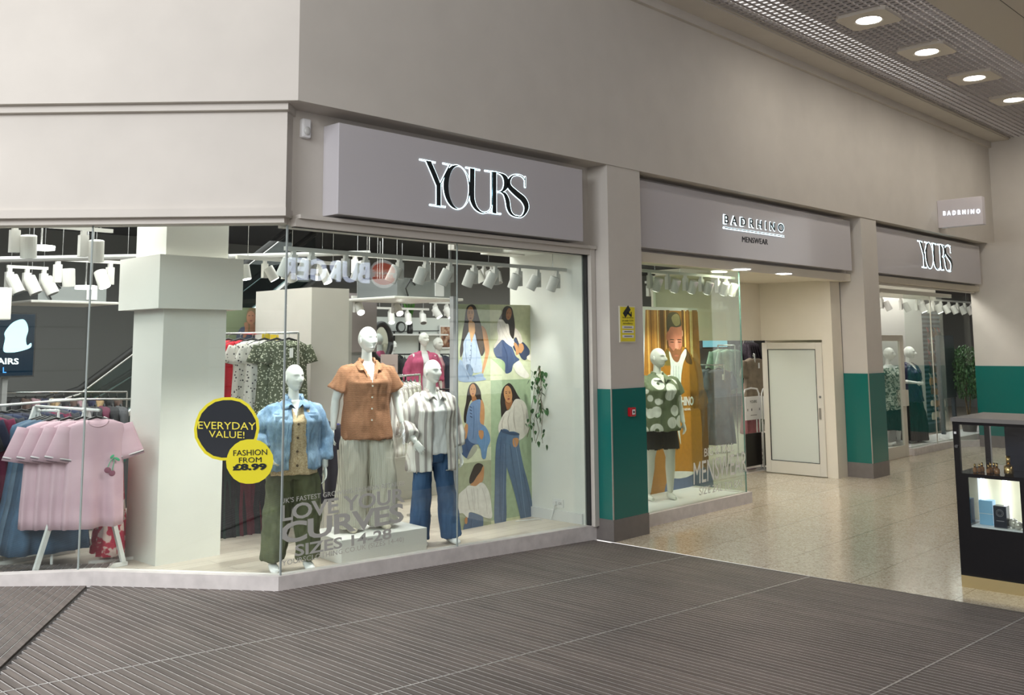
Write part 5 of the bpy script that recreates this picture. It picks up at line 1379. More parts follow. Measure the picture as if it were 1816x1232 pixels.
mart(z7, [(350, 560), (430, 690), (540, 540), (560, 600), (520, 720), (495, 900), (490, 1240), (385, 1240), (365, 900), (370, 740)], 'DCE2DC', 6, 'printed_scarf')
for x in (400, 430, 462): mart(z7, [(x, 740), (x+7, 740), (x+7, 1240), (x, 1240)], 'AEB8B4', 7, 'printed_scarf_fold', 1)
mart(z8, [(365, -20), (400, -20), (405, 280), (425, 520), (380, 300)], 'C9D6D6', 4, 'printed_shirt')
mart(z8, [(300, 800), (560, 800), (500, 850), (400, 870), (330, 858)], 'E4E4E0', 4, 'printed_shirt_hem')
mart(z8, [(290, 870), (420, 870), (560, 800), (650, 760), (725, 740), (735, 1090), (290, 1130)], '54678C', 3, 'printed_jeans')
mart(z7, ellp(325, 390, 14, 50), 'C07A58', 6, 'printed_ear')
mart(z7, ellp(508, 350, 9, 40), 'E0A890', 6, 'printed_ear')
mart(z7, [(330, 260), (420, 240), (495, 250), (508, 380), (500, 560), (470, 680), (430, 695), (385, 640), (350, 520), (332, 380)], 'C97F66', 7, 'printed_face')
mart(z7, [(350, 500), (400, 560), (430, 530), (480, 545), (504, 500), (495, 600), (465, 685), (430, 695), (385, 640)], '94603E', 8, 'printed_beard')
mart(z7, ellp(440, 620, 26, 10), 'B56A58', 9, 'printed_lips')
mart(z7, [(425, 440), (455, 440), (462, 530), (425, 535)], 'DE9C86', 8, 'printed_nose')
for x in (385, 475): mart(z7, ellp(x, 455, 24, 6, .05), '4A2C1E', 9, 'printed_eye'); mart(z7, ellp(x, 425, 30, 7, .05), '6B4830', 9, 'printed_brow')
mart(z7, [(325, 300), (318, 200), (345, 110), (400, 90), (460, 110), (492, 190), (495, 255), (440, 275), (370, 270), (335, 330)], '5A5038', 8, 'printed_hair')
mart(z7, [(380, 150), (430, 110), (470, 140), (480, 230), (430, 260), (390, 210)], '9A8E66', 9, 'printed_hair_light')
for k, (s_, bl, br, tl, off) in enumerate((('BADRHINO', (292, 118), (552, 108), (292, 22), .03), ('BIG & TALL UP TO SIZE 8XL', (318, 170), (523, 158), (318, 148), .03))):
    o = text_px(s_, z8(bl), z8(br), z8(tl), pm, N_, M('poster_white_lettering', (.85, .86, .85), .4), 'lettering', None, .008, .001, off)
    for v in o.data.vertices: v.co -= t.location
    o.parent = t
# ---- the pale green poster of a blonde woman at the left (beyond the column)
YW = 3.56
pw = lambda q: onY(q, YW)
z9 = Z(390, 530, 6.48)
b0 = pw(z9((85, 95))); b1 = pw(z9((495, 110)))
t = thing('poster_panel', 'dim green poster of a blonde woman in a denim shirt above the dress rack', 'poster', (b0.x, YW, .165))
MB().box((0, 0, 0), (b1.x-b0.x, .04, b0.z-.165)).obj('board', M('poster_green', hexc('5F6B50'), .5), t)
def wart(pts, col, layer, name='printed_shape', n=4): return artpoly(lambda p: pw(z9(p)), N_, t, pts, col, layer, name, n=n)
wart([(185, 530), (190, 420), (240, 330), (310, 320), (400, 350), (480, 380), (490, 720), (200, 720)], '39435A', 2, 'printed_denim_shirt')
wart([(300, 250), (310, 150), (350, 105), (410, 120), (430, 250), (460, 380), (400, 400), (310, 380), (295, 320)], '6B5A3C', 3, 'printed_hair')
wart([(345, 290), (400, 300), (400, 420), (350, 400)], '8A6048', 4, 'printed_neck')
wart(ellp(355, 215, 50, 78), '9A6C52', 5, 'printed_face')
for x in (335, 375): wart(ellp(x, 192, 11, 4, 0, 8), '241812', 6, 'printed_eye', 1)
wart(ellp(355, 250, 15, 7, 0, 8), '7A3A34', 6, 'printed_lips', 1)
wart([(275, 280), (315, 270), (325, 330), (300, 430), (262, 440), (285, 350)], '8E644A', 6, 'printed_hand')
# ================================================================== WINDOW STICKERS AND LETTERING
# round stickers on the wing glass, outside face
yel = M('sticker_yellow', hexc('DDD018'), .45); drk = M('sticker_dark', (.030, .034, .040), .15)
pWg = lambda q: onW(q, SOFF[0])
SOFF = [-.004]
def sticker(cx_, cy_, rx, ry, m, label, ringm=None):
    c = pWg((cx_, cy_)); t = thing('window_sticker', label, 'sticker', c)
    rr = (pWg((cx_+rx, cy_))-pWg((cx_-rx, cy_))).length/2; rz_ = abs(pWg((cx_, cy_-ry)).z-pWg((cx_, cy_+ry)).z)/2
    D = (pWg((cx_+rx, cy_))-pWg((cx_-rx, cy_))).normalized(); D.z = 0; n = 22
    P = [D*(rr*math.cos(2*math.pi*k/n)*(1+.012*math.sin(k*2.3)))+Vector((0, 0, rz_*math.sin(2*math.pi*k/n)*(1+.012*math.cos(k*1.7)))) for k in range(n)]
    if ringm:
        MB().prism(P, -WN*.001).obj('yellow_border', ringm, t)
        MB().prism([p*.91-WN*.0012 for p in P], -WN*.001).obj('disc', m, t)
    else: MB().prism(P, -WN*.001).obj('disc', m, t)
    return t
def stext(t, s, bl, br, tl, m, off=0.):
    o = text_px(s, bl, br, tl, pWg, -WN, m, 'lettering', None, .006, .0015, off)
    for v in o.data.vertices: v.co -= t.location
    o.parent = t
ylet = M('sticker_yellow_letters', hexc('E8D94A'), .5)
t = sticker(402, 760, 58, 57, drk, 'large dark round sticker with a yellow rim reading EVERYDAY VALUE!', yel)
stext(t, 'EVERYDAY', (352, 760), (454, 762), (352, 747), ylet, .0); stext(t, 'VALUE!', (371, 775), (434, 777), (371, 763), ylet, .0)
SOFF[0] = -.010
t = sticker(443, 818, 42, 40, yel, 'yellow round sticker reading FASHION FROM £8.99')
stext(t, 'FASHION', (414, 808), (474, 806), (414, 798), inkb); stext(t, 'FROM', (424, 820), (464, 819), (424, 811), inkb)
stext(t, '£8.99', (413, 834), (473, 833), (413, 822), inkb, .05)
pG = lambda q: onY(q, .276)
vg = M('frosted_vinyl_letters', (.47, .47, .44), .5)
for s_, bl, br, tl, off, sp, lb in (
    ("UK'S FASTEST GROWING FASHION RETAILER", (498, 893), (718, 860), (498, 884), .0, 1.05, "small line UK'S FASTEST GROWING FASHION RETAILER on the glass"),
    ('LOVE YOUR', (498, 925), (718, 890), (498, 896), .045, .95, 'bold frosted words LOVE YOUR on the corner window'),
    ('CURVES', (497, 966), (716, 925), (497, 928), .055, .92, 'largest frosted word CURVES on the corner window'),
    ('SIZES 14-28', (523, 987), (694, 955), (523, 966), .045, .98, 'bold frosted SIZES 14-28 below the word CURVES'),
    ('YOURSCLOTHING.CO.UK (SIZES 14-40)', (500, 1006), (716, 962), (500, 994), .0, 1.05, 'lowest thin line with the web address and SIZES 14-40')):
    wtext(s_, bl, br, tl, lb, vg, off*.45, sp, pG, (0, -1, 0), None, .0015)
# ================================================================== RACKS AND GARMENTS
def cm(name, col, var=.18, sc=9): return M(name, col, .85, var=var, scale=sc)
def ditsy(name, base, dot, sc=34, thr=.34): return pattern(name, lambda nt, c: ramp(nt, tex(nt, 'Voronoi', c, Scale=sc).outputs['Distance'], [(0, dot), (thr-.04, dot), (thr, base), (1, base)]), .85)
chrome = M('chrome_rail', (.62, .62, .60), .2, .9)
whitebar = M('white_rail_metal', (.70, .70, .68), .4)
def rail(label, a, b, legs=True, group=None, m=None, z0=None, aframe=False, spread=.25, inset=0.):
    a, b = Vector(a), Vector(b); c = (a+b)/2
    if z0 is None: z0 = fz_(c.x)
    t = thing('clothes_rail', label, 'clothes rail', (c.x, c.y, z0), 0, group); m = m or chrome
    d = (b-a).normalized(); s = Vector((-d.y, d.x, 0)); o = Vector((c.x, c.y, z0))
    MB().tube([a-o, b-o], .013, 8).obj('rail_bar', m, t, True)
    if legs:
        for p in (a+d*inset, b):
            p = p-o
            if aframe:
                for k in (-1, 1):
                    q = Vector((p.x, p.y, .02))+s*k*spread
                    MB().obox((p+q)/2, (p-q)/2, s*.0+d*.018, s*.02).obj('leg', m, t)
                MB().obox(Vector((p.x, p.y, .02)), s*(spread+.03), d*.018, (0, 0, .018)).obj('foot', m, t)
            else:
                MB().tube([p, (p.x, p.y, .02)], .013, 8).obj('leg', m, t); MB().obox(Vector((p.x, p.y, .012)), s*spread, d*.02, (0, 0, .012)).obj('foot', m, t)
    return t
TEE = (.50, .93, .30, .12, .04, .075, 1); DRESS = (.50, 1.12, .28, .10, .38, .085, 2); MAXI = (.50, 1.35, .26, .11, .30, .09, 3); SKIRT = (.46, .80, 0, 0, .35, .08, 5); TOP = (.50, .72, .30, .10, .06, .07, 6); LONG = (.52, 1.30, .50, .09, .06, .08, 4)
# --- pink tees on the white A-frame rail, left window
pinkm = pattern('pale_pink_jersey', lambda nt, c: ramp(nt, tex(nt, 'Noise', c, Scale=3.).outputs[0], [(.3, (.50, .32, .38)), (.7, (.64, .44, .50))]), .85)
yr_ = 1.98
fr = onY((170, 727), yr_)
dd = Vector((-.10, 1, 0)).normalized(); a_ = fr-dd*.06; b_ = fr+dd*1.1; rz = -.12
rail('white A-frame clothes rail holding the pale pink tees', a_, b_, m=whitebar, aframe=True, spread=.42, inset=.22)
for i, dist in enumerate((.04, .16, .28, .40)):
    p = a_+dd*dist+Vector((-.06*i, 0, -.005*i))
    lb = 'pale pink tee with a cherry motif and striped cuffs, frontmost on the white rail' if i == 0 else 'pale pink tee hanging behind the cherry one, %s from the front' % ('second', 'third', 'fourth')[i-1]
    g = garment('tee_shirt', lb, 'T-shirt', TEE, pinkm, p, rz-.04, 'pale pink tees on the white rail')
    fab = [c for c in g.children if c.name.startswith('fabric')][0]
    for sx in (-1, 1):
        c0 = Vector((sx*.50*.45, 0, -.135))+Vector((sx*.24, -.04, -1)).normalized()*.27
        for j, mm in enumerate((whitec, M('cuff_grey', (.12, .10, .12), .8))):
            mb = MB(); u = Vector((1, 0, sx*.22)).normalized(); e = Vector((sx*.24, -.04, -1)).normalized()*(.012*j)
            mb.tube([c0+e+u*(.128*math.cos(k*.3927))+Vector((0, .048*math.sin(k*.3927), 0)) for k in range(17)], .004, 5); mb.obj('cuff_stripe', mm, fab)
    if i == 0:
        yb = -.095
        mb = MB()
        for (cx_, cz_) in ((.085, -.52), (.125, -.55)): mb.ell((cx_, yb, cz_), (.028, .006, .026), 14, 8)
        mb.obj('cherry_print', M('cherry_print', (.20, .06, .10), .7), fab)
        mb = MB(); mb.tube([(.085, yb, -.495), (.11, yb, -.44), (.14, yb, -.415)], .004, 5); mb.tube([(.125, yb, -.525), (.135, yb, -.47), (.14, yb, -.415)], .004, 5)
        mb.ell((.165, yb, -.43), (.026, .004, .012), 10, 6, Matrix.Rotation(.6, 3, 'Y')); mb.ell((.12, yb, -.405), (.022, .004, .012), 10, 6, Matrix.Rotation(-.7, 3, 'Y'))
        mb.obj('cherry_leaves', M('leaf_print', (.06, .35, .18), .7), fab)
# denim skirts and darker garments further along that rail
rail('white clothes rail with long denim skirts left of the pink tees', onY((104, 728), 2.45), onY((60, 728), 3.2), m=whitebar, spread=.2)
cols = [('denim blue', (.05, .10, .17)), ('dark denim', (.035, .07, .12)), ('blue-grey', (.09, .14, .20)), ('mid denim', (.06, .11, .18))]
for i in range(4):
    p = onY((98-i*9, 728), 2.55+i*.12)
    garment('denim_skirt', 'long %s skirt hanging behind the pink tees, %s of four' % (cols[i][0], ('first', 'second', 'third', 'last')[i]), 'skirt', (.5, 1.18, 0, 0, .45, .085, 7), cm('skirt_%d' % i, cols[i][1]), p, -.1, 'skirts behind the pink tees')
# the next rail left: dark dresses, magenta, navy
a2, b2 = onY((2, 722), 2.9), onY((112, 716), 3.6); b2.z = a2.z
a2 = a2+Vector((-.5, 0, 0)); dq = (b2-a2).normalized(); rq = math.atan2(dq.y, dq.x)-math.pi/2
rail('long white clothes rail with dark dresses at the left picture edge', a2, b2+dq*.3, m=whitebar, spread=.25)
n_ = 12; L2 = (b2-a2).length
pal = [('navy', (.012, .014, .035)), ('black', (.01, .01, .012)), ('dark navy', (.015, .02, .05)), ('magenta', (.16, .012, .05)), ('charcoal', (.05, .05, .06)), ('midnight', (.01, .02, .06))]
for i in range(n_):
    nm, c = pal[i % 6]; p = a2+dq*(L2*(i+.5)/n_)
    garment('dress', '%s dress on the rail at the left edge, number %s from the edge' % (nm, 'one two three four five six seven eight nine ten eleven twelve'.split()[i]), 'dress', DRESS, cm('dress_'+nm.replace(' ', '_'), c), p, rq+random.uniform(-.1, .1)+1.0, 'dark dresses at the left edge')
# rails deeper in the shop, left of the column
def deep_rail(px0, px1, pyr, y, cols, label, what, kind, grp, n=10, rz0=1.2, m=chrome, price=False):
    a, b = onY((px0, pyr), y), onY((px1, pyr), y)
    rail(label, a+Vector((-.08, 0, 0)), b+Vector((.08, 0, 0)), m=m, spread=.2)
    words = 'first second third fourth fifth sixth seventh eighth ninth tenth eleventh twelfth thirteenth fourteenth fifteenth sixteenth'.split()
    for i in range(n):
        nm, c = cols[i % len(cols)]; p = a.lerp(b, (i+.5)/n)
        mt = c if isinstance(c, bpy.types.Material) else cm('cloth_'+nm.replace(' ', '_')+'_%d' % int(y*10), c)
        garment(what.split('|')[0], '%s %s' % (nm, what.split('|')[1]) + ', %s from the left' % words[i], what.split('|')[2], kind, mt, p, rz0+random.uniform(-.12, .12), grp, price)
redf = pattern('red_floral', lambda nt, c: ramp(nt, tex(nt, 'Noise', c, Scale=11., Detail=2.).outputs[0], [(.42, (.45, .02, .06)), (.52, (.55, .04, .08)), (.56, (.75, .55, .52)), (.7, (.8, .65, .6))]), .85)
deep_rail(100, 222, 708, 4.4, [('black', (.01, .01, .012)), ('plum', (.08, .01, .03)), ('black', (.01, .01, .012)), ('charcoal', (.05, .05, .055))], 'second chrome rail behind the pink tees', 'dress|dress on the second rail behind the pink tees|dress', DRESS, 'dark dresses behind the pink tees', 8)
deep_rail(20, 215, 695, 6.2, [('black', (.01, .01, .012)), ('brown', (.07, .04, .03)), ('mauve', (.25, .15, .17)), ('navy', (.012, .014, .04)), ('tan', (.3, .2, .1))], 'far chrome rail in front of the escalator', 'blouse|blouse on the far rail before the escalator|blouse', TOP, 'blouses before the escalator', 12)
p = onY((203, 750), 2.55)
rail('short rail end holding the red floral dress beside the white column', p+Vector((-.02, -.1, .0)), p+Vector((.25, .8, 0)), m=whitebar, spread=.2)
garment('floral_dress', 'red dress with pale flower print hanging left of the white column', 'dress', (.50, 1.12, .28, .10, .15, .085, 2), redf, p, 1.15, None)
garment('teal_top', 'teal top peeking out left of the white column', 'top', TOP, cm('teal_cloth', (.03, .22, .18)), p+Vector((.12, .3, 0)), .9, None)
# --- rack of floral dresses behind the denim mannequin
whf = ditsy('white_floral_cloth', (.72, .71, .68), (.05, .05, .06), 30, .30); grf = ditsy('green_floral_cloth', (.085, .10, .06), (.55, .56, .45), 42, .36)
yF = 2.1
p0 = onY((514, 590), yF-.05); p1 = p0+Vector((-.42, 1.1, 0))
c_ = (p0+p1)/2
rail('chrome clothes rail with floral dresses left of the beige column', p0+Vector((.04, -.1, 0)), p1, m=chrome, spread=.22)
df = (p1-p0).normalized(); rf = math.atan2(df.y, df.x)-math.pi/2
seq = [('green ditsy-floral dress at the front of the rail beside the beige column', grf), ('green ditsy-floral dress, second on the rail beside the beige column', grf), ('white dress with small black print behind the green floral ones', whf), ('white small-print dress, second of the white pair', whf),
       ('bright red dress beside the white small-print dresses', M('red_cloth', (.62, .01, .03), .8, var=.2)), ('bright red dress, further back of the red pair', M('red_cloth')), ('brown dress behind the red dresses', cm('brown_cloth', (.12, .075, .045)))]
for i, (lb, mt) in enumerate(seq):
    garment('dress', lb, 'dress', (.42, 1.0, .19, .095, .16, .06, i+1), mt, p0+df*(.01+i*.125)+Vector((-.03*i, 0, 0)), -.16, 'dresses on the rail beside the beige column', i == 0)
p = onY((420, 612), 2.9)
rail('black wall rail with navy dresses under the blonde woman poster', p+Vector((-.3, 0, 0)), p+Vector((.4, .3, 0)), m=hangm, spread=.2)
for i in range(3):
    g = garment('navy_dress', 'plain navy long dress right of the white column, %s' % ('frontmost', 'middle one', 'rearmost')[i], 'dress', (.50, 1.28, .32, .10, .05, .08, i), cm('navy_cloth', (.018, .022, .06)), p+Vector((-.02+.03*i, .0+i*.12, 0)), .1, 'navy dresses right of the white column', False)
tg = onY((420, 616), 2.75)
t = thing('sale_ticket', 'yellow sale ticket on the navy dress rail', 'price ticket', tg)
MB().box((-.055, 0, -.11), (.055, .004, .04)).obj('card', M('ticket_yellow', (.85, .62, .02), .5), t)
MB().box((-.035, -.002, .0), (.035, 0, .01)).obj('print_line', M('ticket_red', (.5, .05, .02), .5), t); text_fit('£30', (-.04, -.001, -.07), (.08, 0, 0), (0, 0, .045), (0, -1, 0), inkb, 'lettering', t, .001, .02)
MB().tube([(0, 0, .04), (0, .0, .10)], .002, 5).obj('string', hookm, t)
for i, (px, py) in enumerate(((472, 597), (487, 598))):
    q = onY((px, py), 2.3+.2*i); t = thing('sale_ticket', 'small yellow ticket on the floral dress rail, %s' % ('left', 'right')[i], 'price ticket', q)
    MB().box((-.05, 0, -.03), (.05, .004, .03)).obj('card', M('ticket_yellow'), t); MB().tube([(0, 0, .03), (0, 0, .07)], .002, 5).obj('string', hookm, t)
# low dark garments behind the stickers and the jacket mannequin
deep_rail(392, 500, 790, 2.75, [('black', (.008, .008, .01)), ('bottle green', (.012, .03, .025)), ('black', (.008, .008, .01)), ('wine red', (.10, .008, .02)), ('wine red', (.10, .008, .02)), ('black', (.008, .008, .01))], 'low chrome rail with black and wine trousers', 'trousers|trousers on the low rail behind the denim jacket|trousers', (.40, .92, 0, 0, .02, .08, 4), 'dark trousers on the low rail', 8, .3)
# blue dresses between the mannequins
p = onY((566, 733), 1.75)
rail('chrome rail arm with royal blue dresses between the two mannequins', p+Vector((-.02, -.12, 0)), p+Vector((.2, .42, 0)), m=chrome, spread=.15)
for i, c in enumerate(((.01, .008, .02), (.012, .012, .16), (.012, .012, .18), (.01, .01, .15))):
    garment('dress', ('black dress at the front' if i == 0 else 'royal blue dress, %s behind the black one,' % ('first', 'second', 'third')[i-1])+' of the rail between the mannequins', 'dress', (.42, .82, .24, .09, .10, .07, i), cm('royal_%d' % i, c), p+Vector((.0+.045*i, .0+.1*i, 0)), -.2, 'dresses between the mannequins')
# striped shirts behind the right mannequin
p0 = onY((690, 668), 1.75)
rail('chrome rail of striped shirts behind the striped-shirt mannequin', p0+Vector((-.15, -.1, 0)), p0+Vector((.75, .35, 0)), m=chrome, spread=.15)
for i in range(6):
    garment('striped_shirt', 'taupe striped shirt on the rail behind the mannequins, %s from the left' % ('first', 'second', 'third', 'fourth', 'fifth', 'sixth')[i], 'shirt', (.50, .78, .5, .08, .04, .07, i), strp, p0+Vector((.06+.11*i, .055*i, 0)), 1.0, 'striped shirts on the rail')
deep_rail(704, 792, 628, 7.0, [('black', (.012, .012, .014)), ('dark grey', (.04, .04, .045)), ('black', (.012, .012, .014))], 'far rail of black tops before the pale back wall', 'top|top on the far rail before the pale wall|top', TOP, 'black tops at the pale back wall', 10, .9, hangm, True)
deep_rail(664, 712, 665, 5.2, [('black', (.012, .012, .014)), ('brown', (.09, .06, .05)), ('grey', (.15, .14, .14))], 'middle rail of dark tops right of the grey partition', 'top|top right of the grey partition|top', TOP, 'dark tops right of the partition', 6, 1.0, hangm)
deep_rail(770, 808, 690, 5.4, [('red', (.5, .02, .05)), ('black', (.012, .012, .014)), ('pink', (.6, .3, .33)), ('black', (.012, .012, .014))], 'rail of mixed tops just left of the poster frame', 'top|top left of the poster frame|top', TOP, 'mixed tops left of the poster frame', 5, 1.0, hangm)
q = onY((691, 648), 4.9)
t = thing('notice_card', 'pale pink framed card standing on a low unit behind the shirts', 'sign', q); MB().box((-.16, 0, -.12), (.16, .02, .17)).obj('card', M('pink_card', (.68, .55, .54), .5), t); MB().box((-.012, .0, -q.z+FZ), (.012, .02, -.12)).obj('post', hookm, t); MB().box((-.1, -.06, -q.z+FZ), (.1, .08, -q.z+FZ+.01)).obj('foot', hookm, t)
MB().box((-.1, -.002, .0), (.1, 0, .012)).obj('print_line', M('card_text', (.45, .3, .3), .6), t)
t = thing('display_unit', 'low pale display unit on the shop floor behind the jeans mannequin', 'cabinet', onZ((770, 905), FZ)+Vector((.3, 1.2, 0)))
MB().box((-.5, -.3, 0), (.6, .3, .55)).obj('carcass', M('pale_unit', (.45, .44, .42), .5), t, bevel=.005); MB().box((-.52, -.32, .55), (.62, .32, .58)).obj('top_board', white, t)
# --- ivy, socket and cable at the display wall
def ivy(label, top, zs, n=60):
    t = thing('hanging_ivy', label, 'plant', top)
    mbs = MB(); mbl = MB(); leafs = []
    for v in range(5):
        P = [Vector((0, 0, 0))]; ln = random.uniform(.6, 1.)*zs; ox = random.uniform(-.14, .02); oy = random.uniform(-.16, .12)
        for k in range(1, 9):
            f = k/8; P.append(Vector((ox*f+random.uniform(-.02, .02), oy*f+random.uniform(-.02, .02), -ln*f+.06*math.sin(3*f))))
        mbs.tube(P, .003, 5)
        for k in range(n//4):
            q = P[random.randrange(1, 9)]+Vector((random.uniform(-.07, .05), random.uniform(-.08, .08), random.uniform(-.06, .06)))
            r = random.uniform(.026, .042); R = Matrix.Rotation(random.uniform(-1.3, 1.3), 3, 'Z') @ Matrix.Rotation(random.uniform(-.9, .6), 3, 'X')
            pts = [(0, 0, .9), (.5, .05, .55), (.45, 0, -.1), (0, .12, -1.1), (-.45, 0, -.1), (-.5, .05, .55)]
            b = len(mbl.v); mbl.add([q+(R @ (Vector(p)*r)) for p in pts], [(0, 1, 2, 3), (0, 3, 4, 5)])
    mbs.obj('stems', M('ivy_stem', (.12, .08, .04), .7), t); mbl.obj('leaves', M('ivy_leaf', (.03, .10, .025), .4, var=.6, scale=20), t); return t
q = onX((958, 648), 8.50); ivy('green trailing ivy with loose leaves right of the poster panel', Vector((8.48, q.y, q.z)), 1.05, 70)
s0 = onX((991, 892), 8.55)
t = thing('wall_socket', 'white double wall socket low on the display wall', 'socket', (8.55, s0.y, s0.z))
MB().box((-.012, -.075, -.045), (0, .075, .045)).obj('plate', white, t, bevel=.003)
MB().box((-.04, .02, -.02), (-.012, .06, .02)).obj('plug', white, t)
mb = MB()
for y_ in (-.045, -.02): mb.box((-.014, y_, .0), (-.011, y_+.006, .012)); mb.box((-.014, y_-.01, -.012), (-.011, y_-.004, -.006)); mb.box((-.014, y_+.01, -.012), (-.011, y_+.016, -.006))
mb.obj('pin_holes', blackt, t)
MB().tube([(-.03, .04, -.02), (-.04, .06, -.12), (-.05, .10, -.22), (-.12, .2, -s0.z+FZ+.012), (-.4, .3, -s0.z+FZ+.01)], .005, 6).obj('cable', white, t, True)
# ================================================================== MENSWEAR WINDOW AND ENTRANCE CONTENTS
g3 = 'white spotlights in the menswear window'
T8 = .43; tz = onY((1200, 487), T8).z
track((9.36, T8, tz), (onY((1302, 490), T8).x, T8, tz), 'white lighting track in the menswear window')
for i, px in enumerate((1152, 1184, 1215, 1243, 1272, 1287)):
    spotlight((onY((px, 486), T8).x, T8, tz), (.10, .48, -1), 'spotlight on the menswear window track, %s from the left' % ('first', 'second', 'third', 'fourth', 'fifth', 'sixth')[i], g3, True, 80 if i in (0, 2, 4) else 0, (.6, -.8, 0))
T9 = 2.2; tz = onY((1200, 506), T9).z; xs_ = [onY((px, 506), T9).x for px in (1145, 1297)]
track((xs_[0], T9, tz), (xs_[1], T9, tz), 'second lighting track deeper behind the menswear window')
for i, px in enumerate((1150, 1176, 1206, 1230, 1246, 1262)):
    spotlight((onY((px, 506), T9).x, T9, tz), (-.3, -.6, -1), 'spotlight on the deeper menswear track, %s from the left' % ('first', 'second', 'third', 'fourth', 'fifth', 'sixth')[i], 'deeper menswear spotlights', True, 0, (.3, -1, 0), 1.)
t = thing('ceiling_beam', 'pale ceiling beam crossing over the menswear spotlights', 'beam', (onY((1270, 480), 1.6).x, 1.6, onY((1270, 482), 1.6).z))
MB().box((-.6, 0, 0), (1.1, .12, .18)).obj('casing', M('unit_white'), t); MB().box((-.03, .03, .18), (.03, .09, 4.25-t.location.z)).obj('hanger', whitem, t)
# back glass door frame seen through the side glass
greyd = cm('grey_blue_cloth', (.13, .145, .19)); mint = cm('mint_cloth', (.38, .52, .44)); khaki = cm('khaki_cloth', (.25, .20, .14)); blackg = cm('black_print_cloth', (.03, .02, .03), .8, 30)
ZB = .012
def at_g(px, pyh, y): return onY((px, pyh), y)
def rack2(label, p, q, n, lbf, cat, kind, mats, grp, rz, price=0):
    rail(label, p, q, m=chrome, z0=ZB, spread=.2)
    w_ = ('first', 'second', 'third', 'fourth', 'fifth', 'sixth', 'seventh')
    for i in range(n):
        garment('dress' if cat == 'dress' else cat, lbf(w_[i]), cat, kind, mats[i % len(mats)], Vector(p).lerp(Vector(q), (i+.5)/n), rz+random.uniform(-.06, .06), grp, i < price)
p = at_g(1284, 647, 2.5); rack2('chrome rail of grey-blue ruffled dresses seen through the menswear glass', p, p+Vector((-.35, 1.1, 0)), 6, lambda w: 'grey-blue short-sleeved long dress through the menswear glass, %s from the front' % w, 'dress', (.52, 1.30, .30, .12, .22, .09, 3), [greyd], 'grey-blue dresses through the menswear glass', -.2, 1)
p = at_g(1303, 612, 3.2); rack2('chrome rail of mint blouses beyond the grey-blue dresses', p, p+Vector((.2, .5, 0)), 2, lambda w: 'pale mint blouse beyond the grey-blue dresses, %s' % w, 'blouse', (.60, .85, .34, .12, .1, .08, 2), [mint], 'mint blouses', -.25)
p = at_g(1338, 628, 2.6); rack2('chrome rail of khaki dresses just inside the menswear entrance', p, p+Vector((.55, .35, 0)), 3, lambda w: 'khaki brown short-sleeved dress inside the entrance, %s' % w, 'dress', (.56, 1.0, .30, .12, .1, .09, 3), [khaki], 'khaki dresses inside the entrance', -.15, 1)
p = at_g(1318, 600, 3.2); rack2('upper rail of black print tops behind the khaki dress', p, p+Vector((.9, .3, 0)), 5, lambda w: 'black print top on the upper rail inside the entrance, %s' % w, 'top', TOP, [blackg], 'black print tops', .9)
pinkd = cm('dusty_pink_cloth', (.40, .16, .17)); wfl = ditsy('white_leaf_print', (.62, .60, .56), (.03, .03, .03), 26, .33); gsk = cm('sage_cloth', (.12, .17, .11))
p = at_g(1322, 672, 3.0); rack2('low rail of pink and green garments behind the entrance sign card', p, p+Vector((.95, .25, 0)), 6, lambda w: 'hanging garment behind the white entrance sign card, %s from the left' % w, 'dress', (.40, .95, .0, 0, .2, .08, 2), [pinkd, pinkd, gsk, wfl, gsk, wfl], 'garments behind the entrance sign', .25)
# screen
q0, q1 = onY((1246, 602), 4.2), onY((1290, 615), 4.2)
t = thing('display_screen', 'small wide blue display screen seen through the menswear glass', 'screen', ((q0.x+q1.x)/2, 4.2, (q0.z+q1.z)/2)); w_, h_ = (q1.x-q0.x)/2, (q0.z-q1.z)/2
MB().box((-w_-.03, .0, -h_-.03), (w_+.03, .06, h_+.03)).obj('bezel', blackt, t)
MB().box((-w_, -.003, -h_), (w_, .0, h_)).obj('screen_surface', M('screen_sky', (.22, .50, .68), em=.9), t)
MB().box((-.02, .02, h_), (.02, .05, 4.25-t.location.z)).obj('hanger', hookm, t)
# security gate sign cards and pedestals
def gate(px, pyb, y, wpx, label, full=True):
    f = onZ((px, pyb), ZB); t = thing('security_gate', label, 'security gate', f, .0)
    w = .26 if full else .12
    mb = MB(); R_ = 1.38
    P = [(-w, 0, 0), (-w, 0, R_-.1), (-w+.06, 0, R_-.02), (0, 0, R_), (w-.06, 0, R_-.02), (w, 0, R_-.1), (w, 0, 0)]
    mb.tube(P, .014, 8); mb.obj('hoop', whitebar, t, True)
    MB().box((-w, -.02, .08), (w, .02, .62)).obj('base_panel', M('gate_black', (.015, .012, .01), .35), t)
    MB().box((-w-.03, -.06, 0), (w+.03, .06, .03)).obj('foot', hookm, t)
    MB().box((-w-.0, -.035, .85), (w+.0, -.02, 1.24)).obj('sign_card', white, t)
    text_fit('YOURS', (-w*.45, -.036, 1.13), (w*.9, 0, 0), (0, 0, .045), (0, -1, 0), inkb, 'lettering', t, .001)
    for k in range(4 if full else 1):
        if k == 2: continue
        x_ = -w*.75+k*w*.5; MB().box((x_-.012, -.038, 1.0), (x_+.012, -.036, 1.04)).obj('icon', inkb if k == 1 else M('icon_grey', (.2, .2, .2)), t)
    MB().box((-w*.4, -.037, .922), (w*.4, -.036, .930)).obj('print_line', inkb, t)
    return t
gate(1337, 834, 2.62, 40, 'white hooped security gate with a printed card at the entrance, left one')
gate(1362, 832, 2.95, 20, 'narrow security gate half hidden behind the open cream door', False)
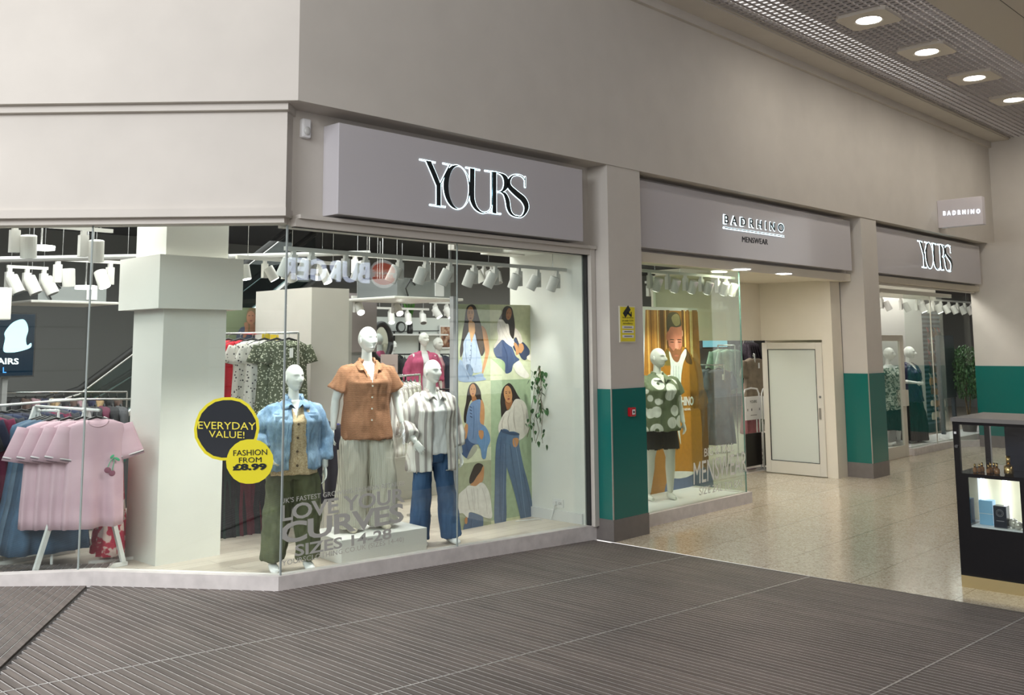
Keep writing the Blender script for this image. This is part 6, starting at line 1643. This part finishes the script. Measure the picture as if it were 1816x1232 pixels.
# inner cream door leaf on the left of the entrance, seen through the tinted glass
t = bpy.data.objects.new('door_2', None); COL.objects.link(t); t.location = (12.05, 2.0, 0); struct(t)
mb = MB(); mb.box((0, 0, .01), (.05, .09, 2.14)); mb.box((0, .8, .01), (.05, .9, 2.14)); mb.box((0, .09, 2.03), (.05, .8, 2.14)); mb.box((0, .09, .01), (.05, .8, .2)); mb.obj('door_frame', doorm, t)
MB().box((.018, .09, .2), (.03, .8, 2.03)).obj('pane', gl, t); MB().box((-.01, .02, .9), (0, .07, 1.2)).obj('lock_plate', doorm, t)
# ================================================================== FAR SHOP
mb = MB(); mb.box((15.97, .22, 3.2), (21.5, .45, 3.3)); struct(mb.obj('trim_13', cream))
mb = MB(); mb.box((16.0, 1.1, 3.05), (21.4, 1.16, 3.3)); struct(mb.obj('trim_14', doorm))
e0 = onZ((1560, 808), 0); e1 = onZ((1612, 808), 0)
fy = .80
def fx(px): return onY((px, 700), fy).x
pane('window_7', (fx(1612), fy, 0), (fx(1658), fy, 0), .13, 3.1, (0, 1, 0), gl)
xk = fx(1680)
pane('window_8', (xk, fy, 0), (21.45, .45, 0), .13, 3.1, (.4, .9, 0), gl)
pane('window_9', (fx(1658)+.01, fy, 0), (xk, fy, 0), .13, 3.1, (0, 1, 0), gl)
mb = MB(); mb.box((fx(1612), fy-.05, 0), (xk, fy+.08, .13)); mb.prism([(xk, fy-.05, 0), (21.45, .40, 0), (21.45, .5, 0), (xk, fy+.08, 0)], (0, 0, .13)); struct(mb.obj('trim_15', sillm))
mb = MB(); mb.box((15.98, fy-.01, 3.08), (21.45, fy+.04, 3.16)); mb.box((fx(1658)-.004, fy-.01, .13), (fx(1658)+.004, fy+.01, 3.1)); struct(mb.obj('trim_16', doorm))
dw = fx(1607)-fx(1556)
t = bpy.data.objects.new('door_3', None); COL.objects.link(t); t.location = (fx(1556), fy, 0); struct(t)
zd = onY((1580, 594), fy).z
mb = MB(); mb.box((0, 0, .01), (.12, .05, zd)); mb.box((dw-.16, 0, .01), (dw, .05, zd)); mb.box((.12, 0, zd-.11), (dw-.16, .05, zd)); mb.box((.12, 0, .01), (dw-.16, .05, .22)); mb.obj('door_frame', doorm, t, bevel=.004)
MB().box((.12, .02, .22), (dw-.16, .03, zd-.11)).obj('pane', gl, t); MB().box((dw-.17, -.05, .95), (dw+.0, .0, 1.25)).obj('lock_box', doorm, t, bevel=.005)
mb = MB(); mb.box((15.98, .9, 0), (25, 1.55, .14)); struct(mb.obj('floor_display_far', white))
mb = MB(); mb.box((15.98, 1.6, .0), (onY((1642, 700), 1.6).x, 1.7, 4.2)); struct(mb.obj('wall_far_display', M('far_display_wall', (.58, .58, .55), .7)))
mb = MB(); mb.box((15.9, .45, 0), (15.98, 1.7, 4.2)); struct(mb.obj('wall_shop_partition', greyw))
tz = onY((1600, 529), 1.2).z
track((16.1, 1.2, tz), (onY((1735, 533), 1.2).x, 1.2, tz), 'white lighting track in the far shop window')
for i, px in enumerate((1563, 1597, 1625, 1636, 1654, 1668, 1682, 1697, 1710, 1722)):
    spotlight((onY((px, 530), 1.2).x, 1.2, tz), (.2, -.4, -1), 'spotlight in the far shop window, %s from the left' % ('first second third fourth fifth sixth seventh eighth ninth tenth'.split()[i]), 'white spotlights in the far shop', i in (2, 4), 30 if i in (1, 5) else 0, (.6, -.8, 0), 1.15)
# wall of small goods (bags and sandals) in the far shop
BYY = 2.2; pb = onY((1645, 560), BYY); pc = onY((1660, 560), BYY)
t = thing('display_wall_unit', 'tall dark slatted display unit hung with bags in the far shop', 'display unit', (pb.x, BYY, ZB))
wW = pc.x-pb.x+.5
MB().box((-.2, .12, 0), (wW, .2, 2.9)).obj('back_panel', M('slat_blue_grey', (.06, .10, .13), .5), t)
mb = MB()
for k in range(26): mb.box((-.2, .10, .2+k*.105), (wW, .12, .25+k*.105))
mb.obj('slats', M('slat_light', (.16, .26, .34), .4), t)
bagc = [M('bag_brown', (.12, .05, .025), .5), M('bag_tan', (.45, .24, .10), .5), M('bag_cream', (.66, .60, .48), .5), M('bag_black', (.015, .012, .012), .4), M('bag_red', (.4, .02, .03), .5), M('bag_white', (.7, .7, .68), .5)]
bn = ['brown', 'tan', 'cream', 'black', 'red', 'white']
rowsn = ['top', 'second', 'third', 'fourth', 'fifth', 'sixth', 'seventh', 'lowest']; colsn = ['left', 'centre-left', 'centre-right', 'right']
for r_ in range(8):
    for c_ in range(4):
        k = [0, 3, 3, 0, 1, 0, 1, 2][r_] if (r_+c_) % 3 else [3, 5, 0, 3, 0, 1, 2, 5][r_]
        if r_ == 3 and c_ == 2: k = 4
        q = Vector((pb.x+.0+c_*(wW-.1)/4+.03*(r_ % 2), BYY, 2.45-r_*.27))
        b = thing('small_handbag', '%s small bag hung on the display unit in the far shop, %s row, %s' % (bn[k], rowsn[r_], colsn[c_]), 'bag', q, 0, 'small bags on the far display unit')
        s_ = random.uniform(.8, 1.15)
        MB().loft([ring(-.22*s_, .075*s_, .03, 0, 0, 12), ring(-.12*s_, .085*s_, .035, 0, 0, 12), ring(-.06*s_, .055*s_, .02, 0, 0, 12)]).obj('bag_body', bagc[k], b)
        MB().tube([(-.04*s_, 0, -.07), (-.03, .02, .02), (0, .05, .05), (.03, .02, .02), (.04*s_, 0, -.07)], .006, 5).obj('strap', bagc[(k+1) % 6], b)
        MB().tube([(0, .12, .05), (0, .04, .052)], .004, 5).obj('hook_pin', hookm, b)
# dark upright slabs modelling the kiosk's reflection in the glass, and the ficus
q = onZ((1677, 800), 0)
def reflection_slab(px0, px1, pyt, y, label):
    a, b = onY((px0, pyt), y), onY((px1, pyt), y)
    t = thing('dark_reflection', label, 'cabinet', (a.x, y, ZB)); w = b.x-a.x
    MB().box((0, 0, .9), (w, .10, a.z)).obj('cabinet_body', M('reflection_slate', (.03, .045, .06), .3), t, bevel=.01)
    for x_ in (.03, w-.12): MB().box((x_, .02, 0), (x_+.09, .09, .9)).obj('leg', M('reflection_slate'), t)
    return t
reflection_slab(1666, 1691, 596, 1.35, 'tall dark slate slab copying a reflection in the glass, left of the leafy tree in the far shop')
reflection_slab(1737, 1748, 597, 1.6, 'dark slate slab copying a reflection in the glass, at the right end of the far shop window')
def tree(label, foot, zc, rx, rz_, n=1500):
    t = thing('ficus_tree', label, 'plant', foot)
    MB().tube([(0, 0, 0), (0, 0, .26)], [.14, .18], 16).obj('pot', M('pot_dark', (.05, .045, .04), .5), t)
    mb = MB()
    for k in range(3):
        mb.tube([(.03*k-.03, 0, .2), (.05*math.sin(k*2), .04*math.cos(k*3), .7), (.12*math.sin(k*2.5), .1*math.cos(k*2), 1.3)], [.018, .015, .007], 6)
    mb.obj('trunk', M('ivy_stem'), t)
    mb = MB()
    for k in range(n):
        a_ = random.uniform(0, 6.28); u = random.uniform(-1, 1); r = random.random()**.4
        q = Vector((rx*r*math.cos(a_)*math.sqrt(1-u*u), rx*.8*r*math.sin(a_)*math.sqrt(1-u*u), zc+rz_*r*u))
        R = Matrix.Rotation(random.uniform(0, 6.28), 3, 'Z') @ Matrix.Rotation(random.uniform(-1, 1), 3, 'X'); s_ = random.uniform(.03, .05)
        mb.add([q+(R @ (Vector(p)*s_)) for p in ((0, 0, 1), (.5, .1, 0), (0, 0, -1), (-.5, .1, 0))], [(0, 1, 2, 3)])
    mb.obj('leaves', M('ficus_leaf', (.05, .13, .04), .45, var=.6, scale=14), t); return t
q = onY((1716, 700), 1.2); tree('leafy green ficus tree in a pot at the right of the far shop window', Vector((q.x, 1.2, .14)), 1.32, .52, .62, 2400)
# ================================================================== PERFUME KIOSK
KX = 9.17; pk = lambda q: onX(q, KX)
y0 = pk((1706, 1040)).y
t = thing('display_cabinet', 'tall black perfume display cabinet with a lit window at the right edge', 'display cabinet', (KX, y0, 0))
blk = M('gloss_black', (.006, .006, .008), .12, coat=.3); brass = M('brushed_brass', (.62, .50, .26), .35, .85)
DX, DY = .85, -.95
za = pk((1706, 1019)).z; zm = pk((1697, 838)).z; ztp = pk((1690, 740)).z
wl, wr = pk((1717, 846)), pk((1811, 858)); wb_ = pk((1721, 934)).z; yl, yr2 = wl.y-y0, pk((1811, 900)).y-y0; wt = wl.z
MB().box((.0, DY, 0), (DX, 0, za)).obj('plinth', brass, t)
mb = MB(); mb.box((0, DY, za), (DX, 0, wb_)); mb.box((0, DY, wt), (DX, 0, zm)); mb.box((0, yl, wb_), (DX, 0, wt)); mb.box((0, DY, wb_), (DX, yr2, wt)); mb.obj('cabinet_body', blk, t)
MB().box((.35, yr2, wb_), (.40, yl, wt)).obj('niche_back', M('niche_cream', (.66, .60, .42), .5), t)
MB().box((.01, yr2, wb_), (.35, yl, wb_+.012)).obj('niche_shelf', M('niche_white', (.78, .80, .80), .3), t)
for f in (.03, .48, .93):
    yy = yl+(yr2-yl)*f; MB().box((.30, yy-.012, wb_+.02), (.335, yy+.012, wt-.005)).obj('light_strip', M('strip_glow', (.85, .88, 1), em=4.5), t)
l = bpy.data.lights.new('niche_light', 'AREA'); l.energy = .7; l.size = .3; l.color = (.95, .97, 1); o = bpy.data.objects.new('niche_light', l); COL.objects.link(o); o.parent = t; o.location = (.17, (yl+yr2)/2, wt-.01)
MB().box((.004, yr2, wb_), (.010, yl, wt)).obj('lower_pane', gl, t)
for nm, (x0, x1, ya, yb) in {'case_post': (0, .035, -.06, 0)}.items(): pass
for (x_, y_) in ((0, 0), (0, DY+.05), (DX-.04, 0), (DX-.04, DY+.05)): MB().box((x_, y_-.05, zm), (x_+.04, y_, ztp-.03)).obj('case_post', blk, t)
MB().box((-.01, DY-.01, ztp-.035), (DX+.01, .01, ztp)).obj('case_top', M('case_top_grey', (.22, .21, .20), .3), t); MB().box((-.005, DY, ztp-.06), (DX, .0, ztp-.035)).obj('case_rim', blk, t)
MB().box((.006, DY+.05, zm), (.012, -.05, ztp-.06)).obj('case_pane', glass_mat('case_glass', (.93, .95, .95), 1), t)
MB().box((.5, DY+.02, zm), (.52, -.28, ztp-.06)).obj('case_back', M('case_navy', (.012, .015, .03), .3), t)
MB().tube([(.0, -.025, 1.22), (-.012, -.025, 1.22)], .014, 12).obj('lock', M('lock_steel'), t)
MB().box((-.003, -.03, 1.33), (0, -.01, 1.35)).obj('sticker_dot', white, t)
gold = M('gold_cap', (.65, .45, .18), .25, .95); amber = M('amber_glass', (.30, .14, .05), .08, coat=.5)
def bottle(px, py, h, lb, x_=.16, big=False, name='perfume_bottle', m=amber):
    q = onX((px, py), KX+x_); b = thing(name, lb, 'perfume', (KX+x_, q.y, zm+.002), 0, 'small perfume bottles in the upper case' if not big else None)
    r = h*.26
    MB().loft([ring(0, r, r*.8, n=16), ring(h*.1, r*1.15, r*.9, n=16), ring(h*.45, r*1.1, r*.85, n=16), ring(h*.55, r*.4, r*.4, n=16)]).obj('flask', m, b, True)
    MB().tube([(0, 0, h*.55), (0, 0, h)], r*.42, 12).obj('cap', gold, b, True); return b
w9 = 'first second third fourth fifth sixth seventh eighth ninth'.split()
for i, (px, h) in enumerate(((1729, .075), (1737, .07), (1742, .08), (1753, .075), (1757, .09), (1763, .085), (1768, .095))):
    bottle(px, 832, h, 'small gold and amber perfume bottle in the glass case, %s from the left' % w9[i], .12+.05*(i % 3))
bottle(1789, 832, .16, 'tall gold-topped perfume bottle at the right of the glass case', .15, True, m=gold)
pz = wb_+.012
def pbox(px0, px1, pyt, x_, m, lb, name='perfume_box'):
    a, b = onX((px0, 900), KX+x_), onX((px1, 900), KX+x_); ztop = onX((px0, pyt), KX+x_).z
    bx_ = thing(name, lb, 'box', (KX+x_, a.y, pz)); w = a.y-b.y
    MB().box((0, -w, 0), (.09, 0, max(.1, ztop-pz))).obj('carton', m, bx_, bevel=.002); return bx_, w, max(.1, ztop-pz)
b, w, h = pbox(1736, 1760, 886, .12, M('pale_blue_card', (.25, .50, .72), .4), 'pale blue perfume box in the lit window')
MB().box((-.001, -w, h*.45), (0, 0, h*.47)).obj('fold_line', white, b)
b, w, h = pbox(1761, 1784, 896, .05, M('dark_navy_card', (.012, .016, .03), .3), 'dark perfume box with a round emblem in the lit window')
mb = MB(); mb.tube([(-.002, -w/2+.03*math.cos(k*.3), h*.68+.03*math.sin(k*.3)) for k in range(22)], .002, 5); mb.tube([(-.002, -w/2+.02*math.cos(k*.3), h*.68+.02*math.sin(k*.3)) for k in range(22)], .0015, 5); mb.obj('emblem', M('emblem_silver', (.4, .4, .42), .3, .8), b)
MB().box((-.0015, -w*.8, h*.3), (0, -w*.2, h*.33)).obj('print_line', M('emblem_silver'), b)
for i, (px, py, r) in enumerate(((1797, 916, .042), (1806, 926, .036))):
    q = onX((px, py), KX+.12-.05*i); b = thing('glass_ball', 'pale gold glass ball in the lit window, %s one' % ('larger', 'smaller')[i], 'ornament', (KX+.12-.05*i, q.y, pz+r))
    MB().ell((0, 0, 0), (r, r, r), 20, 14).obj('ball', M('pearl_glass', (.62, .58, .50), .1, .3, coat=.6), b, True)
# ================================================================== THE OPPOSITE SIDE OF THE MALL (seen only as reflections in the glass)
OY = -9.0
opm = M('opposite_wall_paint', (.22, .22, .23), .8)
mb = MB()
mb.box((-2, OY-.3, 0), (26, OY, 1.0)); mb.box((-2, OY-.3, 3.0), (26, OY, 6.6))
mb.box((-2, OY-.3, 1.0), (6.2, OY, 3.0)); mb.box((8.2, OY-.3, 1.0), (15, OY, 3.0)); mb.box((17, OY-.3, 1.0), (26, OY, 3.0))
struct(mb.obj('wall_opposite', opm))
mb = MB()
for x0 in (6.2, 15):
    for k in range(1, 5): mb.box((x0, OY-.2, 1.0+k*.42), (x0+2, OY-.12, 1.0+k*.42+.04))
struct(mb.obj('trim_12', opm))
# entrance lobby wall beyond the viewer's left, with pale roller shutters
mb = MB(); mb.box((-9.3, -14, -1), (-9, 5, 7)); struct(mb.obj('wall_entrance', opm))
shm = M('shutter_paint', (.5, .52, .54), .6)
for i, y_ in enumerate((-10.5, -6.0, -1.5)):
    t = thing('roller_shutter', 'pale roller shutter reflected in the wing window, number %s' % ('one', 'two', 'three')[i], 'shutter', (-8.95, y_, .4), 0, 'reflected roller shutters')
    for k in range(6): MB().box((0, -.9, k*.44), (.04, .9, k*.44+.41)).obj('slat_section', shm, t)
def virt(px, y=OY, g=.28):
    # where a thing on y must stand to be mirrored by the main glass at pixel px
    q = onY(px, 2*g-y); return Vector((q.x, y, q.z))
lo, hi = virt((655, 500), OY+.05), virt((512, 500), OY+.05)
zl, zh = virt((580, 499), OY+.05).z, virt((580, 460), OY+.05).z
per = (lo.x-hi.x)/6.
t = thing('restaurant_sign', 'illuminated restaurant sign reflected back to front in the window glass', 'sign', (lo.x, OY+.04, zl))
MB().box((-per*12.5, -.04, -.15), (1.6, 0, zh-zl+.15)).obj('sign_band', M('sign_band_grey', (.05, .05, .055), .6), t)
o = text_fit('BURGER KING', (0, .005, 0), (-per*11.3, 0, 0), (0, 0, zh-zl), (0, 1, 0), M('letter_glow_blue', (.72, .78, 1), em=5), 'letters', t, .03, .035, 1.1)
lc = virt((681, 485), OY+.05); cx_ = lc.x-lo.x; hh = (zh-zl)*.72; zc = (zh-zl)*.5
def lens_shape(top, y, sc, m, nm):
    P = []
    for k in range(17):
        a = math.pi*k/16; P.append((cx_+.34*math.cos(a)*sc, y, zc+(hh*(.28+.55*math.sin(a)) if top else -hh*(.28+.55*math.sin(a)))*sc))
    MB().prism(P, (0, .01, 0)).obj(nm, m, t)
P = []
MB().prism([(cx_+.37*math.cos(a), .002, zc+hh*.95*math.sin(a)) for a in [2*math.pi*k/24 for k in range(24)]], (0, .004, 0)).obj('roundel', M('roundel_white', (.8, .8, .8), em=2.2), t)
bun = M('bun_red', (.62, .06, .02), em=3.)
lens_shape(True, .01, .88, bun, 'top_bun'); lens_shape(False, .01, .88, bun, 'bottom_bun')
for i, s_ in enumerate(('BURGER', 'KING')):
    text_fit(s_, (cx_+.3-i*.06, .02, zc+(.03 if i == 0 else -hh*.25)), (-.6+.12*i, 0, 0), (0, 0, hh*.24), (0, 1, 0), M('roundel_text', (.9, .3, .2), em=2.5), 'roundel_lettering', t, .004, .03)
tubem = M('tube_glow', (1, 1, 1), em=22)
for i, (pa, pb) in enumerate((((455, 541), (508, 540)), ((455, 549), (508, 547)), ((455, 556), (478, 555)))):
    yy = -8.3+i*.25; a, b = virt(pa, yy), virt(pb, yy)
    t = thing('tube_light', 'slim white tube light reflected as a bright line in the glass, %s' % ('upper', 'middle', 'lower')[i], 'light', (a+b)/2, 0, 'reflected tube lights')
    h = abs(b.x-a.x)/2; h = min(h, 1.2); MB().box((-h, -.02, -.015), (h, .02, .015)).obj('tube', tubem, t)
    for s_ in (-h*.8, h*.8): MB().tube([(s_, 0, .015), (s_, 0, 6.4-t.location.z)], .004, 5).obj('suspension_wire', hookm, t)
